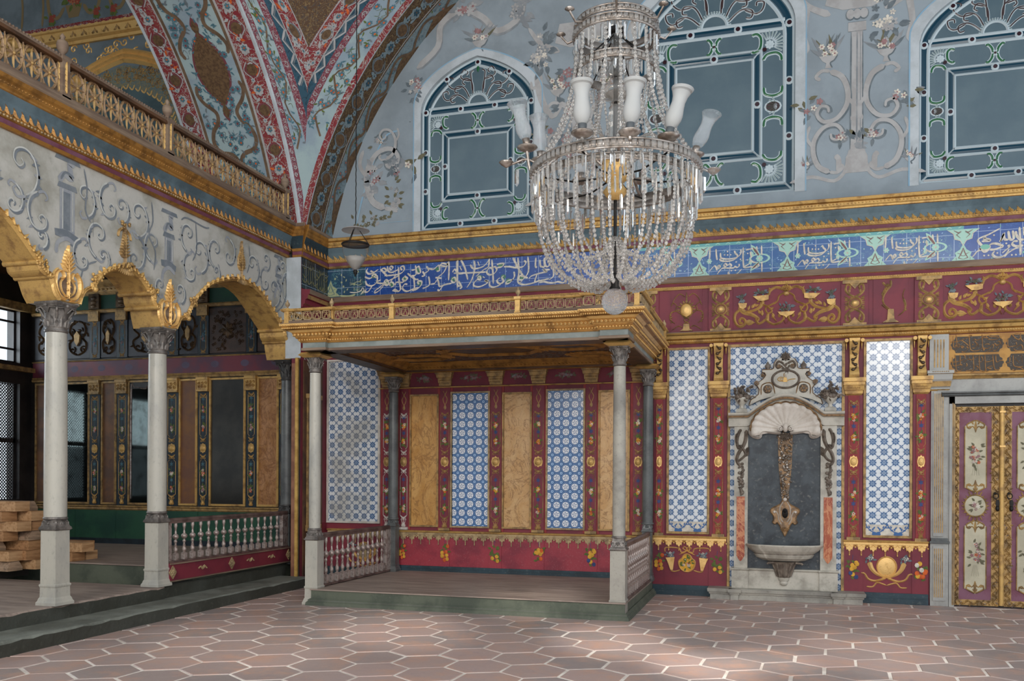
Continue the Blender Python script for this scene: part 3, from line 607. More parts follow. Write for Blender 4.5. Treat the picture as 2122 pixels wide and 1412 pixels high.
# --- great cornice under the lunette: red fillet, gold leaf crest, blue-grey cove, gold moulding, grey shelf
CORN = [(.0, .03, 0), (.025, .05, 1), (.03, .03, 3), (.07, .045, 5), (.075, .06, 0), (.105, .075, 0), (.11, .055, 7), (.20, .085, 2), (.262, .12, 2), (.268, .13, 7), (.285, .13, 0), (.30, .145, 0), (.33, .155, 0), (.345, .175, 7), (.375, .19, 0), (.385, .20, 4), (.42, .20, 4), (.43, 0., 4)]
CORN2 = CORN[:-3] + [(.38, .19, 4), (.385, 0, 4)]
def crest(z, u0, u1, fr, pitch=.083, m=0, w=.062):
    def g(mb):
        n = int((u1 - u0) / pitch)
        for k in range(n):
            u = u0 + (k + .5) * (u1 - u0) / n
            mb.leaf(fr, u - .012, z, 1.45, .07, .02, m, w, .018, .5); mb.leaf(fr, u + .012, z, 1.65, .055, .016, m, w, .014, .6); mb.leaf(fr, u + .03, z, 1.2, .03, .01, m, w, .01)
    return g
moulding('trim_1', -5.95, 6, 4.36, CORN2, None, bead=[(.09, .07, .033, .009, 0), (.318, .15, .04, .01, 0)], extra=crest(4.46, -5.95, 4.2, F1), kind='structure')
# --- mouldings between the zones
moulding('trim_2', -5.95, 6, 3.80, [(0, .02, 0), (.02, .03, 0), (.035, .035, 0), (.04, .02, 3), (.075, .03, 3), (.08, .05, 0), (.105, .055, 4), (.15, .06, 4), (.155, 0, 4)], None, bead=[(.028, .035, .026, .007, 0)], kind='structure')
moulding('trim_3', -1.40, 6, 3.125, [(0, .02, 0), (.02, .03, 7), (.04, .035, 0), (.05, .05, 7), (.055, .065, 7), (.09, .085, 0), (.097, .055, 8), (.107, .075, 0), (.125, .095, 0), (.135, .095, 4), (.14, 0, 4)], None, bead=[(.03, .035, .026, .008, 0)], kind='structure')
# --- frieze posts and panels
def post_ornament(mb, cx, z0, z1, W, m=0, w=.025):
    h = (z1 - z0) / 2; zc = (z0 + z1) / 2
    for q in (1, -1):
        for sx in (1, -1):
            mb.stroke(F1, [(cx, zc + q * h * .28), (cx + sx * W * .5, zc + q * h * .42), (cx + sx * W * .82, zc + q * h * .62), (cx + sx * W * .75, zc + q * h * .88), (cx + sx * W * .45, zc + q * h * .86), (cx + sx * W * .42, zc + q * h * .7), (cx + sx * W * .58, zc + q * h * .68)], .016, m, .014, w, .009)
            mb.leaf(F1, cx + sx * W * .5, zc + q * h * .5, q * pi / 2, .06, .014, m, w, .008); mb.stroke(F1, [(cx - sx * W * .9, zc + q * h * .16), (cx - sx * W * .6, zc + q * h * .24), (cx - sx * W * .95, zc + q * h * .34)], .007, m, .008, w)
            for t in (0, .05, .1): mb.leaf(F1, cx + sx * W * .6, zc + q * (.01 + t * .5), 0 if sx > 0 else pi, W * .36, .008, m, w, .006)
        mb.poly(F1, [(cx - W * .55, zc + q * h * .98), (cx + W * .55, zc + q * h * .98), (cx, zc + q * h * .68)], m, w, w + .012)
    mb.stroke(F1, [(cx + W * .62 * cos(t * pi / 8), zc + h * .27 * sin(t * pi / 8)) for t in range(17)], .012, m, .014, w, None, 1, True, 1.)
    mb.disc(F1, cx, zc, W * .45, h * .19, m, w, .012, 14); mb.disc(F1, cx, zc, W * .26, h * .12, 2, w + .01, .016, 12)
def frieze_post(cx, W, where):
    mb = MB(); mb.box(F1, cx - W - .03, cx + W + .03, 3.265, 3.80, 0, .025, 1); mb.box(F1, cx - W - .015, cx + W + .015, 3.76, 3.80, 0, .045, 0); mb.box(F1, cx - W - .01, cx + W + .01, 3.265, 3.295, 0, .04, 0)
    post_ornament(mb, cx, 3.285, 3.775, W); tag(mb.build('frieze_post', [GOLDD, RED, GOLDB]), 'gilt lyre scroll frieze post, ' + where, 'wall ornament', 'gilt posts dividing the crimson frieze')
frieze_post(-1.50, .11, 'just behind the corner of the canopy roof'); frieze_post(-.606, .115, 'between the small oval panel and the long scroll panel'); frieze_post(.935, .12, 'right of the long scroll panel above the fountain'); frieze_post(1.735, .12, 'above the grey pilaster of the doorway')
def tr(P, k=-1, cx=0.): return [(cx + k * (1840 - x) / 1433, 3.268 + (712 + .045 * (1840 - x) - y) / 1287) for x, y in P]
BIG = [([(1100, 330), (1085, 400), (1130, 460), (1230, 490), (1310, 520), (1380, 570), (1345, 600), (1330, 565)], .028, .006), ([(1060, 430), (990, 490), (975, 580), (1010, 660), (1080, 690), (1150, 650), (1150, 590), (1095, 560), (1060, 600), (1080, 640), (1110, 620)], .013, .012),
       ([(1150, 460), (1280, 440), (1380, 400), (1440, 330), (1430, 290)], .009, .02), ([(1540, 210), (1570, 130), (1650, 80), (1720, 80), (1790, 110), (1840, 120)], .013, .012),
       ([(1450, 340), (1520, 370), (1580, 410), (1600, 450), (1540, 480), (1500, 440), (1510, 380), (1600, 340), (1690, 290), (1720, 210), (1800, 160), (1840, 150)], .009, .008),
       ([(1340, 590), (1380, 640), (1440, 620), (1500, 580), (1560, 620), (1640, 650), (1740, 620), (1800, 560), (1790, 490), (1740, 480), (1720, 520), (1750, 530)], .012, .01), ([(1540, 480), (1530, 540), (1520, 600)], .01, .02), ([(1600, 520), (1640, 560), (1680, 610)], .012, .003), ([(1800, 580), (1830, 640)], .006, .004)]
BLEAF = [(1200, 430, 1.2, 60), (1260, 400, .9, 70), (1300, 370, .3, 60), (1420, 490, 2.2, 60), (1440, 520, 1.6, 70), (1560, 430, .6, 60), (1160, 610, -.2, 110), (1170, 640, 0, 90), (1640, 540, 2.0, 60), (1580, 120, 2.2, 40), (1760, 120, 1.2, 60), (1800, 90, 1.0, 60), (1610, 330, .2, 50), (1400, 290, 3.4, 40)]
def big_panel(cx, where, half=(1, -1)):
    mb = MB(); mb.box(F1, cx - .66, cx + .66, 3.27, 3.80, .0, .008, 1)
    for k in half:
        for P, a, b in BIG: mb.stroke(F1, tr(P, -k, cx), a * 1.3, 0, .022, .01, b * 1.3, 4)
        for x, y, a, L in BLEAF: q = tr([(x, y)], -k, cx)[0]; mb.leaf(F1, q[0], q[1], a if k > 0 else pi - a, L / 950, L / 3600, 0, .01, .014)
        mb.poly(F1, tr([(1285, 222), (1550, 195), (1545, 270), (1460, 290), (1380, 290)], -k, cx), 0, .01, .035); mb.poly(F1, tr([(1035, 330), (1185, 325), (1170, 390), (1120, 420), (1060, 400)], -k, cx), 0, .01, .035)
        q = tr([(1410, 160)], -k, cx)[0]; bouquet(mb, F1, q[0], q[1], .08, .022, 10, 5, [2, 3], .008, .02, .018, 2)
        q = tr([(1100, 240)], -k, cx)[0]; bouquet(mb, F1, q[0], q[1], .04, .04, 10, 6, [2, 3], .008, .02, .018, 2)
    mb.poly(F1, [(cx - .1, 3.268 + .2), (cx + .1, 3.468), (cx + .07, 3.43), (cx + .02, 3.415), (cx, 3.39), (cx - .02, 3.415), (cx - .07, 3.43)], 0, .01, .035); bouquet(mb, F1, cx, 3.52, .075, .05, 14, 7, [2, 3, 4], .008, .02, .018, 2)
    mb.disc(F1, cx, 3.69, .035, .03, 0, .012, .02); palmette(mb, F1, cx, 3.72, .06, .075, 0, .014, .012, 5)
    tag(mb.build('frieze_relief', [GOLD, RED, GREYQ, POL, PRO]), 'long crimson relief with gilt cornucopias and flower basket, ' + where, 'wall relief', 'crimson frieze panels with gilt ornament')
big_panel(.165, 'above the wall fountain'); big_panel(2.50, 'above the painted double door')
def small_panel(cx, kind, where):
    mb = MB(); mb.box(F1, cx - .19, cx + .19, 3.27, 3.80, 0, .008, 1)
    if kind == 0:
        mb.disc(F1, cx, 3.54, .066, .082, 2, .01, .022, 20); mb.stroke(F1, [(cx + .072 * cos(t * pi / 10), 3.54 + .09 * sin(t * pi / 10)) for t in range(21)], .008, 0, .012, .01, None, 1, True, 1.)
        for k in range(9): mb.leaf(F1, cx + .075 * cos(k * pi / 8), 3.55 + .08 * sin(k * pi / 8), k * pi / 8, .045, .012, 0, .01, .01)
        for k in range(4): mb.leaf(F1, cx, 3.63 + .03 * k, pi / 2, .05, .016 - .003 * k, 0, .012, .012)
        mb.poly(F1, [(cx - .08, 3.285), (cx + .08, 3.285), (cx + .04, 3.31), (cx + .035, 3.37), (cx - .035, 3.37), (cx - .04, 3.31)], 0, .01, .03)
        for sx in (1, -1):
            for P in ([(.04, 3.37), (-.03, 3.42), (.0, 3.45), (.07, 3.5), (.13, 3.55), (.12, 3.6), (.16, 3.64), (.19, 3.6)], [(.02, 3.71), (.08, 3.75), (.14, 3.7), (.18, 3.62)], [(.12, 3.54), (.19, 3.52), (.2, 3.44), (.14, 3.38)], [(.05, 3.33), (.1, 3.35), (.18, 3.30)]): mb.stroke(F1, [(cx + sx * x, y) for x, y in P], .007, 0, .012, .01, .005, 4)
            for k in range(5): mb.leaf(F1, cx + sx * (.17 + .01 * (k % 2)), 3.40 + .03 * k, (0 if sx > 0 else pi), .03, .009, 0, .01, .008)
    else:
        for P, a, b in (([(0, 3.78), (0, 3.72), (-.03, 3.68), (-.07, 3.62), (-.085, 3.56), (-.07, 3.5), (-.02, 3.45), (0, 3.43)], .014, .008), ([(-.1, 3.5), (-.06, 3.46), (-.02, 3.43)], .006, .006), ([(.15, 3.67), (.13, 3.6), (.14, 3.55)], .005, .005), ([(.14, 3.55), (.16, 3.48), (.14, 3.41), (.08, 3.36)], .016, .004), ([(-.09, 3.76), (-.05, 3.72), (0, 3.73)], .014, .01)): mb.stroke(F1, [(cx + x, y) for x, y in P], a, 0, .014, .01, b)
        mb.poly(F1, [(cx - .09, 3.285), (cx + .09, 3.285), (cx + .04, 3.32), (cx + .03, 3.44), (cx - .03, 3.44), (cx - .04, 3.32)], 0, .01, .03)
        for k in range(5): mb.leaf(F1, cx - .09 + .014 * k, 3.60 + .025 * k, 1.6, .05, .01, 0, .01, .01); mb.leaf(F1, cx + .15, 3.42 + .03 * k, .4 + .5 * k, .03, .01, 0, .012, .008)
    tag(mb.build('frieze_relief', [GOLDD, RED, GOLDB]), where, 'wall relief', 'crimson frieze panels with gilt ornament')
small_panel(-1.02, 0, 'small crimson frieze relief with a gold oval boss, right of the canopy'); small_panel(1.33, 1, 'small crimson frieze panel with only two gilt fragments left, above the right tile panel')
# --- pilasters with painted strips
def flowers_strip(mb, cx, za, zb, mats, ground=None, w=.036, sc=1.):
    "column of painted sprigs between za and zb"
    L = zb - za; q = random.Random(int(cx * 977) + int(za * 100))
    mb.stroke(F1, [(cx, za + .04), (cx, zb - .02)], .0022, mats[3], 0, w, raw=True, ends=1.)
    for t, kind in ((.12, 0), (.36, 1), (.55, 0), (.8, 1)):
        z = zb - L * t
        if kind == 0:
            for a in (.5, 2.64, 3.8, -.66, 1.57, -1.57): mb.leaf(F1, cx, z, a, .035 * sc, .007, mats[3], w, 0)
        else: bouquet(mb, F1, cx, z, .022 * sc, .052 * sc, 7, q.randrange(99), mats[:3], .002, w + .001, .021 * sc, mats[4])
def painted_strip(mb, cx, W, z0, z1, zm, ml, mats, boss, w=.034, dk=None):
    "line frame, bows, two flower strings and a boss in the middle"
    for a, b in ((z0 + .12, zm - .17), (zm + .17, z1)):
        for sx in (1, -1): mb.stroke(F1, [(cx + sx * W * .5, a), (cx + sx * W, a + .03), (cx + sx * W, b - .03), (cx + sx * W * .5, b)], .0035, ml, .003, w, None, 1, True, 1.)
        flowers_strip(mb, cx, a, b, mats, None, w + .002)
    for z in (zm + .125, zm - .125, z0 + .115, z1 - .03): knot(mb, F1, cx, z, W * .95, .035, ml, .004, w, .0042)
    mb.poly(F1, [(cx + W * .95 * cos(t), zm + (.085 if k % 4 == 2 else .06) * sin(t) * (1.25 if k in (4, 12) else 1)) for k, t in enumerate([2 * pi * i / 16 for i in range(16)])], boss, w, w + .006)
    mb.disc(F1, cx, zm, W * .75, .05, boss, w + .005, .016, 14); mb.disc(F1, cx, zm, W * .35, .025, boss, w + .018, .008, 10)
    palmette(mb, F1, cx, z0 - .005, W * 1.05, .1, ml, .008, w, 9)
def pilaster(x0, x1, label, zb=.735, bracket=True, mats=None, alc=False, strip=None, zmid=1.66, ml=1, boss=2, ground=0, capz=2.44):
    cx, W = (x0 + x1) / 2, (x1 - x0) / 2; mb = MB(); sw = strip or W * .62
    mb.box(F1, x0, x1, zb, capz, 0, .022, ground); mb.box(F1, cx - sw, cx + sw, zb + .02, capz, .022, .033, ground if ground != 0 else 3); mb.box(F1, cx - sw - .012, cx + sw + .012, zb, zb + .035, 0, .05, 1)
    fm = [5, 6, 7, 8, 9]; painted_strip(mb, cx, sw * .82, zb + .04, capz - .06, zmid, ml, fm, boss)
    root = thing('pilaster', label, 'pilaster', (cx, 11.12, zb), 'painted pilasters along the back wall')
    mb.build('shaft', [RED, GOLDD, GOLDB, REDR, GOLDD, PWH, POR, PYE, PBL, PLF], root)
    mb = MB()
    if bracket:
        z = capz; cap = [(z, .02), (z + .02, .045), (z + .055, .05), (z + .06, .06), (z + .115, .075), (z + .12, .085), (z + .155, .085), (z + .16, .10), (z + .205, .10), (z + .21, .02)]
        for i in range(len(cap) - 1):
            e = lambda ww: sw + .01 + ww * .55; a, b = cap[i], cap[i + 1]
            mb.face([F1(cx - e(a[1]), a[0], a[1]), F1(cx + e(a[1]), a[0], a[1]), F1(cx + e(b[1]), b[0], b[1]), F1(cx - e(b[1]), b[0], b[1])], 0)
            for sx in (1, -1): mb.face([F1(cx + sx * e(a[1]), a[0], a[1]), F1(cx + sx * e(a[1]), a[0], 0), F1(cx + sx * e(b[1]), b[0], 0), F1(cx + sx * e(b[1]), b[0], b[1])], 0)
        for k in range(7): mb.disc(F1, cx - sw + k * sw / 3, z + .088, .008, .008, 0, .07, .008, 6)
        mb.build('capital', [GOLD], root); mb = MB()
        # scrolled console bracket leaning on the wall
        P = [(z + .21, .085), (z + .24, .10), (z + .27, .09), (z + .33, .055), (z + .40, .045), (z + .48, .055), (z + .56, .09), (z + .63, .12), (z + .665, .12)]
        for i in range(len(P) - 1):
            a, b = P[i], P[i + 1]; ww = lambda q: sw * (.72 + .28 * abs(q[0] - z - .42) / .24 * .8)
            mb.face([F1(cx - ww(a), *a), F1(cx + ww(a), *a), F1(cx + ww(b), *b), F1(cx - ww(b), *b)], 0)
            for sx in (1, -1): mb.face([F1(cx + sx * ww(a), *a), F1(cx + sx * ww(a), a[0], 0), F1(cx + sx * ww(b), b[0], 0), F1(cx + sx * ww(b), *b)], 0)
        for k, (zz, ww) in enumerate(((.3, .08), (.36, .058), (.42, .056), (.48, .066), (.54, .09), (.6, .118))):
            mb.disc(F1, cx + (.014 if k % 2 else -.014), z + zz, .022, .02, 1, ww, .012, 9); mb.leaf(F1, cx, z + zz, 2.2 if k % 2 else .9, .05, .012, 1, ww, .008)
        for sx in (1, -1): mb.tube([F1(cx + sx * (sw + .025), z + .64, .0), F1(cx + sx * (sw + .025), z + .64, .11)], .022, 10, 0); mb.tube([F1(cx + sx * (sw + .022), z + .62, .02), F1(cx + sx * (sw + .022), z + .54, .03)], .012, 6, 0, .003)
        mb.build('bracket', [GOLD, BRONZ], root)
    return root
pilaster(-1.415, -1.275, 'crimson flower-painted pilaster with gilt bracket, next to the dark rear column of the canopy')
pilaster(-.725, -.522, 'crimson flower-painted pilaster with gilt bracket, left of the wall fountain')
pilaster(.83, 1.032, 'crimson flower-painted pilaster with gilt bracket, right of the wall fountain')
pilaster(1.575, 1.745, 'crimson flower-painted pilaster with gilt bracket, beside the grey fluted pilaster of the door')
# --- tile panels
def frame(mb, x0, x1, z0, z1, w, d, m, w0=0., fr=F1):
    for a, b, c, e in ((x0 - w, x1 + w, z0 - w, z0), (x0 - w, x1 + w, z1, z1 + w), (x0 - w, x0, z0, z1), (x1, x1 + w, z0, z1)): mb.box(fr, a, b, c, e, w0, w0 + d, m)
    for a, b, c, e in ((x0 - w * .35, x1 + w * .35, z0 - w * .35, z0), (x0 - w * .35, x1 + w * .35, z1, z1 + w * .35), (x0 - w * .35, x0, z0, z1), (x1, x1 + w * .35, z0, z1)): mb.box(fr, a, b, c, e, w0 + d, w0 + d + .006, m)
def panel(x0, x1, z0, z1, face_m, frame_m, label, cat, name, fw=.022, group=None, hem=False, fr=F1, w=.012):
    root = thing(name, label, cat, fr((x0 + x1) / 2, z0, 0), group)
    mb = MB(); mb.box(fr, x0, x1, z0, z1, 0, w, 0)
    if hem:   # bottom row of tiles with leafy garlands
        n = max(1, round((x1 - x0) / .247)); s = (x1 - x0) / n; mb.box(fr, x0, x1, z0, z0 + .125, w - .001, w + .0012, 1)
        for k in range(n):
            c = x0 + (k + .5) * s
            for sx in (1, -1):
                mb.stroke(fr, [(c, z0 + .03), (c + sx * s * .25, z0 + .05), (c + sx * s * .5, z0 + .12)], .006, 2, 0, w + .002)
                for t in range(6): mb.leaf(fr, c + sx * s * (.06 + .08 * t), z0 + .035 + .015 * t, (1.2 if t % 2 else -.3) if sx > 0 else (1.94 if t % 2 else 3.44), .035, .009, 2, w + .002, 0)
                mb.leaf(fr, c + sx * .012, z0 + .1, -1.57 + sx * .7, .05, .009, 2, w + .002, 0)
            mb.disc(fr, c, z0 + .012, .05, .02, 2, w + .002)
    mb.build('tile_field' if 'tile' in name else 'board', [face_m, PWH, mk('tile_blue_leaf', '355f94')] if hem else [face_m], root)
    mb = MB(); frame(mb, x0, x1, z0, z1, fw, .03, 0, 0, fr); mb.build('frame', [frame_m], root); return root
TG = 'blue and white tile panels'
panel(-1.225, -.757, .79, 3.05, TS1, GOLDD, 'tall blue and white star tile panel in gilt frame, between canopy and fountain', 'tile panel', 'tile_panel', .028, TG, True)
panel(1.067, 1.54, .795, 3.07, TS1, GOLDD, 'tall blue and white star tile panel in gilt frame, between fountain and door', 'tile panel', 'tile_panel', .028, TG, True)
panel(-.484, .798, .13, 3.06, TS1, GOLDD, 'wide blue and white star tile field in gilt frame behind the wall fountain', 'tile panel', 'tile_panel', .032, TG)
# --- dado with fringe
def fringe(mb, u0, u1, z, m, w, pitch=.128, h=.02, sc=1.):
    n = max(1, round((u1 - u0) / pitch)); s = (u1 - u0) / n
    mb.box(F1, u0, u1, z - .028, z, w, w + h * .7, m)
    for k in range(n):
        u = u0 + (k + .5) * s
        for sx in (1, -1): mb.stroke(F1, [(u, z - .03), (u + sx * s * .22, z - .055), (u + sx * s * .5, z - .03)], .008, m, h * .8, w)
        mb.poly(F1, [(u - s * .34, z - .03), (u + s * .34, z - .03), (u + s * .27, z - .08), (u + s * .13, z - .085), (u + s * .06, z - .105), (u - s * .06, z - .105), (u - s * .13, z - .085), (u - s * .27, z - .08)], m, w, w + h * .6)
        mb.stroke(F1, [(u, z - .1), (u, z - .145)], .006, m, h * .6, w, raw=True, ends=1.); mb.disc(F1, u, z - .15, .009, .013, m, w, h, 6)
        for sx in (1, -1): mb.disc(F1, u + sx * s * .22, z - .085, .008, .012, m, w, h * .7, 6); mb.disc(F1, u + sx * s * .5, z - .06, .012, .014, m, w, h * .7, 6)
def fruit(mb, x, z, s, kind, m0):
    mb.stroke(F1, [(x, z + .16 * s), (x - .005, z + .1 * s)], .008 * s, m0 + 3, 0, .025); q = random.Random(kind)
    for k in range(12): mb.leaf(F1, x + q.uniform(-.05, .05) * s, z + q.uniform(-.1, .08) * s, q.uniform(0, 6.3), .05 * s, .014 * s, m0 + 4, .025, 0)
    pal = ([1, 1, 2], [2, 2, 4], [2, 1, 2], [3, 2, 2], [2, 1, 0])[kind % 5]
    for k in range(9): mb.disc(F1, x + q.uniform(-.05, .05) * s, z + q.uniform(-.12, .07) * s, .024 * s, .026 * s, m0 + q.choice(pal), .027 + .001 * k, .002, 8)
def dado(x0, x1, z1, m_red, m_f, label, bays, base=.0, foot=.125, name='dado', orn=None, fr_h=.018, zf=None):
    mb = MB(); mb.box(F1, x0, x1, base + foot, z1, 0, .012, 0)
    for a, b in bays: mb.box(F1, a, b, base + foot, z1, .012, .022, 0)
    mb.box(F1, x0, x1, base, base + foot, 0, .03, 3); mb.box(F1, x0, x1, base + .0, base + foot * .5, .03, .045, 3)
    mb.prof(F1, [(z1, 0), (z1, .03), (z1 + .01, .045), (z1 + .025, .05), (z1 + .03, 0)], x0, x1, 1)
    fringe(mb, x0 + .005, x1 - .005, z1, 2, .022, .128, fr_h)
    if orn: orn(mb)
    return tag(mb.build(name, [m_red, GOLD, m_f, TEALB, GOLDB, PWH, POR, PYE, PBL, PLF, GREYQ]), label, 'dado')
def trophy(cx, kind):
    def g(mb):
        z = .40; mm = 4; f = F1
        if kind == 0:
            P = [(cx + .1 * cos(t) * (1 if sin(t) < .3 else .72), z + .11 * sin(t)) for t in [2 * pi * i / 24 for i in range(24)]]
            mb.poly(f, P, 7, .012, .02); mb.stroke(f, P + [P[0]], .009, mm, .014, .018, None, 2, False, 1.); bouquet(mb, f, cx, z, .06, .07, 12, 3, [5, 6, 9], .002, .022, .018, 9)
            for sx in (1, -1):
                mb.poly(f, [(cx + sx * .15, z + .07), (cx + sx * .26, z + .06), (cx + sx * .24, z + .02), (cx + sx * .2, z - .09), (cx + sx * .17, z - .09)], mm, .012, .035); bouquet(mb, f, cx + sx * .2, z + .1, .05, .03, 9, 9, [10, 5], .004, .02, .018, 10)
                mb.stroke(f, [(cx, z + .15), (cx + sx * .07, z + .13), (cx + sx * .1, z + .18), (cx + sx * .26, z + .185), (cx + sx * .27, z + .13)], .008, mm, .012, .014); mb.stroke(f, [(cx, z + .15), (cx + sx * .05, z + .18), (cx + sx * .02, z + .2), (cx, z + .15), (cx + sx * .1, z + .1)], .007, mm, .012, .016)
                mb.stroke(f, [(cx + sx * .08, z - .09), (cx + sx * .15, z - .11), (cx + sx * .2, z - .1)], .008, mm, .012, .014)
        else:
            mb.disc(f, cx, z + .03, .1, .11, 2, .014, .012, 20); mb.stroke(f, [(cx + .105 * cos(t * pi / 12), z + .03 + .115 * sin(t * pi / 12)) for t in range(25)], .009, mm, .014, .016, None, 1, True, 1.)
            for sx in (1, -1):
                mb.stroke(f, [(cx, z - .1), (cx + sx * .1, z - .06), (cx + sx * .16, z + .0), (cx + sx * .19, z + .08)], .012, mm, .02, .014, .03); mb.stroke(f, [(cx, z - .1), (cx + sx * .12, z - .14), (cx + sx * .2, z - .12), (cx + sx * .24, z - .06), (cx + sx * .28, z - .05)], .014, mm, .018, .014, .01)
                mb.stroke(f, [(cx, z - .19), (cx + sx * .1, z - .16), (cx + sx * .15, z - .21), (cx + sx * .22, z - .21)], .009, mm, .012, .014); bouquet(mb, f, cx + sx * .19, z + .12, .05, .03, 8, 4, [10, 5], .004, .02, .018, 10)
            for k in range(6): mb.leaf(f, cx, z - .1, k * pi / 5, .05, .012, mm, .016, .01)
    return g
def o1(mb): trophy(-1.0, 0)(mb); fruit(mb, -1.34, .42, 1, 0, 5); fruit(mb, -.63, .40, 1, 1, 5)
def o2(mb): trophy(1.3, 1)(mb); fruit(mb, .93, .40, 1, 3, 5); fruit(mb, 1.67, .40, 1.1, 4, 5)
dado(-1.42, -.52, .71, RED, GOLDB, 'crimson dado with gold fringe and a ribboned oval trophy, left of the fountain', [(-1.42, -1.28), (-.735, -.52)], orn=o1)
dado(.82, 1.745, .71, RED, GOLDB, 'crimson dado with gold fringe and a round trophy, right of the fountain', [(.82, 1.04), (1.57, 1.745)], orn=o2)
# --- tile inscription bands
def lattice_star(mb, x, z, s, m1, m2, w=.014):
    "reddish interlace cartouche of the border tiles, scale s"
    P = [(x - .5 * s, z), (x - .28 * s, z + .2 * s), (x - .34 * s, z + .36 * s), (x - .12 * s, z + .5 * s), (x, z + .78 * s), (x + .12 * s, z + .5 * s), (x + .34 * s, z + .36 * s), (x + .28 * s, z + .2 * s), (x + .5 * s, z)]
    mb.poly(F1, P, m1, w - .001, w); mb.stroke(F1, P, .006, 3, 0, w + .001, raw=True)
    for sx in (1, -1):
        for q in ([(0, .05), (.2, .12), (.1, .3), (.25, .35)], [(0, .2), (.12, .25), (.05, .42), (0, .6)], [(.3, .02), (.3, .14)]): mb.stroke(F1, [(x + sx * a * s, z + b * s) for a, b in q], .006, m2, 0, w + .002, raw=True)
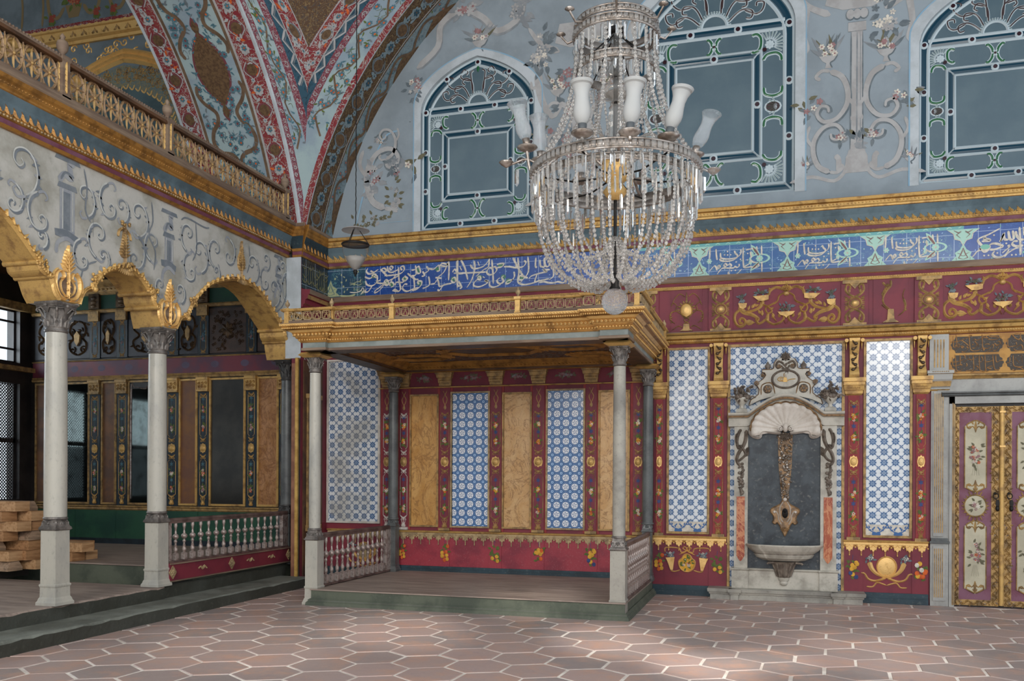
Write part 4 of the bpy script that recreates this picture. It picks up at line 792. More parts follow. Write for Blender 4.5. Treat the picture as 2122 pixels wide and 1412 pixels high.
# strokes of the inscriptions, millimetres on the wall (x, z, x, z, ...)
TXL=[[-5362,4336,-5384,4296,-5354,4259,-5293,4262,-5203,4312],[-5323,4299,-5278,4275,-5248,4287],[-5407,4221,-5338,4193,-5270,4217,-5229,4200,-5248,4246,-5293,4242,-5285,4207],[-5396,4165,-5376,4112,-5307,4090,-5239,4121,-5217,4189,-5225,4231],[-5164,4165,-5232,4134,-5141,4115,-5052,4144,-4977,4174,-4888,4210],[-5292,4096,-5352,4016,-5405,4012,-5383,4046],[-5111,4100,-5186,4021,-5254,3990,-5246,4024,-5201,4050,-5111,4107,-5066,4083],[-5135,4280,-5157,4309,-5112,4320,-5082,4277,-5135,4267],[-5172,4310,-5097,4237,-5067,4207],[-5068,4345,-5052,4275,-4992,4258,-4903,4293],[-5038,4322,-5015,4344,-4985,4319,-5015,4294,-5038,4322],[-5089,4105,-5111,4141,-5082,4160,-5051,4124,-5066,4083,-5111,4100],[-5021,4074,-5036,4109,-4992,4120,-4969,4078,-5014,4053],[-4933,4227,-4992,4162,-5051,4082],[-4903,4321,-4895,4156,-4872,4031,-4902,3992,-4991,4010],[-4851,4277,-4874,4319,-4829,4330,-4821,4275,-4903,4225,-5112,4217],[-4652,4332,-4644,4209,-4710,4193],[-4769,4230,-4695,4171,-4651,4141,-4607,4139],[-4799,4205,-4843,4153,-4799,4130,-4769,4162,-4814,4192],[-4769,4162,-4843,4112,-4932,4117,-4947,4077],[-4711,4268,-4652,4278,-4608,4316,-4578,4232,-4622,4222,-4645,4271],[-4681,4198,-4665,4047,-4687,3980],[-4599,4070,-4622,4112,-4563,4109,-4570,4055,-4636,4004,-4709,3995],[-4769,4080,-4813,4083,-4842,4029,-4783,3985,-4695,4008,-4607,4030],[-4857,4030,-4902,3992,-4961,4022,-4991,3997],[-4549,4244,-4520,4188,-4563,4177],[-4491,4309,-4462,4252,-4520,4215],[-4462,4280,-4389,4262,-4317,4311,-4302,4243,-4345,4232],[-4187,4343,-4202,4290,-4288,4309,-4259,4334,-4173,4309],[-4202,4290,-4244,4212,-4331,4150,-4360,4151],[-4461,4171,-4446,4062,-4504,4024,-4548,4013],[-4432,4061,-4374,4071,-4345,4110],[-4273,4133,-4330,4136,-4316,4081,-4301,4026,-4215,4048,-4129,4057],[-4129,4111,-4086,4135,-4071,4080,-4114,4069,-4136,4104],[-4129,4057,-4243,4036,-4301,3972,-4330,3987],[-4173,4356,-4166,4275,-4172,4100],[-4059,4349,-4050,4173,-4043,4025,-3986,4022],[-4115,4204,-4087,4243,-4029,4185,-3962,4181],[-4015,4279,-3987,4223],[-4029,4078,-3985,3995,-4014,3983],[-4043,4396,-4045,4208,-4048,3993],[-4000,4367,-3943,4256,-3899,4092],[-4099,4191,-3886,4182,-3632,4180],[-3865,4291,-3815,4234,-3689,4253,-3619,4315,-3605,4341],[-3809,4341,-3801,4233,-3843,4089,-3913,3986],[-3744,4136,-3758,4097,-3716,4081,-3730,4135],[-3759,4324,-3738,4269],[-3598,4354,-3612,4248,-3675,4212,-3787,4126],[-3563,4338,-3549,4178,-3541,4018],[-3542,4204,-3591,4233,-3632,4183,-3604,4141,-3535,4150,-3493,4201,-3521,4242,-3556,4225],[-3493,4267,-3452,4278,-3396,4274,-3424,4236,-3493,4227],[-3396,4234,-3313,4229,-3231,4211,-3135,4218,-3094,4268,-3122,4296],[-3273,4345,-3231,4264,-3134,4100,-3066,4069],[-3245,4344,-3231,4224],[-3068,4345,-3060,4148,-3148,4035,-3189,3998],[-3204,4341,-3189,4156,-3202,4025,-3120,3981,-2984,3999,-2903,4033],[-3134,4087,-3175,4102,-3189,4050,-3134,4047],[-3258,4160,-3251,4093,-3312,4018,-3367,4008,-3340,4046,-3271,4055],[-3396,4115,-3423,4091,-3395,4036,-3451,4013,-3492,4055,-3451,4092],[-3590,4047,-3590,3994,-3534,3971,-3450,3999,-3395,4062],[-3604,4061,-3660,4065,-3618,4036,-3730,3989,-3814,4007,-3800,4060,-3744,4096],[-2959,4325,-2965,4220,-2945,4193],[-2905,4295,-2898,4216,-2877,4202,-2844,4200,-2851,4305],[-2844,4317,-2830,4212,-2783,4209,-2770,4312],[-2944,4101,-2971,4011,-2903,4020,-2782,4039],[-2769,4156,-2864,4162,-2810,4132,-2877,4123,-3012,4092,-3052,4055],[-2729,4205,-2722,4075,-2782,4026],[-2917,3995,-2849,4004,-2782,3987,-2715,3983,-2662,3993,-2595,3976,-2542,4012],[-2635,4083,-2608,4029],[-2570,4221,-2490,4151,-2450,4162],[-2437,4161,-2430,4083],[-2306,4333,-2293,4204,-2279,4061],[-3314,4335,-3307,4332],[-3348,4340,-3342,4337],[-3176,4161,-3169,4158],[-2905,4334,-2878,4345],[-3688,4120,-3660,4105],[-2517,4309,-2510,4204,-2556,4117],[-2398,4326,-2391,4171,-2450,4136]]
TXG=[[-5089,4123],[-5011,4094],[-4821,4158],[-4615,4262],[-4600,4084],[-4331,4258],[-4107,4116],[-5278,4220],[-3445,4261],[-3148,4081],[-3333,4046],[-3403,4103],[-3733,4116],[-4085,4116]]
TXR=[[1824,4284,1827,4126,1829,3965],[1773,4280,1779,4193,1776,4106,1755,4084,1729,4101,1715,4166,1706,4218],[1715,4126,1701,4080,1657,4051,1636,4045],[1631,4278,1629,4164,1634,4060,1643,4032,1679,4030,1715,4035,1744,4025,1769,4024,1798,4038,1787,4058,1766,4048,1755,4025],[1658,4242,1700,4250,1749,4258],[1604,4253,1606,4213,1584,4175,1540,4154,1482,4146,1416,4155,1390,4172,1386,4228],[1536,4242,1548,4209,1570,4184,1559,4161],[1379,4157,1394,4132,1453,4120,1519,4128,1570,4160],[1588,4079,1585,4048,1563,4037,1541,4051,1534,4035,1505,4033,1461,4036,1424,4039,1395,4029,1351,3968],[1420,4075,1438,4093,1457,4072,1439,4054,1420,4075],[1464,4064,1486,4086,1506,4061,1486,4040],[1475,3992,1472,3968,1498,3947,1549,3951,1585,3977,1614,4014],[1338,4280,1342,4208,1350,4143],[1271,4309,1272,4229,1265,4133],[1269,4013,1299,4051,1321,4073,1339,4056,1350,4016],[1354,4055,1369,4078,1383,4057,1369,4038,1354,4055]]
TXRD=[[1463,4239],[1430,4201],[1464,4197],[1496,4197],[1551,4201],[1555,4105],[1602,4134],[1678,4200],[1679,4121],[1505,4002],[1548,4003]]
TXE=[[2468,4298,2353,4237,2248,4190,2284,4118,2347,4051],[2347,4051,2312,4046,2270,4088,2263,4065,2235,4051,2207,4014,2186,3992],[2347,4051,2364,4089,2368,4120,2423,4131,2500,4095,2465,4078,2410,4063,2368,4066],[2332,4208,2304,4194,2353,4183,2367,4166,2284,4165],[2555,4107,2562,4079,2527,4047,2493,4018],[2651,4142,2610,4141,2596,4112,2630,4086,2706,4092],[2706,4092,2631,4063,2562,4021,2514,3971],[2417,4047,2396,4009,2424,3977,2479,3973,2528,4001,2562,4052],[2599,4265,2608,4172,2582,4163,2568,4183,2554,4265],[2554,4265,2561,4176,2527,4167,2513,4187,2506,4241],[2520,4248,2492,4196,2472,4151,2492,4173,2506,4241],[2667,4299,2675,4129,2679,3983],[2705,4296,2711,4203],[2630,4255,2637,4209,2671,4160,2711,4157]]
TXED=[[2444,4022],[2590,3989],[2631,3990],[2534,4124],[2309,4000],[2354,4001],[2409,4225]]
TXB=[[2023,3110,2030,3049,2032,2978,2054,2987,2049,3010],[1991,3097,1996,3036,1998,2975,2020,2969,2015,2998],[1968,3030,2024,3032,2079,3047,2185,3094,2155,3100],[2079,3047,2117,3017,2156,2978],[2159,3090,2164,2997,2173,2940,2198,2921,2249,2923,2278,2936,2290,2955],[2009,2932,2045,2964,2079,2981,2105,2966,2088,2957,2079,2976],[2122,2961,2134,2970,2147,2951,2122,2919,2097,2910,2080,2920],[2189,3033,2214,3055,2231,3041,2269,3049,2298,3066],[2189,2996,2202,2995,2185,2986],[2214,3032,2240,2994,2215,2953,2189,2954],[2248,3003,2257,2960],[2290,3104,2294,3038,2297,2959,2316,2926,2299,2926],[2286,3071,2332,3088,2336,3065,2353,3066,2298,3066],[2382,3091,2365,3077,2449,3069,2453,3051,2403,3039,2345,3050],[2316,2986,2341,2995,2370,2989],[2295,2954,2341,2943,2374,2961,2399,2988,2408,2973,2399,2937,2333,2906],[2416,3001,2437,2982,2466,2981],[2449,3018,2470,3017,2470,2985,2424,2964],[2404,2918,2437,2921,2462,2962],[2482,3077,2487,2975],[2012,2885,2020,2814,2025,2720,2047,2696,2076,2700,2089,2723],[2065,2879,2070,2775,2089,2761],[1986,2853,1989,2778,2004,2754,2063,2766,2089,2770],[1965,2802,2025,2800,2072,2813,2118,2839,2109,2872,2097,2863],[2148,2871,2150,2838],[2101,2793,2148,2829,2182,2818,2215,2836,2245,2854],[2198,2879,2207,2715,2174,2702,2123,2694],[2224,2742,2241,2746,2250,2723,2216,2691,2174,2678],[2261,2876,2266,2736,2271,2694],[2320,2874,2325,2693,2292,2689,2271,2699],[2270,2783,2300,2814,2283,2857],[2325,2790,2367,2794,2400,2807],[2400,2867,2411,2755,2421,2708,2442,2698,2471,2707,2471,2730],[2431,2866,2438,2787,2483,2804,2508,2798],[2404,2746,2342,2725,2384,2709,2342,2683,2329,2711],[2131,2783,2140,2754,2123,2750],[2059,2738,2038,2720],[2598,3086,2631,3048,2668,3028,2672,3051],[2598,3086,2664,3107],[2680,3106,2684,3041,2713,3003],[2553,3047,2555,2963,2590,2957,2640,2969,2635,3006],[2615,2933,2632,2910,2697,2912,2701,2949,2681,2972,2631,2937],[2574,2842,2570,2778,2541,2774],[2607,2860,2612,2749,2649,2725,2714,2727],[2624,2822,2689,2857],[2624,2822,2669,2770],[2693,2861,2698,2769],[2599,2703,2624,2684,2665,2719,2715,2690]]
def unp(q): return [(q[i] / 1000, q[i + 1] / 1000) for i in range(0, len(q), 2)]
def dots(mb, L, r, m, w):
    for q in L:
        x, z = unp(q)[0]; mb.disc(F1, x, z, r, r, m, w, 0, 6)
def scatter(mb, x0, x1, z0, z1, n, seed, ms, w, s=.02):
    q = random.Random(seed)
    for k in range(n):
        x, z, a = q.uniform(x0, x1), q.uniform(z0, z1), q.uniform(0, 6.3); m = q.choice(ms)
        if k % 3: mb.leaf(F1, x, z, a, s * 1.6, s * .35, m, w, 0)
        else: mb.flower(F1, x, z, s * .7, m, m, w, 0, 5)
wb = .012
# cobalt band
mb = MB(); mb.box(F1, -5.40, -1.62, 3.955, 4.356, 0, wb, 0)
scatter(mb, -5.38, -1.65, 3.97, 4.34, 150, 3, [2, 3, 2], wb + .001, .012)
for q in TXG: x, z = unp(q)[0]; mb.disc(F1, x, z, .036, .03, 4, wb + .001)
for q in TXL: mb.stroke(F1, unp(q), .0135, 1, 0, wb + .003, None, 4, False, .5, .75)
for q in TXL[:26]:   # the verse runs on behind the chandelier
    P = [(x + 3.32, z) for x, z in unp(q)]
    if min(p[0] for p in P) > -2.02 and max(p[0] for p in P) < -1.64: mb.stroke(F1, P, .013, 1, 0, wb + .003, None, 4, False, .5, .75)
tag(mb.build('inscription_band', [TBAND, PWH, mk('light_blue_glaze', '7fa0d8'), PTE, mk('green_glaze', '3f7358')]), 'cobalt blue tile band with dense white calligraphy above the canopy', 'tile inscription')
# lighter band with the repeated verse panels
mb = MB(); mb.box(F1, -1.62, 2.10, 3.955, 4.356, 0, wb, 0); mb.box(F1, -1.62, 2.10, 4.318, 4.356, wb, wb + .002, 5)
for k in range(60): x = -1.6 + 3.7 * k / 60; mb.leaf(F1, x, 4.33, .5 if k % 2 else 2.6, .05, .006, 3, wb + .003, 0)
SX = [-1.93, -.864, .174, 1.158, 2.094]
for i in range(1, 5):
    sx = SX[i]; sc = (SX[i] - SX[i - 1]) / .936
    for q in TXR:
        P = [(sx + (x - 2.094) * sc, z) for x, z in unp(q)]
        if min(p[0] for p in P) > -1.6: mb.stroke(F1, P, .011, 1, 0, wb + .004, None, 4, False, .5, .75)
    for q in TXRD:
        x, z = unp(q)[0]; x = sx + (x - 2.094) * sc
        if x > -1.6: mb.disc(F1, x, z, .010, .010, 1, wb + .004, 0, 6)
    xf = sx - .29 * sc
    if xf > -1.5:
        for a, x, z, L, W in ((-.95, xf - .1, 4.3, .2, .028), (.75, xf - .11, 3.985, .17, .022)): mb.leaf(F1, x, z, a, L, W, 3, wb + .003, 0); mb.leaf(F1, x + .02, z + (.02 if a > 0 else -.03), a, L * .8, W * .45, 6, wb + .006, 0)
        mb.disc(F1, xf, 4.13, .125, .06, 3, wb + .003, 0, 16); mb.disc(F1, xf, 4.13, .1, .043, 0, wb + .005, 0, 14); mb.flower(F1, xf, 4.13, .045, 3, 1, wb + .007, 0, 8); mb.leaf(F1, xf - .1, 4.22, -1.2, .07, .02, 3, wb + .003, 0); mb.leaf(F1, xf - .1, 4.06, 1.9, .06, .02, 3, wb + .003, 0)
    if i < 5:
        lattice_star(mb, sx, 3.962, .24, 3, 6); P = [(sx + a, 4.318 - b) for a, b in ((-.17, 0), (-.1, .05), (-.09, .11), (-.03, .13), (0, .19), (.03, .13), (.09, .11), (.1, .05), (.17, 0))]; mb.poly(F1, P, 3, wb, wb + .001); mb.stroke(F1, P, .005, 1, 0, wb + .003, raw=True)
        for s_ in (1, -1):
            for q in ([(.02, .03), (.07, .06), (.03, .1)], [(.1, .01), (.05, .04), (.02, .02)]): mb.stroke(F1, [(sx + s_ * a, 4.318 - b) for a, b in q], .006, 6, 0, wb + .004, raw=True)
scatter(mb, -1.6, 2.08, 3.97, 4.3, 110, 9, [2, 3], wb + .001, .014)
for q in range(3): mb.flower(F1, SX[q + 1] + .12, 4.13, .035, 3, 1, wb + .005, 0, 6)
tag(mb.build('inscription_band', [TBAND2, PWH, mk('pale_blue_glaze', '8fb0d4'), mk('turquoise_glaze', '9cc3b4'), PTE, mk('sea_green_border', '5f9fa0'), mk('tile_red_line', '6e4440')]), 'lighter blue tile band repeating one verse cartouche above the crimson frieze', 'tile inscription')
mb = MB(); mb.box(F1, 2.10, 4.5, 3.955, 4.356, 0, wb, 0)
for q in TXE: mb.stroke(F1, unp(q), .015, 1, 0, wb + .003, None, 4, False, .5, .75)
for q in TXE[:9]: mb.stroke(F1, [(x + .62, z) for x, z in unp(q)], .015, 1, 0, wb + .003, None, 4, False, .5, .75)
dots(mb, TXED, .011, 1, wb + .003); scatter(mb, 2.17, 4.3, 3.97, 4.33, 60, 2, [2, 3], wb + .001, .016); mb.disc(F1, 2.32, 4.10, .05, .03, 3, wb + .002)
tag(mb.build('inscription_band', [TBAND, PWH, mk('light_blue_glaze', '7fa0d8'), mk('turquoise_glaze', '6cab98')]), 'deep blue tile band with one large white word above the door corner', 'tile inscription')
# teal tiles in the corner with leaves and the small date panel
mb = MB(); mb.box(F1, -5.985, -5.40, 3.955, 4.356, 0, wb, 0); scatter(mb, -5.97, -5.42, 3.98, 4.33, 26, 6, [2, 3, 2], wb + .001, .024); lattice_star(mb, -5.93, 3.97, .3, 2, 3)
for k in range(7): mb.stroke(F1, [(-5.63 + .03 * k, 4.21), (-5.62 + .03 * k, 4.16 - .006 * k)], .003, 2, 0, wb + .003, raw=True)
mb.stroke(F1, [(-5.64, 4.15), (-5.58, 4.14), (-5.52, 4.16), (-5.46, 4.15)], .004, 2, 0, wb + .003); mb.stroke(F1, [(-5.64, 4.12), (-5.56, 4.13), (-5.5, 4.11), (-5.45, 4.13)], .004, 2, 0, wb + .003)
x0 = -5.57   # the date 1077 in Eastern Arabic digits
mb.stroke(F1, [(x0, 4.08), (x0, 4.04)], .004, 2, 0, wb + .003, raw=True, ends=1.); mb.disc(F1, x0 + .02, 4.058, .004, .004, 2, wb + .003)
for k in (.045, .075): mb.stroke(F1, [(x0 + k - .012, 4.08), (x0 + k, 4.045), (x0 + k + .012, 4.08)], .004, 2, 0, wb + .003, raw=True)
mb.stroke(F1, [(-5.64, 4.02), (-5.55, 4.01), (-5.47, 4.03), (-5.44, 4.07), (-5.42, 4.03), (-5.47, 3.98)], .007, 1, 0, wb + .003); mb.stroke(F1, [(-5.8, 3.98), (-5.65, 3.965), (-5.55, 3.985)], .012, 2, 0, wb + .003)
tag(mb.build('inscription_band', [TBANDD, PWH, mk('yellow_green_glaze', 'a8ad84'), PTE]), 'dull teal corner tiles with leaf sprays and small script behind the glass lantern', 'tile inscription')
# ---------------------------------------------------------------- inside the canopy: wall panelling
def wood_panel(x0, x1, m, label): return panel(x0, x1, .80, 2.55, m, GOLDD, label, 'wooden panel', 'burr_wood_board', .022, 'golden burr wood boards under the canopy', False, w=.006)
wood_panel(-4.70, -4.325, BURR, 'golden burr wood board under the canopy, next to the left rear dark column')
wood_panel(-3.385, -3.025, BURRR, 'honey burr wood board under the canopy, between the two ringed tile panels')
wood_panel(-2.10, -1.74, BURRR, 'honey burr wood board under the canopy, half behind the right front column')
panel(-4.11, -3.60, .80, 2.575, TD, GOLDP, 'left of two narrow blue tile panels with white discs under the canopy', 'tile panel', 'tile_panel', .022, TG)
panel(-2.79, -2.315, .80, 2.58, TD, GOLDP, 'right of two narrow blue tile panels with white discs under the canopy', 'tile panel', 'tile_panel', .022, TG)
panel(-5.95, -5.19, .835, 3.06, TS2, WPAINT, 'large dusky star tile panel in pale frame, behind the left canopy balustrade', 'tile panel', 'tile_panel', .026, TG)
PIN = [(-5.125, -5.0, 1, 'with white line frame, left of the rear dark column'), (-4.875, -4.745, 1, 'with white line frame, right of the rear dark column'), (-4.29, -4.135, 0, 'between golden board and left disc tiles'), (-3.575, -3.415, 0, 'between left disc tiles and middle board'), (-2.995, -2.83, 0, 'between middle board and right disc tiles'), (-2.29, -2.14, 0, 'between right disc tiles and right board'), (-1.68, -1.54, 0, 'beside the right rear dark column')]
for x0, x1, wh, txt in PIN:
    cx, W = (x0 + x1) / 2, (x1 - x0) / 2; root = thing('pilaster', 'crimson pilaster under the canopy, ' + txt, 'pilaster', (cx, 11.12, .735), 'painted pilasters under the canopy')
    mb = MB(); mb.box(F1, cx - W - .03, cx + W + .03, .735, 2.66, 0, .012, 0); mb.box(F1, cx - W * .95, cx + W * .95, .76, 2.66, .012, .02, 3); mb.box(F1, cx - W, cx + W, .735, .77, 0, .05, 4 if not wh else 1)
    painted_strip(mb, cx, W * .78, .78, 2.32, 1.66, 1, [5, 6, 7, 8, 9], 2, .021); mb.stroke(F1, [(cx - .03, 2.62), (cx, 2.56), (cx + .03, 2.5), (cx, 2.42)], .005, 4, .003, .021); mb.stroke(F1, [(cx + .03, 2.62), (cx, 2.56), (cx - .03, 2.5), (cx, 2.42)], .005, 4, .003, .021); mb.leaf(F1, cx, 2.36, 1.57, .07, .02, 4, .021, .004)
    mb.build('shaft', [REDR, WPAINT if wh else GOLDD, GOLDD if wh else GOLD, RED, GOLDD, PWH, POR, PYE, PBL, PLF], root)
    mb = MB(); z = 2.68; cap = [(z, .0), (z, .03), (z + .035, .035), (z + .04, .045), (z + .10, .055), (z + .105, .075), (z + .15, .085), (z + .155, .10), (z + .205, .11), (z + .205, 0)]
    for i in range(len(cap) - 1):
        e = lambda a: W * .88 + a[1] * .5; a, b = cap[i], cap[i + 1]; mb.face([F1(cx - e(a), *a), F1(cx + e(a), *a), F1(cx + e(b), *b), F1(cx - e(b), *b)], 0)
        for s_ in (1, -1): mb.face([F1(cx + s_ * e(a), *a), F1(cx + s_ * e(a), a[0], 0), F1(cx + s_ * e(b), b[0], 0), F1(cx + s_ * e(b), *b)], 0)
    for k in range(7): mb.disc(F1, cx + (k - 3) * W * .28, 2.75, .011, .011, 0, .05, .01, 6)
    mb.build('capital', [GOLDD], root)
moulding('trim_4', -5.2, -1.4, 2.655, [(0, .02, 0), (.006, .032, 0), (.016, .03, 0), (.02, 0, 0)], None, kind='structure'); moulding('trim_5', -5.2, -1.4, 2.882, [(0, .02, 0), (.01, .06, 0), (.03, .09, 1), (.035, 0, 1)], None, kind='structure')
for i, (a, b) in enumerate(((-4.72, -4.30), (-4.12, -3.58), (-3.40, -3.0), (-2.82, -2.30), (-2.13, -1.69))):
    mb = MB(); mb.box(F1, a, b, 2.68, 2.88, 0, .01, 0); c = (a + b) / 2; W = (b - a) * .26
    mb.stroke(F1, [(c - W, 2.76), (c - W * .5, 2.80), (c, 2.82), (c + W * .5, 2.80), (c + W, 2.76)], .005, 3, 0, .011); bouquet(mb, F1, c, 2.785, W * .9, .022, 16, i, [1, 2, 1], .002, .012, .018, 3)
    tag(mb.build('painted_frieze_board', [RED, PRO, GREYP, POL]), 'rose spray board under the canopy, above the ' + ('left burr board', 'left disc tiles', 'middle burr board', 'right disc tiles', 'burr board behind the front column')[i], 'painted board', 'rose spray boards under the canopy')
def oin(mb):
    for i, x in enumerate((-4.2, -3.5, -2.9, -2.21)): fruit(mb, x, .45, 1.05, i, 5)
    fruit(mb, -4.82, .45, .9, 0, 5)
dado(-4.88, -1.54, .70, REDD, GOLDP, 'bright crimson dado with pale fringe and hanging painted fruit, under the canopy', [(-4.28, -4.14), (-3.58, -3.41), (-3.0, -2.83), (-2.3, -2.13)], .18, .07, orn=oin, fr_h=.006)
dado(-5.96, -4.98, .70, RED, GOLDP, 'dark crimson dado with faded gilt scrolls, behind the left canopy balustrade', [], .0, .2, orn=lambda mb: (trophy(-5.4, 1)(mb)), fr_h=.006)
# ================================================================ DOOR, INSCRIPTION BOARD, GREY PILASTER
root = bpy.data.objects.new('door_1', None); scene.collection.objects.link(root); root.location = (2.5, 11.12, 0); root['_b'] = (2.5, 11.12, 0); root['kind'] = 'structure'
# marble surround
mb = MB(); f = F1
mb.box(f, 1.955, 2.01, .0, 2.40, 0, .05, 0); mb.box(f, 2.985, 3.04, .0, 2.40, 0, .05, 0); mb.box(f, 1.955, 3.04, 2.32, 2.40, 0, .05, 0)
mb.box(f, 1.87, 1.955, 0, 2.47, 0, .03, 0); mb.box(f, 3.04, 3.12, 0, 2.47, 0, .03, 0)
for w_, d in ((.0, .055), (.012, .062), (.024, .05)): mb.box(f, 1.985 + w_, 1.993 + w_, .02, 2.33 - w_, .04, d, 1)
mb.box(f, 1.83, 3.16, 2.40, 2.62, 0, .04, 0); mb.prof(f, [(2.40, 0), (2.40, .05), (2.415, .075), (2.43, .07), (2.44, .09), (2.455, .09), (2.46, 0)], 1.87, 3.12, 2)
mb.prof(f, [(2.60, 0), (2.60, .05), (2.615, .06), (2.62, .05), (2.64, .075), (2.655, .075), (2.66, 0)], 1.93, 3.5, 3)
mb.build('door_frame', [GREYM, GOLDD, DMARB, GOLDD], root)
mb = MB(); mb.box(f, 2.012, 2.985, .0, 2.32, -.01, .002, 0); mb.build('dark_gap', [DARK], root)
def carved_strip(mb, u0, u1, v0, v1, w, m, seed, h=.012):
    mb.box(f, u0, u1, v0, v1, w - .01, w, m); q = random.Random(seed); vert = (v1 - v0) > (u1 - u0); L = (v1 - v0) if vert else (u1 - u0); Wd = (u1 - u0) if vert else (v1 - v0); n = int(L / .05)
    for k in range(n):
        t = (k + .5) / n * L; s = 1 if k % 2 else -1; A = lambda a, b: (u0 + Wd / 2 + b, v0 + a) if vert else (u0 + a, v0 + Wd / 2 + b)
        mb.stroke(f, [A(t - .03, -s * Wd * .3), A(t - .005, s * Wd * .05), A(t + .02, s * Wd * .25), A(t, s * Wd * .36), A(t - .015, s * Wd * .2)], Wd * .09, m, h, w, Wd * .05, 3)
        for e in range(3): x, y = A(t + q.uniform(-.02, .02), q.uniform(-.38, .38) * Wd); mb.leaf(f, x, y, q.uniform(0, 6.3), Wd * .45, Wd * .12, m if q.random() > .12 else 2, w, h * .8)
def leaf_panel(mb, cx, z0, z1, W, m, g, flip=False):
    "cream field with scrolled gilt ends and a painted bouquet"
    mb.poly(f, [(cx - W, z0 + .06), (cx - W * .55, z0 + .05), (cx, z0), (cx + W * .55, z0 + .05), (cx + W, z0 + .06), (cx + W, z1 - .07), (cx + W * .6, z1 - .02), (cx, z1), (cx - W * .6, z1 - .02), (cx - W, z1 - .07)], m, .02, .024)
    for sx in (1, -1):
        mb.stroke(f, [(cx + sx * W, z0 + .06), (cx + sx * W, z1 - .07)], .006, g, .006, .024, raw=True, ends=1.)
        for z, q in ((z1 - .05, 1), (z0 + .06, -1)):
            mb.stroke(f, [(cx, z + q * .05), (cx + sx * W * .4, z + q * .03), (cx + sx * W * .8, z), (cx + sx * W * .7, z - q * .03), (cx + sx * W * .45, z - q * .02)], .008, g, .008, .024); mb.stroke(f, [(cx, z - q * .055), (cx + sx * W * .3, z - q * .02), (cx + sx * W * .55, z - q * .045), (cx + sx * W * .85, z - q * .03)], .006, g, .006, .024)
            mb.leaf(f, cx + sx * W * .2, z, q * 1.57 - sx * .5, .05, .01, g, .024, .006)
    for z, q in ((z1 - .05, 1), (z0 + .06, -1)): mb.leaf(f, cx, z - q * .09, q * 1.57, .14, .016, g, .024, .008)
    zc = (z0 + z1) / 2 + .01; bouquet(mb, f, cx, zc + .02, W * .62, (z1 - z0) * .2, 18, int(z0 * 31 + cx * 7), [6, 6, 5, 7], .002, .026, .02, 8)
    for k in range(4): mb.stroke(f, [(cx + (k - 1.5) * .01, zc - (z1 - z0) * .12), (cx + (k - 1.5) * .025, zc - (z1 - z0) * .27)], .003, 8, 0, .026)
for s_, nm in ((1, 0), (-1, 1)):
    A, B = (2.015, 2.47) if s_ == 1 else (2.525, 2.98); cx = (A + .05 + B - .075) / 2 if s_ == 1 else (A + .075 + B - .05) / 2; W = .112
    leaf = bpy.data.objects.new('door_leaf', None); scene.collection.objects.link(leaf); leaf.parent = root; leaf['_b'] = (2.5, 11.12, 0)
    mb = MB(); mb.box(f, A, B, .02, 2.285, 0, .014, 0)
    e0, e1 = (A, A + .048) if s_ == 1 else (B - .048, B); c0, c1 = (B - .075, B) if s_ == 1 else (A, A + .075)
    carved_strip(mb, e0, e1, .02, 2.285, .02, 1, 3); carved_strip(mb, c0, c1, .02, 2.285, .02, 1, 5); a0, a1 = (e1, c0) if s_ == 1 else (c1, e0)
    carved_strip(mb, a0, a1, 2.22, 2.285, .02, 1, 6); carved_strip(mb, a0, a1, .02, .085, .02, 1, 7)
    leaf_panel(mb, cx, 1.30, 2.13, W, 3, 4); leaf_panel(mb, cx, .15, .99, W, 3, 4)
    mb.disc(f, cx, 1.155, W * .98, .115, 3, .02, .004, 24); mb.stroke(f, [(cx + W * 1.02 * cos(t * pi / 14), 1.155 + .125 * sin(t * pi / 14)) for t in range(29)], .008, 4, .008, .02, None, 1, True, 1.)
    for k in range(22): t = 2 * pi * k / 22; mb.leaf(f, cx + W * 1.02 * cos(t), 1.155 + .125 * sin(t), t, .03 if abs(sin(t)) < .8 else .06, .008, 4, .02, .006)
    bouquet(mb, f, cx, 1.155, .05, .055, 8, 5, [6, 5], .002, .027, .02, 8)
    mb.build('carved_panelling', [MAUVE, GOLDD, SILV, CREAM, GOLDD, PWH, PRO, POR, POL], leaf)
    mb = MB(); hx = 2.425 if s_ == 1 else 2.565; rg = [(hx + .026 * cos(t * pi / 8), 11.05 - .02, 1.27 + .03 * sin(t * pi / 8)) for t in range(17)]; mb.tube(rg, .0055, 6, 0); mb.sph((hx, 11.075, 1.30), .014, 0); mb.poly(f, [(hx + .03 + .02 * cos(t * pi / 5), 1.19 + .04 * sin(t * pi / 5)) for t in range(10)], 0, .03, .042); mb.disc(f, hx + .03, 1.13, .022, .035, 0, .03, .02)
    mb.build('ring_handle', [IRON], leaf)
mb = MB(); mb.prof(F1, [(0, 0)], 0, 1) if 0 else None
mb.tube([(2.497, 11.09, .03), (2.497, 11.09, 2.285)], .026, 10, 0); mb.box(F1, 2.468, 2.526, 1.82, 1.84, .0, .065, 1); mb.box(F1, 2.468, 2.526, 2.21, 2.23, .0, .065, 1); mb.build('astragal', [GOLD, GOLDB], root)
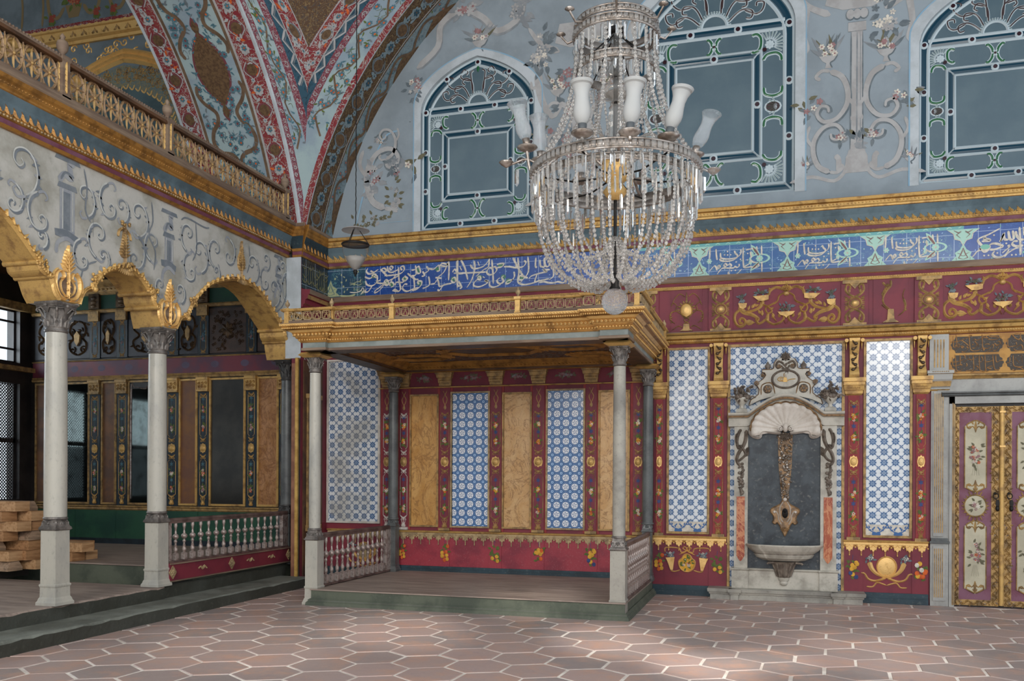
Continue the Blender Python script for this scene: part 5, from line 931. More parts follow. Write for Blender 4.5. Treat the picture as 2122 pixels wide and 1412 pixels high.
# inscription board over the door
mb = MB(); mb.box(F1, 1.945, 3.6, 2.665, 3.115, 0, .02, 0)
for r_ in range(2):
    z0 = 2.69 + .2 * r_ + (.012 if r_ else 0); z1 = z0 + .185; zc = (z0 + z1) / 2
    for c0, c1 in ((1.965, 2.518), (2.53, 3.08), (3.09, 3.58)):
        e = .055; P = [(c0 + e, z0), (c1 - e, z0), (c1 - e * .8, z0 + .03), (c1 - e * .35, z0 + .045), (c1 - e * .3, z0 + .07), (c1, zc), (c1 - e * .3, z1 - .07), (c1 - e * .35, z1 - .045), (c1 - e * .8, z1 - .03), (c1 - e, z1), (c0 + e, z1), (c0 + e * .8, z1 - .03), (c0 + e * .35, z1 - .045), (c0 + e * .3, z1 - .07), (c0, zc), (c0 + e * .3, z0 + .07), (c0 + e * .35, z0 + .045), (c0 + e * .8, z0 + .03)]; mb.poly(F1, P, 1, .02, .022)
        q = random.Random(int(c0 * 99) + r_)
        for k in range(60): mb.disc(F1, q.uniform(c0 + .04, c1 - .04), q.uniform(z0 + .012, z1 - .012), .005, .003, 3, .0225, 0, 5)
for q in TXB: mb.stroke(F1, unp(q), .0055, 2, .004, .024, None, 4, False, .4, .8)
for q in TXB:
    P = [(x + 1.12, z) for x, z in unp(q)]
    if min(p[0] for p in P) > 3.1: mb.stroke(F1, P, .0055, 2, .004, .024, None, 4, False, .4, .8)
tag(mb.build('inscription_board', [mat('honey_board', 'b3843f', '96692f', None, 6, .5, .1, .2), mk('dark_cartouche', '3a3027', .5), mat('script_gilding', 'b98a58', '9a7048', None, 20, .45, .3, .2), mk('pale_dots', '8a7f74', .6)]), 'golden board with dark scalloped cartouches and gilt script above the double door', 'inscription board')
# grey fluted pilaster
root = thing('fluted_pilaster', 'grey marble pilaster with gilded flutes at the left of the double door', 'pilaster', (1.85, 11.12, 0))
mb = MB(); mb.box(F1, 1.76, 1.95, .0, .72, 0, .045, 0); mb.box(F1, 1.785, 1.915, .06, .69, .045, .06, 0); mb.box(F1, 1.75, 1.96, .72, .745, 0, .075, 1); mb.box(F1, 1.765, 1.94, .745, .78, 0, .06, 1)
mb.box(F1, 1.765, 1.94, .78, 2.50, 0, .035, 0); mb.box(F1, 1.785, 1.895, .80, 2.46, .035, .05, 0)
for k in range(5):
    u = 1.797 + k * .021
    for a, b in ((.1, .66), (.84, 2.44)): mb.box(F1, u, u + .009, a, b, .05 if a > .5 else .06, .054 if a > .5 else .064, 2)
mb.box(F1, 1.745, 1.945, 2.70, 3.12, 0, .045, 0)
for k in range(4): mb.box(F1, 1.79 + k * .032, 1.803 + k * .032, 2.74, 3.06, .045, .05, 2)
mb.build('shaft', [GREYM, DMARB, GOLDD], root)
mb = MB(); cap = [(2.47, .035), (2.49, .05), (2.51, .04), (2.52, .06), (2.58, .075), (2.60, .09), (2.66, .10), (2.665, .12), (2.70, .12), (2.70, 0)]
for i in range(len(cap) - 1):
    e = lambda a: .085 + a[1] * .45; a, b = cap[i], cap[i + 1]; mb.face([F1(1.85 - e(a), *a), F1(1.85 + e(a), *a), F1(1.85 + e(b), *b), F1(1.85 - e(b), *b)], 0 if i % 3 else 1)
    for s_ in (1, -1): mb.face([F1(1.85 + s_ * e(a), *a), F1(1.85 + s_ * e(a), a[0], 0), F1(1.85 + s_ * e(b), b[0], 0), F1(1.85 + s_ * e(b), *b)], 0)
for k in range(9): mb.disc(F1, 1.77 + k * .02, 2.685, .007, .007, 1, .12, .006, 6)
mb.build('capital', [GREYM, GOLDD], root)
# skirting of the wall between fountain and door is part of the dados; right of the door
mb = MB(); mb.box(F1, 3.12, 7.9, 0, 4.3, 0, .01, 0); structure(mb, 'wall_back_right_end', [RED])
# ================================================================ CANOPY PAVILION
def offset_path(P, d):
    "offset an open right-angled polyline to its left by d"
    out = []
    for i, p in enumerate(P):
        n = []
        for a, b in ((i - 1, i), (i, i + 1)):
            if 0 <= a and b < len(P):
                dx, dy = P[b][0] - P[a][0], P[b][1] - P[a][1]; L = hypot(dx, dy); n.append((-dy / L, dx / L))
        if len(n) == 1: out.append((p[0] + n[0][0] * d, p[1] + n[0][1] * d)); continue
        k = 1 + n[0][0] * n[1][0] + n[0][1] * n[1][1]; out.append((p[0] + (n[0][0] + n[1][0]) / k * d, p[1] + (n[0][1] + n[1][1]) / k * d))
    return out
def sweep(mb, path, prof, ms):
    rows = [[(x, y, z) for x, y in offset_path(path, d)] for z, d in prof]
    for i in range(len(rows) - 1): mb.grid(rows[i:i + 2], ms[i], False)
def along(path, d, pitch, skip=0.):
    "points with tangent frame every pitch along an offset path"
    Q = offset_path(path, d); out = []
    for a, b in zip(Q, Q[1:]):
        L = hypot(b[0] - a[0], b[1] - a[1]); n = int(L / pitch)
        t = ((b[0] - a[0]) / (L or 1), (b[1] - a[1]) / (L or 1))
        for k in range(n): s = (k + .5) / n * L; out.append((a[0] + t[0] * s, a[1] + t[1] * s, t, L / n))
    return out
def fr_at(x, y, t, z):
    "frame whose u runs along t and w points to the left normal (outwards)"
    n = (-t[1], t[0]); return lambda u, v, w: (x + t[0] * u + n[0] * w, y + t[1] * u + n[1] * w, z + v)
pav = thing('canopied_throne_platform', 'gilded four column canopy over a low stone dais against the crimson wall', 'canopy', (-3.2, 10, 0))
# path: outward normal on the LEFT while walking right side -> front -> left side
PTH = [(-1.42, 11.11), (-1.42, 9.1), (-1.375, 9.1), (-1.375, 8.74), (-1.66, 8.74), (-1.66, 8.80), (-4.73, 8.80), (-4.73, 8.74), (-5.01, 8.74), (-5.01, 9.1), (-4.965, 9.1), (-4.965, 11.11)]
PTH = PTH[::-1]; PTH = [(x, y) for x, y in PTH]
def outward(P):  # make sure left is outside
    return P
_t = offset_path(PTH, .1)
if _t[len(_t) // 2][1] > PTH[len(PTH) // 2][1]: PTH = PTH[::-1]
mb = MB()
mb.box(W3, -4.98, -1.42, 8.9, 11.07, .0, .172, 0); mb.box(W3, -4.99, -1.41, 8.885, 11.07, .168, .18, 1)
pf = [(-1.41, 11.07), (-1.41, 8.89), (-4.99, 8.89), (-4.99, 11.07)]
if offset_path(pf, .1)[1][1] > pf[1][1]: pf = pf[::-1]
sweep(mb, pf, [(0, .04), (.035, .035), (.05, .015), (.06, .02), (.075, .0)], [0, 0, 2, 0]); mb.build('dais', [GSTONE, PAVEW, STONE], pav)
def carved_base(mb, x, y, z, hw, m, h=.12, r=.07):
    "square block with corner scrolls carrying the round shaft"
    mb.sqp((x, y, z), [(hw * 1.12, 0), (hw * 1.12, .012), (hw, .02), (hw * .92, .05), (hw * .8, .085), (hw * .78, h - .02)], m); mb.lathe((x, y, z), [(r * 1.12, h - .022), (r * 1.2, h - .012), (r * 1.08, h)], 16, m)
    for k in range(4):
        a = k * pi / 2; dx, dy = cos(a), sin(a); fr = lambda u, v, w, dx=dx, dy=dy: (x + dx * (hw * .9 + w) - dy * u, y + dy * (hw * .9 + w) + dx * u, z + v)
        for s_ in (1, -1): mb.stroke(fr, [(s_ * .01, .07), (s_ * hw * .4, .03), (s_ * hw * .8, .03), (s_ * hw * .85, .06), (s_ * hw * .6, .06)], .006, m, .012, -.004)
        for t in (.9, 1.57, 2.2): mb.leaf(fr, 0, .03, t, .04, .01, m, -.002, .01)
def pedestal(mb, x, y, hw, z0, z1, m, ms, zm):
    mb.sqp((x, y, z0), [(hw * 1.32, 0), (hw * 1.32, .025), (hw * 1.2, .04), (hw * 1.14, .06), (hw * 1.04, .075), (hw * 1.02, zm - z0 - .015), (hw * 1.1, zm - z0), (hw * 1.1, zm - z0 + .012), (hw, zm - z0 + .02), (hw * .98, z1 - z0 - .02)], m)
    mb.sqp((x, y, z1 - .02), [(hw * 1.0, 0), (hw * 1.16, .012), (hw * 1.16, .02)], ms)
def capital(mb, x, y, z, r, h, hw, m, rich=True):
    "bell with leaves, corner volutes and a square abacus"
    mb.lathe((x, y, z), [(r * 1.0, -.03), (r * 1.12, -.02), (r * 1.12, -.01), (r, 0), (r * 1.05, .012), (r * 1.12, .02), (r * 1.02, h * .22), (r * 1.15, h * .55), (r * 1.4, h * .8)], 18, m)
    mb.sqp((x, y, z + h * .8), [(r * 1.25, 0), (hw * .93, h * .02), (hw * .9, h * .06), (hw, h * .13), (hw, h * .2)], m)
    for k in range(4):
        a = k * pi / 2 + pi / 4; mb.tube([(x + cos(a) * r * 1.0, y + sin(a) * r * 1.0, z + h * .4), (x + cos(a) * r * 1.5, y + sin(a) * r * 1.5, z + h * .72), (x + cos(a) * hw * 1.22, y + sin(a) * hw * 1.22, z + h * .78), (x + cos(a) * hw * 1.27, y + sin(a) * hw * 1.27, z + h * .68), (x + cos(a) * hw * 1.15, y + sin(a) * hw * 1.15, z + h * .64)], h * .06, 6, m, h * .035)
    if rich:
        for k in range(16):
            a = 2 * pi * k / 16; ca, sa = cos(a), sin(a); hh = h * (.5 if k % 2 else .36); rr = r * 1.04
            A = [(x + ca * rr - sa * r * .16, y + sa * rr + ca * r * .16, z + .02), (x + ca * rr * 1.08 - sa * r * .16, y + sa * rr * 1.08 + ca * r * .16, z + hh * .7), (x + ca * rr * 1.35, y + sa * rr * 1.35, z + hh)]
            B = [(x + ca * rr + sa * r * .16, y + sa * rr - ca * r * .16, z + .02), (x + ca * rr * 1.08 + sa * r * .16, y + sa * rr * 1.08 - ca * r * .16, z + hh * .7), (x + ca * rr * 1.36, y + sa * rr * 1.36, z + hh + .001)]
            C = [(x + ca * rr * 1.1, y + sa * rr * 1.1, z + .02), (x + ca * rr * 1.22, y + sa * rr * 1.22, z + hh * .75), (x + ca * rr * 1.45, y + sa * rr * 1.45, z + hh * .92)]; mb.grid([A, C, B], m, False)
        for k in range(4):
            a = k * pi / 2; mb.sph((x + cos(a) * hw * .98, y + sin(a) * hw * .98, z + h * .86), h * .07, m, 8, 5)
            for s_ in (1, -1):
                c_, s2 = cos(a), sin(a); T = lambda u, v, w: (x + c_ * w - s2 * u, y + s2 * w + c_ * u, z + v); mb.tube([T(s_ * .01, h * .6, r * 1.25), T(s_ * r * .5, h * .78, r * 1.45), T(s_ * hw * .8, h * .76, hw * .85)], h * .03, 5, m)
def column(parent, x, y, z0, zped, zsh, zcap, hw, r, ms, mc, mbz, zm, name='column', cr_=1.0, abw=.105):
    root = bpy.data.objects.new(name, None); scene.collection.objects.link(root); root.parent = parent; root['_b'] = parent['_b']
    mb = MB()
    if zped: pedestal(mb, x, y, hw, z0, zped, 0, 1, zm); mb.build('pedestal', [ms, mbz], root); mb = MB()
    else: zped = z0
    carved_base(mb, x, y, zped, hw * .92, 0, zsh - zped, r); mb.build('carved_base', [mbz], root)
    mb = MB(); H_ = zcap - zsh; mb.lathe((x, y, zsh), [(r, 0), (r * 1.02, H_ * .3), (r * .99, H_ * .7), (r * .93, H_ - .03)], 24, 0); mb.build('shaft', [ms], root)
    return root
ct = column(pav, -4.995, 9.0, 0, .745, .865, 2.66, .077, .066, MARB, CAPM, CAPM, .19)
mb = MB(); capital(mb, -4.995, 9.0, 2.665, .064, .175, .10, 0); mb.build('capital', [CAPM], ct)
ct = column(pav, -1.5, 9.0, 0, .725, .855, 2.63, .079, .066, MARBW, CAPM, CAPM, .185)
mb = MB(); capital(mb, -1.5, 9.0, 2.635, .064, .18, .10, 0); mb.build('capital', [CAPM], ct)
for x in (-4.90, -1.47):
    ct = column(pav, x, 10.96, .18, .80, .90, 2.62, .062, .066, DMARB, DMARB, DMARB, .26)
    mb = MB(); capital(mb, x, 10.96, 2.625, .064, .17, .095, 0); mb.build('capital', [CAPM], ct)
# impost blocks and entablature
mb = MB()
for x, y in ((-4.995, 9.0), (-1.5, 9.0), (-4.90, 10.96), (-1.47, 10.96)): mb = MB(); mb.sqp((x, y, 2.80), [(.10, 0), (.135, .02), (.145, .025), (.12, .05), (.125, .055)], 0); mb.build('impost_block', [GOLD], pav)
pass
mb = MB()
prof = [(2.85, -.24), (2.85, .0), (2.853, .012), (2.88, .012), (2.883, .0), (2.938, .0), (2.94, .02), (2.952, .025), (2.955, .03), (2.978, .04), (2.98, .055), (2.995, .06), (3.0, .07), (3.035, .085), (3.04, .09), (3.062, .12), (3.075, .155), (3.08, .165), (3.1, .175), (3.102, .185), (3.125, .19), (3.132, .185), (3.132, .05)]
msx = [5, 2, 2, 2, 1, 3, 4, 3, 4, 3, 4, 3, 4, 4, 3, 4, 3, 4, 3, 3, 2, 2]  # ochre strips darken the recesses: shade put into the colour
rows = [[(x, y, z) for x, y in offset_path(PTH, d)] for z, d in prof]
for i in range(len(rows) - 1): mb.grid(rows[i:i + 2], msx[i], False)
for x, y, t, L in along(PTH, .036, .03): f_ = fr_at(x, y, t, 2.966); mb.disc(f_, 0, 0, .010, .010, 3, 0, .012, 6)
for x, y, t, L in along(PTH, .078, .042): f_ = fr_at(x, y, t, 3.017); mb.disc(f_, 0, 0, .015, .015, 3, 0, .014, 8); mb.disc(f_, 0, 0, .005, .005, 5, .0145, .002, 6)
for x, y, t, L in along(PTH, .168, .022): f_ = fr_at(x, y, t, 3.078); mb.disc(f_, 0, 0, .009, .011, 3, 0, .01, 5)
for x, y, t, L in along(PTH, .186, .03): f_ = fr_at(x, y, t, 3.112); mb.leaf(f_, -.014, -.008, .5, .032, .006, 3, 0, .006)
mb.build('entablature', [GOLD, TEALG if 'TEALG' in globals() else mat('grey_green_frieze', '858c88', '6e7774', None, 4, .5, 0, .2), WOODG, GOLDB, OCHRE, BRONZ], pav)
# parapet of pierced squares
PP = [(x, y) for x, y in offset_path(PTH, .15)]
mb = MB(); par = [(3.132, .19 - .02), (3.145, .165), (3.15, .155), (3.165, .15), (3.165, .12)]
rows = [[(x, y, z) for x, y in offset_path(PTH, d)] for z, d in [(3.132, .17), (3.145, .165), (3.162, .16), (3.162, .13), (3.132, .13)]]
for i in range(len(rows) - 1): mb.grid(rows[i:i + 2], 0, False)
rows = [[(x, y, z) for x, y in offset_path(PTH, d)] for z, d in [(3.262, .125), (3.262, .165), (3.272, .175), (3.285, .18), (3.292, .17), (3.292, .12), (3.262, .125)]]
for i in range(len(rows) - 1): mb.grid(rows[i:i + 2], 1, False)
for x, y, t, L in along(PTH, .18, .02): f_ = fr_at(x, y, t, 3.287); mb.disc(f_, 0, 0, .006, .005, 1, 0, .006, 5)
mb.build('parapet_rails', [WOODG, GOLD], pav)
n = 0
for x, y, t, L in along(PTH, .145, .097):
    f_ = fr_at(x, y, t, 3.162); e = L * .45; mb = MB(); n += 1
    if L < .05 or y > 10.95: continue
    for a, b, c, d in ((-e, -e + .008, .004, .098), (e - .008, e, .004, .098), (-e, e, .004, .012), (-e, e, .09, .098)): mb.box(f_, a, b, c, d, -.006, .004, 0)
    for s_ in (1, -1):
        mb.stroke(f_, [(s_ * e * .8, .018), (s_ * e * .1, .05), (-s_ * e * .35, .075), (-s_ * e * .65, .085), (-s_ * e * .7, .068), (-s_ * e * .45, .066)], .0035, 0, .005, -.001); mb.stroke(f_, [(-s_ * e * .8, .016), (-s_ * e * .35, .02), (-s_ * e * .3, .035), (-s_ * e * .55, .036)], .003, 0, .005, -.001); mb.leaf(f_, 0, .05, 0 if s_ > 0 else pi, e * .6, .004, 0, 0, .004)
    mb.leaf(f_, 0, .055, pi / 2, .04, .005, 0, 0, .004); mb.build('pierced_square', [GOLDP], pav)
for x, y in ((-5.12, 8.60), (-4.60, 8.64), (-3.885, 8.64), (-2.49, 8.64), (-1.66, 8.64), (-1.265, 8.60), (-1.27, 10.9)):
    rt = bpy.data.objects.new('parapet_post', None); scene.collection.objects.link(rt); rt.parent = pav; rt['_b'] = pav['_b']
    mb = MB(); mb.sqp((x, y, 3.132), [(.033, 0), (.033, .01), (.026, .015), (.026, .13), (.035, .14), (.035, .165)], 0); mb.build('post', [GOLD], rt)
    mb = MB(); mb.lathe((x, y, 3.295), [(.014, 0), (.018, .006), (.009, .014), (.011, .022), (.024, .04), (.026, .055), (.02, .07), (.008, .082), (.01, .09), (.003, .102)], 10, 0); mb.build('urn_finial', [GOLDP], rt)
# ceiling
mb = MB(); mb.box(W3, -4.85, -1.5, 8.95, 11.1, 2.975, 3.06, 0); mb.build('ceiling_board', [arab('dim_painted_ceiling', '514038', '6f6a66', '7a4f2a', 5, .12)], pav)
inn = [(-1.63, 11.0), (-1.63, 9.0), (-4.76, 9.0), (-4.76, 11.0), (-1.63, 11.0)]
if offset_path(inn, .1)[1][1] > inn[1][1]: inn = inn[::-1]
mb = MB(); pr = [(2.85, .0), (2.86, -.03), (2.885, -.04), (2.89, -.06), (2.93, -.09), (2.935, -.1), (2.975, -.14)]
rows = [[(x, y, z) for x, y in offset_path(inn, d)] for z, d in pr]
for i in range(len(rows) - 1): mb.grid(rows[i:i + 2], 0 if i != 1 else 1, False)
for x, y, t, L in along(inn, -.075, .05): t2 = (-t[0], -t[1]); f_ = fr_at(x, y, t2, 2.91); mb.leaf(f_, -.02, -.012, .6, .045, .012, 0, .0, .01); mb.disc(f_, .01, .008, .008, .008, 0, 0, .01, 5)
mb.build('inner_cornice', [OCHRE, WOODB], pav)
mb = MB(); fc = lambda u, v, w: (u, v, 2.972 - w)
for cx, cy, rx, ry in ((-3.2, 10.0, .62, .33), (-4.25, 10.35, .36, .2), (-2.2, 9.9, .36, .2), (-4.3, 9.5, .25, .14), (-2.1, 10.55, .25, .14)):
    P = [(cx + rx * cos(t * pi / 20) * (1 + .06 * cos(t * .3 * pi)), cy + ry * sin(t * pi / 20) * (1 + .08 * cos(t * .3 * pi))) for t in range(41)]; mb.stroke(fc, P, .03, 0, .03, 0, None, 1, True, 1.); mb.disc(fc, cx, cy, rx * .85, ry * .8, 1, .002)
    for k in range(20): t = 2 * pi * k / 20; mb.leaf(fc, cx + rx * cos(t), cy + ry * sin(t), t + .5, .09, .02, 0, .004, .012)
for (a, b), (c, d) in (((-4.6, 9.15), (-1.8, 9.15)), ((-4.6, 10.85), (-1.8, 10.85))): mb.stroke(fc, [(a, b), ((a + c) / 2, b + .06), (c, d)], .02, 0, .012, 0)
mb.build('ceiling_medallions', [OCHRE, BRONZ], pav)
# side balustrades: one turned baluster copied along each rail
def baluster_mb(s=1.):
    mb = MB(); mb.sqp((0, 0, 0), [(.023, 0), (.023, .085), (.016, .095)], 0); mb.lathe((0, 0, .095), [(.012, 0), (.021, .035), (.022, .05), (.009, .125), (.014, .135), (.018, .15), (.014, .165), (.008, .172), (.016, .18), (.029, .2), (.033, .215), (.029, .235), (.014, .252), (.009, .26), (.015, .268), (.009, .276), (.009, .30), (.013, .33), (.019, .36), (.015, .40)], 10, 0); return mb
def balustrade(parent, P0, P1, n, ztop, zbot, name='balustrade', mt=None, endp=True):
    rt = bpy.data.objects.new(name, None); scene.collection.objects.link(rt)
    if parent is not None: rt.parent = parent; rt['_b'] = parent['_b']; b = parent['_b']
    else: rt['_b'] = (P0[0], P0[1], zbot); rt.location = rt['_b']; b = rt['_b']
    L = hypot(P1[0] - P0[0], P1[1] - P0[1]); t = ((P1[0] - P0[0]) / L, (P1[1] - P0[1]) / L); f_ = lambda u, v, w: (P0[0] + t[0] * u - t[1] * w, P0[1] + t[1] * u + t[0] * w, v)
    mb = MB(); mb.tube([f_(0, ztop - .02, 0), f_(L, ztop - .02, 0)], .024, 10, 0); mb.box(f_, 0, L, ztop - .055, ztop - .03, -.02, .02, 0); mb.build('handrail', [WOODR], rt)
    mb = MB(); mb.box(f_, 0, L, zbot, zbot + .022, -.033, .033, 0); mb.build('bottom_rail', [WOODR], rt)
    if endp:
        for a, b2 in ((0, .045), (L - .13, L)): mb = MB(); mb.box(f_, a, b2, zbot + .02, ztop - .05, -.025, .025, 0); mb.build('end_board', [SILV], rt)
        L0, L1 = .07, L - .16
    else: L0, L1 = .05, L - .05
    sc = (ztop - .05 - zbot - .02) / .495; proto = None
    for k in range(n):
        p = f_(L0 + (L1 - L0) * (k + .5) / n, zbot + .02, 0)
        if proto is None: m_ = baluster_mb(); proto = m_.build('baluster', [SILV]); proto.parent = rt; o = proto
        else: o = proto.copy(); scene.collection.objects.link(o); o.parent = rt
        o.location = (p[0] - b[0], p[1] - b[1], p[2] - b[2]); o.scale = (1.05, 1.05, sc); o.rotation_euler = (0, 0, atan2(t[1], t[0]) + R.uniform(-.1, .1))
    return rt
balustrade(pav, (-4.97, 9.08), (-4.93, 10.9), 12, .80, .19); balustrade(pav, (-1.45, 9.08), (-1.45, 10.9), 12, .79, .19)
# ================================================================ WALL FOUNTAIN
C0 = .16
fo = thing('wall_fountain', 'carved marble wall fountain with scallop shell, flower drop and half-round basin', 'fountain', (C0, 11.1, 0))
mb = MB(); f = F1
ps = [(-.70, 11.12), (-.70, 10.87), (-.46, 10.87), (-.46, 10.84), (-.37, 10.84), (-.37, 10.88), (.70, 10.88), (.70, 10.84), (.80, 10.84), (.80, 10.87), (1.02, 10.87), (1.02, 11.12)]
if offset_path(ps, .1)[5][1] > ps[5][1]: ps = ps[::-1]
sweep(mb, ps, [(0, .0), (.06, 0), (.065, .012), (.085, .015), (.09, .03), (.125, .035), (.13, .03), (.13, -.1)], [0] * 7); mb.box(W3, -.66, .98, 10.9, 11.12, .12, .131, 0); mb.build('plinth_step', [MARBW], fo)
mb = MB()
mb.box(f, -.455, -.26, .13, .345, 0, .14, 0); mb.box(f, .55, .755, .13, .345, 0, .14, 0); mb.box(f, -.26, .55, .13, .345, 0, .115, 0)
for a, b, w_ in ((-.465, -.25, .15), (.54, .765, .15), (-.25, .54, .125)): mb.prof(f, [(.345, 0), (.345, w_), (.358, w_ + .012), (.37, w_), (.375, 0)], a, b, 0)
mb.build('marble_base', [FMARB], fo)
mb = MB(); mb.box(f, -.27, .565, .37, 2.12, 0, .07, 0); mb.build('black_marble_back', [BLKM], fo)
for a, b, c, d in ((-.43, -.27, -.40, -.305), (.56, .74, .597, .695)):
    rt = bpy.data.objects.new('side_pilaster', None); scene.collection.objects.link(rt); rt.parent = fo; rt['_b'] = fo['_b']; m_ = (a + b) / 2
    mb = MB(); mb.box(f, a, b, .37, 2.08, 0, .11, 0); mb.build('pilaster_body', [FMARB], rt)
    mb = MB(); mb.poly(f, [(c, .52), ((c + d) / 2 - .02, .47), ((c + d) / 2, .45), ((c + d) / 2 + .02, .47), (d, .52), (d, 1.235), (c, 1.235)], 0, .11, .116); mb.build('breccia_inlay', [REDM], rt)
    mb = MB(); sx = 1 if m_ > C0 else -1; q = random.Random(3)
    for k in range(22):
        t = k / 21; x = m_ + q.uniform(-.03, .03) * (1 - t * .4); z = 1.62 - .34 * t; mb.sph(f(x, z, .125), q.uniform(.012, .024), 0, 8, 5)
        if k % 2: mb.leaf(f, x, z, q.uniform(0, 6.3), .04, .014, 0, .125, .02)
    for P, w_, e in (([(.0, 2.05), (.03 * sx, 2.0), (.05 * sx, 1.9), (.03 * sx, 1.82), (-.01, 1.86)], .018, .02), ([(-.06 * sx, 2.04), (-.05 * sx, 1.92), (-.02 * sx, 1.84), (.03 * sx, 1.76), (.05 * sx, 1.68), (.02 * sx, 1.62), (-.03 * sx, 1.64)], .024, .018), ([(.02 * sx, 1.86), (-.03 * sx, 1.8), (-.05 * sx, 1.74), (-.01, 1.68), (.04 * sx, 1.66)], .018, .014), ([(.05 * sx, 2.0), (.065 * sx, 1.95), (.06 * sx, 1.88)], .012, .01)): mb.stroke(f, [(m_ + x, z) for x, z in P], w_, 0, .035, .11, e)
    for k in range(5): mb.leaf(f, m_ - .05 * sx, 1.72 + .02 * k, pi / 2 + sx * .9, .06, .012, 0, .11, .02)
    mb.build('carved_scroll_and_fruit', [SCULP], rt)
# arched cornice
ac = []
def arc_z(x): t = (x - C0) / .43; return 2.21 + .215 * max(0, cos(min(1, abs(t)) * pi / 2)) if abs(t) < 1 else 2.21 - max(0, 0)
xs = [-.50 + 1.32 * k / 60 for k in range(61)]
base_z = [arc_z(x) for x in xs]
mb = MB(); prof2 = [(-.13, .11), (-.125, .125), (-.03, .13), (-.02, .17), (0, .18), (.012, .20), (.035, .205), (.04, .0)]
rows = [[f(x, z + dz, w_) for x, z in zip(xs, base_z)] for dz, w_ in prof2]
for i in range(len(rows) - 1): mb.grid(rows[i:i + 2], 1 if i == 3 else 0, False)
for e in (0, -1): mb.face([r_[e] for r_ in rows] + [f(xs[e], base_z[e] - .13, 0)], 0)
mb.grid([[f(x, z - .13, 0) for x, z in zip(xs, base_z)], [f(x, z - .13, .11) for x, z in zip(xs, base_z)]], 0, False)
mb.poly(f, [(-.27, 2.05)] + [(-.27 + .835 * k / 20, arc_z(-.27 + .835 * k / 20) - .1) for k in range(21)] + [(.565, 2.05)], 0, .06, .10)
mb.build('arched_cornice', [FMARB, SCULG], fo)
# scallop shell
mb = MB(); N = 13; hub = (C0, 2.045); rows = []
for k in range(N * 6 + 1):
    u = k / (N * 6); a = pi * (1.06 - 1.12 * u); e = abs(sin(u * N * pi)); rx, rz = .385 * (1 + .02 * e), .30 * (1 + .04 * e); R_ = []
    if a < 0 or a > pi: rz *= 1.0
    for t in (0.05, .3, .6, .85, 1.0): R_.append(f(hub[0] + rx * t * cos(a), hub[1] + rz * t * sin(a) - (.03 * t if (u < .04 or u > .96) else 0), .10 + (.075 * t * t) + .022 * e * t))
    R_.append(f(hub[0] + rx * .99 * cos(a), hub[1] + rz * .99 * sin(a), .08)); rows.append(R_)
mb.grid(rows, 0, True)
for s_ in (1, -1):
    mb.stroke(f, [(C0 + s_ * .385, 2.06), (C0 + s_ * .40, 2.01), (C0 + s_ * .36, 1.965), (C0 + s_ * .30, 1.955), (C0 + s_ * .28, 2.0), (C0 + s_ * .24, 2.02), (C0 + s_ * .12, 2.005), (C0 + s_ * .05, 2.0)], .028, 0, .05, .11, .018); mb.tube([(C0 + s_ * .055, 11.12 - .13, 2.05), (C0 + s_ * .055, 11.12 - .19, 2.05)], .03, 12, 0)
    mb.stroke(f, spiral(C0 + s_ * .055, 2.05, .03, .006, pi / 2, s_ * 1.3), .007, 1, .01, .185)
mb.sph(f(C0, 2.06, .16), .035, 0, 10, 8, 1.5); mb.build('scallop_shell', [SHELLM, SCULP], fo)
rimP = [(C0 + .395 * cos(pi * (1.02 - 1.04 * k / 80)) * (1 + .02 * abs(sin(k / 80 * N * pi))), hub[1] + .31 * sin(pi * (1.02 - 1.04 * k / 80)) * (1 + .04 * abs(sin(k / 80 * N * pi)))) for k in range(81)]
mb = MB(); mb.stroke(f, rimP, .013, 0, .02, .17, None, 1, True, 1.); mb.build('shell_rim', [SCULG], fo)
# crest with oval medallion and imperial monogram
mb = MB(); half = [(0, 2.86), (.05, 2.90), (.10, 2.89), (.13, 2.84), (.135, 2.78), (.155, 2.765), (.27, 2.765), (.27, 2.735), (.24, 2.73), (.225, 2.70), (.25, 2.66), (.30, 2.62), (.345, 2.63), (.35, 2.59), (.32, 2.565), (.30, 2.53), (.31, 2.47), (.36, 2.43), (.40, 2.40), (.42, 2.34), (.30, 2.40), (.15, 2.44), (0, 2.45)]
mb.poly(f, [(C0 + x, z) for x, z in half] + [(C0 - x, z) for x, z in half[::-1][1:-1]], 0, .0, .10)
for s_ in (1, -1):
    mb.stroke(f, [(C0 + s_ * x, z) for x, z in half[2:-3]], .008, 1, .018, .09, None, 1, True, 1.)
    for x, z, r_ in ((.335, 2.605, .03), (.265, 2.70, .022), (.075, 2.80, .026)): mb.tube([f(C0 + s_ * x, z, .06), f(C0 + s_ * x, z, .125)], r_, 12, 2); mb.stroke(f, spiral(C0 + s_ * x, z, r_, .005, 0, s_ * 1.4), .005, 1, .008, .124)
    mb.stroke(f, [(C0 + s_ * .02, 2.83), (C0 + s_ * .08, 2.86), (C0 + s_ * .11, 2.81), (C0 + s_ * .08, 2.77)], .014, 2, .02, .10)
    mb.disc(f, C0 + s_ * .205, 2.53, .055, .055, 2, .10, .02, 12); mb.flower(f, C0 + s_ * .205, 2.53, .045, 1, 2, .115, .01, 6); mb.stroke(f, [(C0 + s_ * .12, 2.47), (C0 + s_ * .16, 2.6), (C0 + s_ * .27, 2.58), (C0 + s_ * .28, 2.46)], .007, 1, .01, .10)
    mb.lathe((C0 + s_ * .205, 11.12 - .07, 2.765), [(.03, 0), (.022, .012), (.034, .03), (.036, .05), (.02, .07), (.012, .085), (.004, .1)], 10, 2)
mb.stroke(f, [(C0 + .155 * cos(t * pi / 14), 2.645 + .105 * sin(t * pi / 14)) for t in range(29)], .014, 2, .022, .10, None, 1, True, 1.)
mb.disc(f, C0, 2.645, .14, .092, 0, .104, .006, 24)
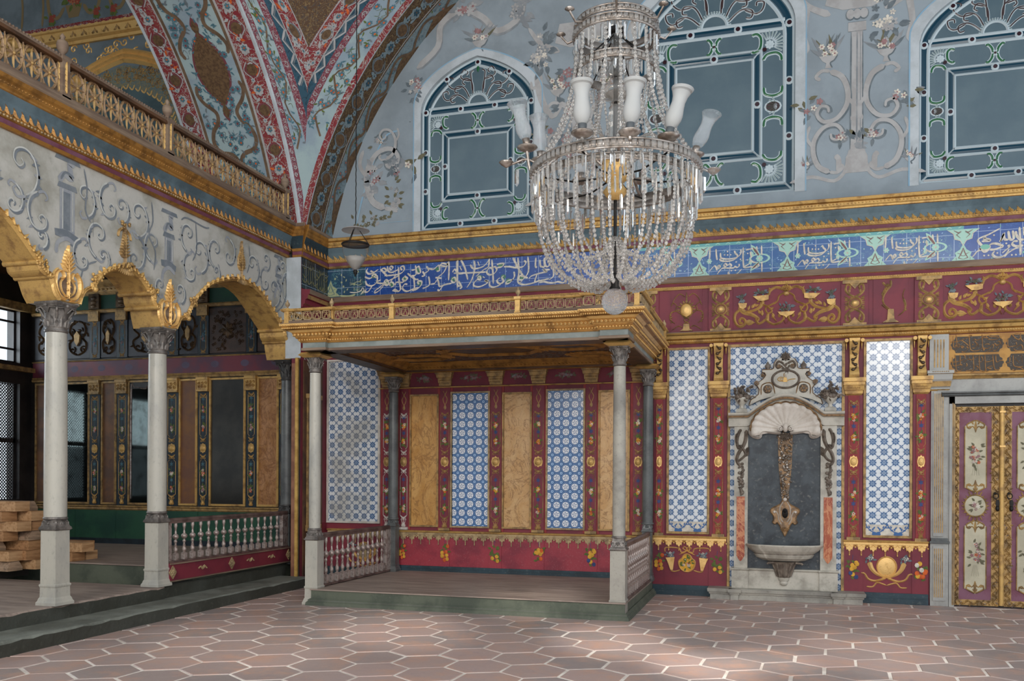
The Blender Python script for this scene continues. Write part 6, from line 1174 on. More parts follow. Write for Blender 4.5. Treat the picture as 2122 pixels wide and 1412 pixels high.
for k in range(9): mb.leaf(f, C0, 2.88, pi / 2 + (k - 4) * .28, .1 - .008 * abs(k - 4), .018, 2, .085, .03)
mb.poly(f, [(C0 - .05, 2.87), (C0 + .05, 2.87), (C0 + .02, 2.93), (C0 + .055, 2.955), (C0 + .015, 2.95), (C0, 2.985), (C0 - .02, 2.95), (C0 - .055, 2.955), (C0 - .02, 2.93)], 2, .04, .10)
q = random.Random(8)
for k in range(16): mb.leaf(f, C0 + q.uniform(-.03, .03), 2.76 + q.uniform(-.02, .05), q.uniform(0, 6.3), .05, .012, 2, .10, .014)
# the monogram
mb.poly(f, [(C0 - .03, 2.61), (C0 + .022, 2.61), (C0 + .012, 2.66), (C0 - .02, 2.67)], 3, .11, .116)
for P in ([(-.015, 2.66), (-.02, 2.70), (-.012, 2.715)], [(0, 2.66), (-.005, 2.705)], [(.01, 2.65), (.006, 2.70)], [(.015, 2.625), (.06, 2.64), (.115, 2.645)], [(-.02, 2.63), (-.06, 2.62), (-.09, 2.645), (-.06, 2.67), (-.02, 2.66)], [(-.03, 2.635), (-.06, 2.635), (-.06, 2.655), (-.03, 2.65)], [(-.02, 2.61), (-.09, 2.63)]): mb.stroke(f, [(C0 + x, z) for x, z in P], .005, 3, .004, .112)
mb.build('crest', [FMARB, SCULG, SCULP, GOLD], fo)
# two fruit urns on the cornice shoulders (each could be lifted off)
for s_, txt in ((-1, 'left marble urn heaped with carved fruit on the fountain cornice'), (1, 'right marble urn heaped with carved fruit on the fountain cornice')):
    x = C0 + s_ * .505; y = 11.12 - .11; rt = thing('fruit_urn', txt, 'urn', (x, y, 2.25), 'carved fruit urns on the fountain')
    mb = MB(); mb.sqp((x, y, 2.25), [(.065, 0), (.06, .04), (.045, .05)], 0); mb.lathe((x, y, 2.30), [(.035, 0), (.022, .02), (.025, .04), (.055, .07), (.08, .11), (.085, .13), (.07, .135)], 16, 0); mb.build('bowl', [FMARB], rt)
    mb = MB(); q = random.Random(4 + s_)
    for k in range(46):
        a, d, h_ = q.uniform(0, 6.3), sqrt(q.random()), q.random(); mb.sph((x + .105 * d * cos(a) * (1 - h_ * .5), y + .075 * d * sin(a), 2.43 + .15 * h_ * (1.1 - d)), q.uniform(.016, .032), 0, 7, 5)
    for k in range(30):
        a = q.uniform(0, 2 * pi); fx = lambda u, v, w, a=a: (x + u, y - w - .05, v); mb.leaf(fx, x * 0 + q.uniform(-.09, .09), 2.41 + q.uniform(0, .16), a, .06, .018, 0, .0, .025)
    for e in (1, -1): mb.tube([(x + e * .09, y, 2.44), (x + e * .13, y, 2.45), (x + e * .155, y, 2.43), (x + e * .165, y, 2.44)], .014, 6, 0, .005)
    mb.build('fruit', [SCULP], rt)
# drop of carved flowers and the spout shield
mb = MB(); q = random.Random(12)
mb.poly(f, [(C0 - .085, 2.0), (C0 + .085, 2.0), (C0 + .075, 1.6), (C0 + .035, 1.2), (C0 - .035, 1.2), (C0 - .075, 1.6)], 1, .07, .09)
for k in range(150):
    t = q.random(); z = 2.0 - .8 * t; W = .088 * (1 - t) + .035 * t; x = C0 + q.uniform(-W, W)
    if k % 3 == 0: mb.sph(f(x, z, .10), q.uniform(.007, .016), 2 if q.random() < .45 else 0, 7, 5)
    elif k % 3 == 1: mb.leaf(f, x, z, q.uniform(0, 6.3), .04, .012, q.choice([0, 1]), .09, .018)
    else: mb.flower(f, x, z, .018, 0, 2, .095, .012, 5)
for k in range(10): mb.leaf(f, C0, 1.99, pi + pi * (k + .5) / 10, .09, .018, 0, .09, .03)
mb.build('carved_flower_drop', [SCULP, SCULG, SHELLM], fo)
mb = MB(); hs = [(0, 1.20), (.03, 1.19), (.05, 1.15), (.10, 1.12), (.155, 1.09), (.16, 1.05), (.13, 1.01), (.125, .96), (.14, .93), (.11, .91), (.09, .93), (.06, .90), (.04, .85), (.02, .81), (0, .76)]
mb.poly(f, [(C0 + x, z) for x, z in hs] + [(C0 - x, z) for x, z in hs[::-1][1:-1]], 0, .07, .105)
for s_ in (1, -1):
    mb.stroke(f, [(C0 + s_ * x, z) for x, z in hs], .009, 1, .02, .095, None, 2); mb.stroke(f, [(C0 + s_ * .11, 1.07), (C0 + s_ * .08, 1.02), (C0 + s_ * .07, .96), (C0 + s_ * .04, .9)], .007, 2, .014, .105); mb.sph(f(C0 + s_ * .12, 1.055, .11), .017, 2, 8, 6)
    mb.stroke(f, [(C0 + s_ * .02, 1.18), (C0 + s_ * .06, 1.10), (C0 + s_ * .05, .98), (C0 + s_ * .02, .93)], .01, 2, .02, .10)
mb.sph(f(C0, 1.205, .11), .024, 2, 10, 6); mb.disc(f, C0, 1.04, .036, .06, 3, .106, .012, 14)
for k in range(7): mb.leaf(f, C0, .87, -pi / 2 + (k - 3) * .4, .06, .013, 1, .105, .014)
mb.build('spout_shield', [SCULG, SCULG, SHELLM, IRON], fo)
mb = MB(); mb.tube([f(C0, 1.03, .1), f(C0, 1.03, .18), f(C0, 1.0, .21)], .011, 8, 0); mb.sph(f(C0, 1.065, .13), .017, 0); mb.build('tap', [IRON], fo)
# basin
def lobed(r, z, m=1.):
    out = []
    for k in range(49):
        a = pi + pi * k / 48; e = 1 + .035 * (abs(cos(a * 1.0)) > .62) * m; out.append((C0 - .01 + r * 1.0 * cos(a) * e, 11.05 + r * .72 * sin(a) * e, z))
    return out
mb = MB(); bp = [(.36, .655), (.425, .672), (.435, .660), (.425, .645), (.385, .60), (.34, .565), (.325, .558), (.335, .548), (.31, .51), (.24, .478), (.19, .468), (.14, .455)]
mb.grid([lobed(r, z) for r, z in bp], 0, False); mb.face(lobed(.37, .64), 0); mb.grid([lobed(.36, .655), lobed(.36, .64)], 0, False)
mb.build('basin', [FMARB], fo)
mb = MB(); mb.grid([lobed(.332, .561), lobed(.334, .553)], 0, False)
bk = [(.16, .468), (.13, .44), (.105, .38), (.085, .31), (.07, .275)]; mb.grid([[(C0 - .01 + r * cos(pi + pi * k / 12), 11.0 + r * .9 * sin(pi + pi * k / 12), z) for k in range(13)] for r, z in bk], 0, True)
for s_ in (1, -1): mb.tube([(C0 + s_ * .12, 10.93, .455), (C0 + s_ * .19, 10.93, .45), (C0 + s_ * .2, 10.93, .435)], .014, 8, 0)
for k in range(5): a = pi + pi * (k + .5) / 5; mb.tube([(C0 - .01 + .14 * cos(a), 11 + .13 * sin(a), .45), (C0 - .01 + .11 * cos(a), 11 + .10 * sin(a), .38), (C0 - .01 + .08 * cos(a), 11 + .075 * sin(a), .29)], .012, 6, 0)
mb.lathe((C0 - .01, 11.0, .17), [(.0, 0), (.03, .01), (.045, .03), (.05, .045), (.04, .055), (.06, .07), (.06, .085), (.07, .105)], 14, 1); mb.build('basin_bracket', [SCULP, FMARB], fo)
# ================================================================ ARCADE ON THE LEFT
XA, XB = -6.2, -6.56
FA = LX(XA)
ARCH = [
 [(3.90, 3.03), (3.98, 3.15), (4.06, 3.25), (4.10, 3.33), (4.2, 3.36), (4.45, 3.55), (4.8, 3.74), (5.2, 3.83), (5.55, 3.78), (5.898, 3.618), (6.08, 3.48), (6.21, 3.36), (6.255, 3.334), (6.275, 3.27), (6.33, 3.235), (6.375, 3.235), (6.40, 3.19), (6.44, 3.10), (6.49, 3.03)],
 [(6.73, 3.03), (6.75, 3.09), (6.79, 3.16), (6.85, 3.20), (6.90, 3.22), (6.93, 3.28), (6.97, 3.33), (7.05, 3.40), (7.16, 3.46), (7.33, 3.515), (7.5, 3.49), (7.62, 3.42), (7.70, 3.35), (7.74, 3.335), (7.755, 3.27), (7.80, 3.22), (7.84, 3.22), (7.86, 3.15), (7.90, 3.03)],
 [(8.12, 3.03), (8.15, 3.10), (8.20, 3.155), (8.256, 3.179), (8.30, 3.19), (8.36, 3.287), (8.43, 3.39), (8.54, 3.50), (8.736, 3.649), (9.043, 3.77), (9.367, 3.831), (9.714, 3.775), (9.95, 3.64), (10.2, 3.47), (10.31, 3.39), (10.33, 3.31), (10.39, 3.26), (10.43, 3.255), (10.45, 3.17), (10.50, 3.03)]]
ZC = 4.37
mb = MB(); gold = MB(); spans = [(-3.0, 3.90)]
def seg(a, b): mb.box(W3, XB, XA, a, b, 3.03, ZC, 0)
seg(-3.0, 3.90); seg(6.49, 6.73); seg(7.90, 8.12); seg(10.50, 10.62)
for A in ARCH:
    C_ = cr(A, 3)
    for X_ in (XA, XB): mb.grid([[(X_, y, z) for y, z in C_], [(X_, y, ZC) for y, z in C_]], 0, False)
mb.box(W3, XB - .02, XA, -3, 10.62, ZC, 4.66, 0)
structure(mb, 'wall_arcade', [PLAST])
AN = ['at the far left edge of the view', 'between the two pale columns', 'between the second pale column and the dark column']
for i, A in enumerate(ARCH):
    rt = thing('gilded_arch', 'gilded scrolled arch lining with carved rim, ' + AN[i], 'arch', (XA, A[9][0], A[9][1]), 'gilded arches of the arcade')
    C_ = cr(A, 3); mb = MB(); mb.grid([[(XA + .005, y, z - .004) for y, z in C_], [(XB - .005, y, z - .004) for y, z in C_]], 0, False)
    mb.grid([[(XA + .005, y, z - .004) for y, z in C_], [(XA + .005, y, z + .0) for y, z in C_]], 0, False); mb.build('soffit', [GOLD], rt)
    mb = MB(); q = random.Random(i); mb.stroke(FA, [(y, z + .014) for y, z in C_], .022, 0, .03, .0, None, 1, True, 1.); mb.stroke(FA, [(y, z + .034) for y, z in C_], .007, 0, .02, .004, None, 1, True, 1.)
    for k, (y, z) in enumerate(C_):
        if 9 < k < len(C_) - 12: mb.leaf(FA, y, z + .01, q.uniform(.9, 2.2), .06, .014, 0, .01, .03); mb.sph((XA + .03, y, z + .016), q.uniform(.009, .017), 0, 6, 4)
    for t in (.3, .7):
        y0, z0 = C_[int(len(C_) * t)]
        for k in range(16): mb.sph((XA + q.uniform(.01, .035), y0 + q.uniform(-.07, .07), z0 + .03 + q.uniform(-.02, .045)), q.uniform(.01, .018), 0, 6, 4)
    mb.build('carved_rim', [GOLD], rt)
    # little rolled scrolls where the arch steps in
    for y, z in ((A[12], A[15]) if i != 2 else (A[14], A[17])): mb = MB(); mb.tube([(XA + .03, y, z + .0), (XB - .02, y, z + .0)], .026, 12, 0); mb.stroke(LX(XA + .031), spiral(y, z, .026, .006, 0, 1.3), .006, 0, .008); mb.build('rolled_scroll', [GOLD], rt)
    if i: y, z = A[4]; mb = MB(); mb.tube([(XA + .03, y, z), (XB - .02, y, z)], .022, 10, 0); mb.sph((XA + .03, y, z), .03, 0, 8, 6); mb.build('rolled_scroll', [GOLD], rt)
# carved gilt ornaments over capitals and keystones
def lyre(y, z, txt):
    mb = MB()
    for s_ in (1, -1):
        mb.stroke(FA, [(y + s_ * .02, z + .02), (y + s_ * .10, z + .05), (y + s_ * .145, z + .14), (y + s_ * .13, z + .24), (y + s_ * .07, z + .27), (y + s_ * .045, z + .22), (y + s_ * .08, z + .20)], .02, 0, .03, .0, .012); mb.stroke(FA, [(y + s_ * .01, z + .04), (y + s_ * .07, z + .09), (y + s_ * .085, z + .16), (y + s_ * .04, z + .21)], .009, 0, .02)
        mb.stroke(FA, [(y, z), (y + s_ * .12, z + .02), (y + s_ * .175, z + .10), (y + s_ * .17, z + .22), (y + s_ * .11, z + .29)], .01, 0, .02)
        for k in range(5): mb.leaf(FA, y + s_ * .01, z + .27 + .035 * k, pi / 2 - s_ * (.8 - .1 * k), .10 - .01 * k, .018, 0, .0, .03)
    mb.stroke(FA, [(y, z + .03), (y + .006, z + .2), (y - .004, z + .4), (y, z + .5)], .013, 0, .03, 0, .006); mb.leaf(FA, y, z + .42, pi / 2, .1, .022, 0, 0, .03)
    for k in range(6): mb.sph((XA + .02, y + (.016 if k % 2 else -.016), z + .05 + .03 * k), .011, 0, 6, 4)
    mb.disc(FA, y, z + .13, .12, .11, 1, -.001, .003, 16)
    return tag(mb.build('gilt_lyre_ornament', [GOLDB, WOODG]), txt, 'gilt ornament', 'gilt lyre ornaments over the capitals')
lyre(6.585, 3.04, 'gilt lyre carving with acanthus plume on the plaster above the first pale column'); lyre(8.01, 3.04, 'gilt lyre carving with acanthus plume on the plaster above the second pale column'); lyre(10.64, 3.03, 'dim gilt lyre carving above the dark column beside the canopy')
def plume(y, z, h_, txt, extra):
    mb = MB()
    for k in range(9):
        for s_ in (1, -1): mb.leaf(FA, y, z + h_ * k / 10, pi / 2 - s_ * (.95 - .06 * k), .12 * (1 - k / 13) * (h_ / .4), .02, 0, .0, .03)
    mb.stroke(FA, [(y, z - .12), (y + .005, z), (y, z + h_ * .95)], .012, 0, .03); mb.leaf(FA, y, z + h_ * .85, pi / 2, .09, .02, 0, 0, .03)
    if extra:
        for s_ in (1, -1):
            mb.stroke(FA, [(y + s_ * .09, z + h_ * .65), (y + s_ * .07, z + h_ * .85), (y + s_ * .0, z + h_ * 1.0)], .016, 0, .02)
        for k in range(12): mb.sph((XA + .02, y + R.uniform(-.06, .06), z + h_ + R.uniform(-.02, .08)), .014, 0, 6, 4)
        for k in range(8): mb.sph((XA + .03, y + .06 + R.uniform(-.03, .03), z - .1 + R.uniform(-.03, .06)), .02, 0, 6, 4)
    else:
        for s_ in (1, -1): mb.stroke(FA, [(y, z), (y + s_ * .055, z + .05), (y + s_ * .06, z + .14), (y, z + .24)], .012, 0, .022)
    for k in range(9): mb.leaf(FA, y + (k - 4) * .016, z - .1, -pi / 2 + (k - 4) * .16, .07, .01, 0, .02, .015)
    return tag(mb.build('gilt_leaf_plume', [GOLDD]), txt, 'gilt ornament', 'gilt plumes over the arch crowns')
plume(7.32, 3.62, .30, 'leafy gilt plume over the crown of the narrow arch between the pale columns', 1); plume(9.33, 3.95, .32, 'slender gilt plume over the crown of the wide arch left of the canopy', 0)
# grisaille painting on the plaster
mb = MB(); f = LX(XA + .002); G, D, WH = 0, 1, 2
for (y0, y1, z0, z1) in ((6.46, 6.70, 3.60, 4.32), (7.90, 8.10, 3.66, 4.25), (10.1, 10.25, 3.9, 4.3)):
    w_ = y1 - y0; mb.poly(f, [(y0 + .03, z0 + .08), (y1 - .03, z0 + .08), (y1 - .03, z1 - .25), (y0 + .03, z1 - .25)], G, 0, .0005); mb.poly(f, [(y0 + w_ * .3, z0 + .1), (y1 - w_ * .35, z0 + .1), (y1 - w_ * .35, z1 - .28), (y0 + w_ * .3, z1 - .28)], D, 0, .0015)
    for x_ in (y0 + w_ * .27, y1 - w_ * .24): mb.stroke(f, [(x_, z0 + .1), (x_, z1 - .26)], .006, WH, 0, .002, raw=True, ends=1.)
    mb.poly(f, [(y0, z1 - .25), (y1, z1 - .25), (y1 - .02, z1 - .2), (y0 + .02, z1 - .2)], D, 0, .0015); mb.poly(f, [(y0 - .02, z0 + .02), (y1 + .01, z0), (y1 + .02, z0 + .06), (y0 + w_ / 2, z0 + .1), (y0 - .03, z0 + .08)], D, 0, .0012)
    mb.stroke(f, [(y0 + .02, z1 - .2), (y0 + w_ * .35, z1 - .12), (y0 + w_ * .7, z1 - .14), (y0 + w_ * .6, z1 - .02), (y1 - .03, z1)], .03, G, 0, .001); mb.stroke(f, [(y0 + .04, z1 - .18), (y0 + w_ * .4, z1 - .1), (y1 - .04, z1 - .12)], .012, D, 0, .002)
    mb.stroke(f, [(y0 - .01, z0 - .14), (y0 + .01, z0 - .04), (y0 + w_ * .5, z0 + .02), (y1, z0 - .03)], .02, G, 0, .001)
    mb.poly(f, [(y0 - .03, z1 + .0), (y1 + .04, z1), (y1 + .02, z1 + .04), (y0 - .01, z1 + .04)], D, 0, .0015)
q = random.Random(17)
def cscroll(y, z, s, fx, fy, wdt=.017):
    s *= 1.12
    P = [(.02, -.5), (.22, -.34), (.3, -.05), (.2, .25), (0, .36), (-.2, .28), (-.24, .1), (-.12, 0), (-.02, .08), (-.08, .16)]
    T = [(y + fx * s * a, z + fy * s * b) for a, b in P]; mb.stroke(f, [(a + .01, b - .008) for a, b in T], wdt, D, 0, .001, wdt * .35); mb.stroke(f, [(a - .006, b + .006) for a, b in T], wdt * .5, WH, 0, .0015, wdt * .3)
    mb.stroke(f, [(y + fx * s * a, z + fy * s * b) for a, b in ((.02, -.5), (-.16, -.56), (-.26, -.44), (-.18, -.36))], wdt * .8, G, 0, .001, wdt * .4)
    for k in range(4): mb.leaf(f, y + fx * s * (.26 - .05 * k), z + fy * s * (-.2 + .16 * k), (0 if fx > 0 else pi) + q.uniform(-.6, .6), s * .2, s * .035, G if k % 2 else D, .0008, 0)
SC = [(5.2, 4.15, .3, 1, 1), (5.7, 4.0, .36, 1, 1), (6.1, 4.1, .42, 1, 1), (6.25, 3.75, .34, -1, -1), (6.0, 3.8, .25, 1, -1), (6.82, 4.05, .3, 1, 1), (6.95, 3.72, .34, -1, 1), (7.1, 4.1, .34, -1, -1), (7.05, 3.55, .2, 1, 1), (7.5, 3.7, .36, 1, -1), (7.55, 4.08, .34, 1, 1), (7.72, 3.85, .3, -1, 1), (7.3, 4.1, .24, 1, 1), (6.75, 3.5, .28, -1, -1), (8.3, 4.1, .3, -1, 1), (8.35, 3.75, .32, -1, -1), (8.55, 3.95, .36, 1, 1), (8.8, 4.05, .32, -1, 1), (8.85, 3.82, .16, 1, 1), (9.1, 4.1, .3, 1, -1), (9.6, 4.05, .34, 1, 1), (9.85, 3.95, .28, -1, -1), (10.1, 3.85, .34, 1, 1), (9.9, 4.2, .2, 1, 1), (10.4, 4.0, .4, -1, 1), (10.45, 3.65, .26, 1, -1), (8.2, 3.45, .2, 1, 1), (10.3, 4.2, .2, 1, 1), (7.85, 3.45, .18, -1, 1), (6.3, 3.55, .16, 1, 1), (4.6, 4.0, .3, 1, 1)]
for a in SC: cscroll(*a)
for P in ([(6.78, 4.33), (6.82, 4.15), (6.80, 3.95), (6.87, 3.85)], [(6.9, 3.95), (6.9, 3.72)], [(7.72, 4.3), (7.74, 4.1), (7.68, 3.95), (7.78, 3.8), (7.76, 3.6)], [(8.2, 4.25), (8.3, 4.3), (8.6, 4.28), (8.7, 4.3)], [(8.45, 4.3), (8.47, 4.0), (8.4, 3.85)], [(9.5, 4.3), (9.52, 4.1), (9.46, 3.95)], [(10.15, 3.6), (10.3, 3.72), (10.38, 3.9), (10.36, 4.1)], [(6.75, 3.3), (6.8, 3.42), (6.95, 3.5)]): mb.stroke(f, P, .009, D, 0, .001)
structure(mb, 'wall_arcade_painted_ornament', [mat('grey_shadow_paint', '8f9298', '9ea0a2', None, 6, .85, 0, 0), mat('slate_shadow_paint', '6c737a', '7e8388', None, 6, .85, 0, 0), mat('highlight_paint', 'c6c6c0', None, None, 6, .85, 0, 0)])
# marble columns of the arcade
def arc_column(x, y, ms, mc, txt, ztop=3.03, hw=.085, r=.098, mp=None):
    rt = thing('arcade_column', txt, 'column', (x, y, .265), 'columns of the arcade')
    mb = MB(); pedestal(mb, x, y, hw, .265, .965, 0, 1, .44); mb.build('pedestal', [mp or ms, mc], rt)
    mb = MB(); carved_base(mb, x, y, .965, hw, 0, .105, r * .92); mb.build('carved_base', [mc], rt)
    mb = MB(); mb.lathe((x, y, 1.07), [(r, 0), (r * 1.01, .5), (r * .98, 1.2), (r * .92, 1.70)], 28, 0); mb.build('shaft', [ms], rt)
    mb = MB(); capital(mb, x, y, 2.785, r * .93, ztop - 2.785, .128, 0); mb.build('capital', [mc], rt)
arc_column(-6.305, 6.57, MARB, CAPM, 'nearest pale marble column of the arcade, partly in front of the timber stack'); arc_column(-6.335, 8.0, MARB, CAPM, 'middle pale marble column of the arcade, at the left end of the red balustrade'); arc_column(-6.34, 10.66, DMARB, mat('dark_capital', '4c4a48', '3a3837', '7a756f', 14, .42, .25, .4, .003, 90), 'dark marble column of the arcade just left of the canopy', hw=.085, r=.088)
# red panelled balustrade between the second and third column
P0, P1 = (-6.29, 8.11), (-6.29, 10.56)
rt = balustrade(None, P0, P1, 15, .985, .50); tag(rt, 'long balustrade of silvered turned balusters on a crimson plinth, left of the canopy', 'balustrade')
mb = MB(); mb.box(W3, -6.30, -6.235, 8.09, 10.58, .30, .50, 0); g = LX(-6.235); mb.box(g, 8.09, 10.58, .485, .50, 0, .012, 1); mb.box(g, 8.09, 10.58, .298, .312, 0, .01, 1)
for k, y in enumerate((8.13, 8.66, 9.22, 9.62, 10.1, 10.52)):
    if k in (0, 2, 5): mb.poly(g, [(y - .06, .40), (y, .33), (y + .06, .40), (y, .475)], 2, 0, .012); mb.flower(g, y, .40, .04, 2, 2, .012, .006, 6)
    else: mb.stroke(g, [(y - .08, .40), (y - .03, .42), (y, .39), (y + .04, .42), (y + .08, .39)], .01, 2, .012); mb.leaf(g, y, .40, .8, .05, .014, 2, 0, .01); mb.leaf(g, y, .40, 2.6, .05, .014, 2, 0, .01)
rt2 = mb.build('crimson_plinth', [RED, WOODG, GOLDP], rt)
# great cornice of the arcade and the corner pier
c1 = [(dz, w_, m_) for dz, w_, m_ in CORN]
mb = MB(); P = [(4.36, 0)] + [(4.36 + dz, w_) for dz, w_, m_ in CORN]; ms_ = [m_ for dz, w_, m_ in CORN]; mb.prof(FA, P, -3, 10.39, 0, ms_)
for bz, bw, pitch, r_, mi in ((.088, .068, .036, .011, 8), (.318, .15, .036, .008, 0)):
    n_ = int(6.4 / pitch)
    for k in range(n_): mb.disc(FA, 4.0 + (k + .5) * pitch, 4.36 + bz, r_ * 1.2, r_, mi, bw, r_, 6)
for k in range(int(6.4 / .083)):
    u = 4.0 + (k + .5) * .083; mb.leaf(FA, u - .01, 4.46, 1.5, .085, .02, 7, .062, .02, .5); mb.leaf(FA, u + .012, 4.46, 1.7, .06, .018, 7, .062, .016, .6); mb.leaf(FA, u + .032, 4.46, 1.2, .03, .01, 7, .062, .01)
structure(mb, 'trim_6', [OCHRE, OCHRE, COVE, RED, WOODG, MAUVE, TEALB, OCHRE, GOLDP])
XP = -5.985
mb = MB(); mb.box(W3, -6.12, XP, 10.39, 11.2, -.1, 4.8, 0); mb.box(W3, -6.56, -6.12, 10.62, 11.2, 3.03, 4.8, 0); mb.box(W3, -6.21, XP + .001, 10.38, 10.39, 3.02, 4.36, 1); structure(mb, 'wall_pier', [RED, LUNW])
mb = MB(); P2 = [(4.36, 0)] + [(4.36 + dz, w_ * .58) for dz, w_, m_ in CORN]; mb.prof(LX(XP), P2, 10.39, 11.12, 0, ms_, True); mb.prof(BK(10.39), P2, -6.1, XP + .0, 0, ms_, True, mitre=(0, 1))
for k in range(8): u = 10.42 + k * .09; mb.leaf(LX(XP), u, 4.46, 1.5, .08, .02, 7, .036, .02, .5)
structure(mb, 'trim_7', [OCHRE, OCHRE, TEALB, RED, WOODG, MAUVE, TEALB, OCHRE])
fp = LX(XP)
mb = MB(); mb.box(fp, 10.40, 11.10, 3.955, 4.356, 0, .01, 0)
q = random.Random(5)
for k in range(13): u = 10.46 + k * .05; mb.stroke(fp, [(u, 4.30), (u + .005, 4.15), (u - .01, 4.02)], .006, 1, 0, .012)
for k in range(16): u = q.uniform(10.45, 11.05); z = q.uniform(4.0, 4.28); mb.stroke(fp, [(u - .06, z + .02), (u - .02, z - .02), (u + .03, z - .01), (u + .07, z + .03)], .006, 1, 0, .013)
tag(mb.build('inscription_band', [TDARK, mat('dull_gold_script', '87825c', '5f5c44', None, 9, .5, 0, 0)]), 'dark tile band with dull gold script on the side of the corner pier', 'tile inscription')
mb = MB(); mb.prof(fp, [(3.70, 0), (3.70, .02), (3.74, .03), (3.745, .05), (3.80, .06), (3.81, .09), (3.86, .1), (3.87, .12), (3.93, .13), (3.94, 0)], 10.40, 11.10, 0, [0, 0, 1, 0, 0, 1, 0, 2, 2]); structure(mb, 'trim_8', [RED, GOLDD, WOODG])
mb = MB(); f = BK(10.385); mb.box(f, -6.10, -6.035, .1, 2.95, .0, .03, 0); mb.box(f, -6.035, -5.995, .1, 3.02, .0, .05, 1); mb.box(f, -6.0, XP, .1, 3.0, 0, .02, 2); structure(mb, 'trim_9', [mat('salmon_board', '94664e', '7a4f3e', None, 5, .6, 0, .1), mat('yellow_post', 'c9a35a', 'a8823f', None, 6, .5, .1, .2), DARK])
rt = thing('pilaster', 'brown carved pilaster in the corner behind the left front column of the canopy', 'pilaster', (-5.98, 10.6, .13), None)
mb = MB(); mb.box(fp, 10.45, 10.95, .13, 3.0, 0, .02, 2); mb.box(fp, 10.52, 10.62, .8, 2.5, .02, .035, 0); mb.box(fp, 10.74, 10.84, .8, 2.5, .02, .035, 0); mb.box(fp, 10.50, 10.86, 2.5, 2.56, .02, .07, 0); mb.box(fp, 10.50, 10.86, .72, .8, .02, .06, 0)
for k in range(9): mb.stroke(fp, [(10.63 + (.04 if k % 2 else -.02), 2.6 + k * .045), (10.68, 2.62 + k * .045), (10.72, 2.6 + k * .045)], .014, 1, .03, .02)
mb.build('carved_boards', [GOLDD, BRONZ, WOODB], rt)
# ================================================================ ALCOVE BEHIND THE ARCADE
XW = -11.15
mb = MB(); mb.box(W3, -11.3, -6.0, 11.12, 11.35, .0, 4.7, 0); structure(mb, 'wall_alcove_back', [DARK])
mb = MB()
WN = [(9.72, 10.90), (7.9, 9.1), (6.1, 7.3), (4.3, 5.5), (2.5, 3.7)]; ys = [-3] + [y for w_ in WN[::-1] for y in w_] + [11.3]  # all but the first opening are unseen, repeated to let daylight in
for k in range(0, len(ys), 2): mb.box(W3, XW - .25, XW, ys[k], ys[k + 1], 0, 4.8, 0)
for a, b in WN: mb.box(W3, XW - .25, XW, a, b, 0, 1.08, 0); mb.box(W3, XW - .25, XW, a, b, 2.86, 3.18, 0); mb.box(W3, XW - .25, XW, a, b, 4.0, 4.8, 0)
structure(mb, 'wall_left', [DARK])
for n_, (a, b) in enumerate(WN[:2]):
    rt = bpy.data.objects.new('window_%d' % (4 + n_), None); scene.collection.objects.link(rt); rt.location = (XW, a, 1.1); rt['_b'] = (XW, a, 1.1); rt['kind'] = 'structure'; fw = LX(XW - .12)
    mb = MB()
    for z in (3.18, 3.38, 3.80, 3.97): mb.box(fw, a, b, z, z + .03, 0, .03, 0)
    for k in range(5): u = a + (b - a - .03) * k / 4; mb.box(fw, u, u + .03, 3.18, 4.0, 0, .03, 0)
    mb.build('sash', [DARK], rt)
    mb = MB()
    for u0, u1, z0, z1 in ((a, b, 1.08, 2.86),):
        mb.box(fw, a, a + .04, z0, z1, 0, .04, 0); mb.box(fw, b - .04, b, z0, z1, 0, .04, 0); mb.box(fw, a, b, 1.95, 2.02, 0, .04, 0); p_ = .05; H_ = z1 - z0; W_ = b - a
        k = -int(H_ / p_)
        while k * p_ < W_:
            for sg in (1, -1):
                x0_, x1_ = k * p_, k * p_ + H_
                t0, t1 = max(0, -x0_ / H_), min(1, (W_ - x0_) / H_)
                if t1 > t0:
                    A_ = (x0_ + t0 * H_, z0 + t0 * H_); B_ = (x0_ + t1 * H_, z0 + t1 * H_); F_ = lambda q_: (q_[0] if sg > 0 else W_ - q_[0], q_[1]); A_, B_ = F_(A_), F_(B_); mb.stroke(fw, [(a + A_[0], A_[1]), (a + B_[0], B_[1])], .0085, 0, .008, .005, None, 1, True, 1.)
            k += 1
    mb.build('lattice', [DARK], rt)
mb = MB(); mb.box(W3, -11.4, XB - .03, -3, 11.3, 4.5, 4.66, 0); structure(mb, 'ceiling_alcove', [WOODB])
mb = MB(); mb.box(W3, XW, -9.6, 11.02, 11.12, 3.0, 3.2, 0) if 0 else mb.box(W3, XW, -11.05, 8, 11.1, 3.98, 4.1, 0); mb.box(W3, XW, -11.05, 8, 11.1, 3.05, 3.12, 0); structure(mb, 'trim_10', [GOLDD])
# panelling of the alcove's back wall
FB = BK(11.115)
mb = MB(); mb.box(FB, -11.1, -6.6, .42, .50, 0, .02, 1); mb.box(FB, -11.1, -6.6, .50, .93, 0, .012, 0)
for u in (-10.3, -9.55, -8.85, -8.1, -7.3): mb.box(FB, u, u + .02, .5, .93, .012, .018, 0)
tag(mb.build('dado', [GREEN, NAVY]), 'dark green painted dado along the back of the alcove behind the balustrade', 'dado')
mb = MB(); mb.prof(FB, [(.93, 0), (.93, .02), (.95, .035), (.965, .03), (.985, .05), (1.0, .05), (1.005, 0)], -11.1, -6.6, 0); structure(mb, 'trim_11', [GOLDD])
mb = MB(); mb.box(FB, -11.1, -6.6, 2.97, 3.20, 0, .015, 0); mb.prof(FB, [(2.90, 0), (2.90, .03), (2.93, .04), (2.95, .02), (2.97, .03), (2.975, 0)], -11.1, -6.6, 1); mb.prof(FB, [(3.20, 0), (3.20, .03), (3.215, .04), (3.225, 0)], -11.1, -6.6, 1)
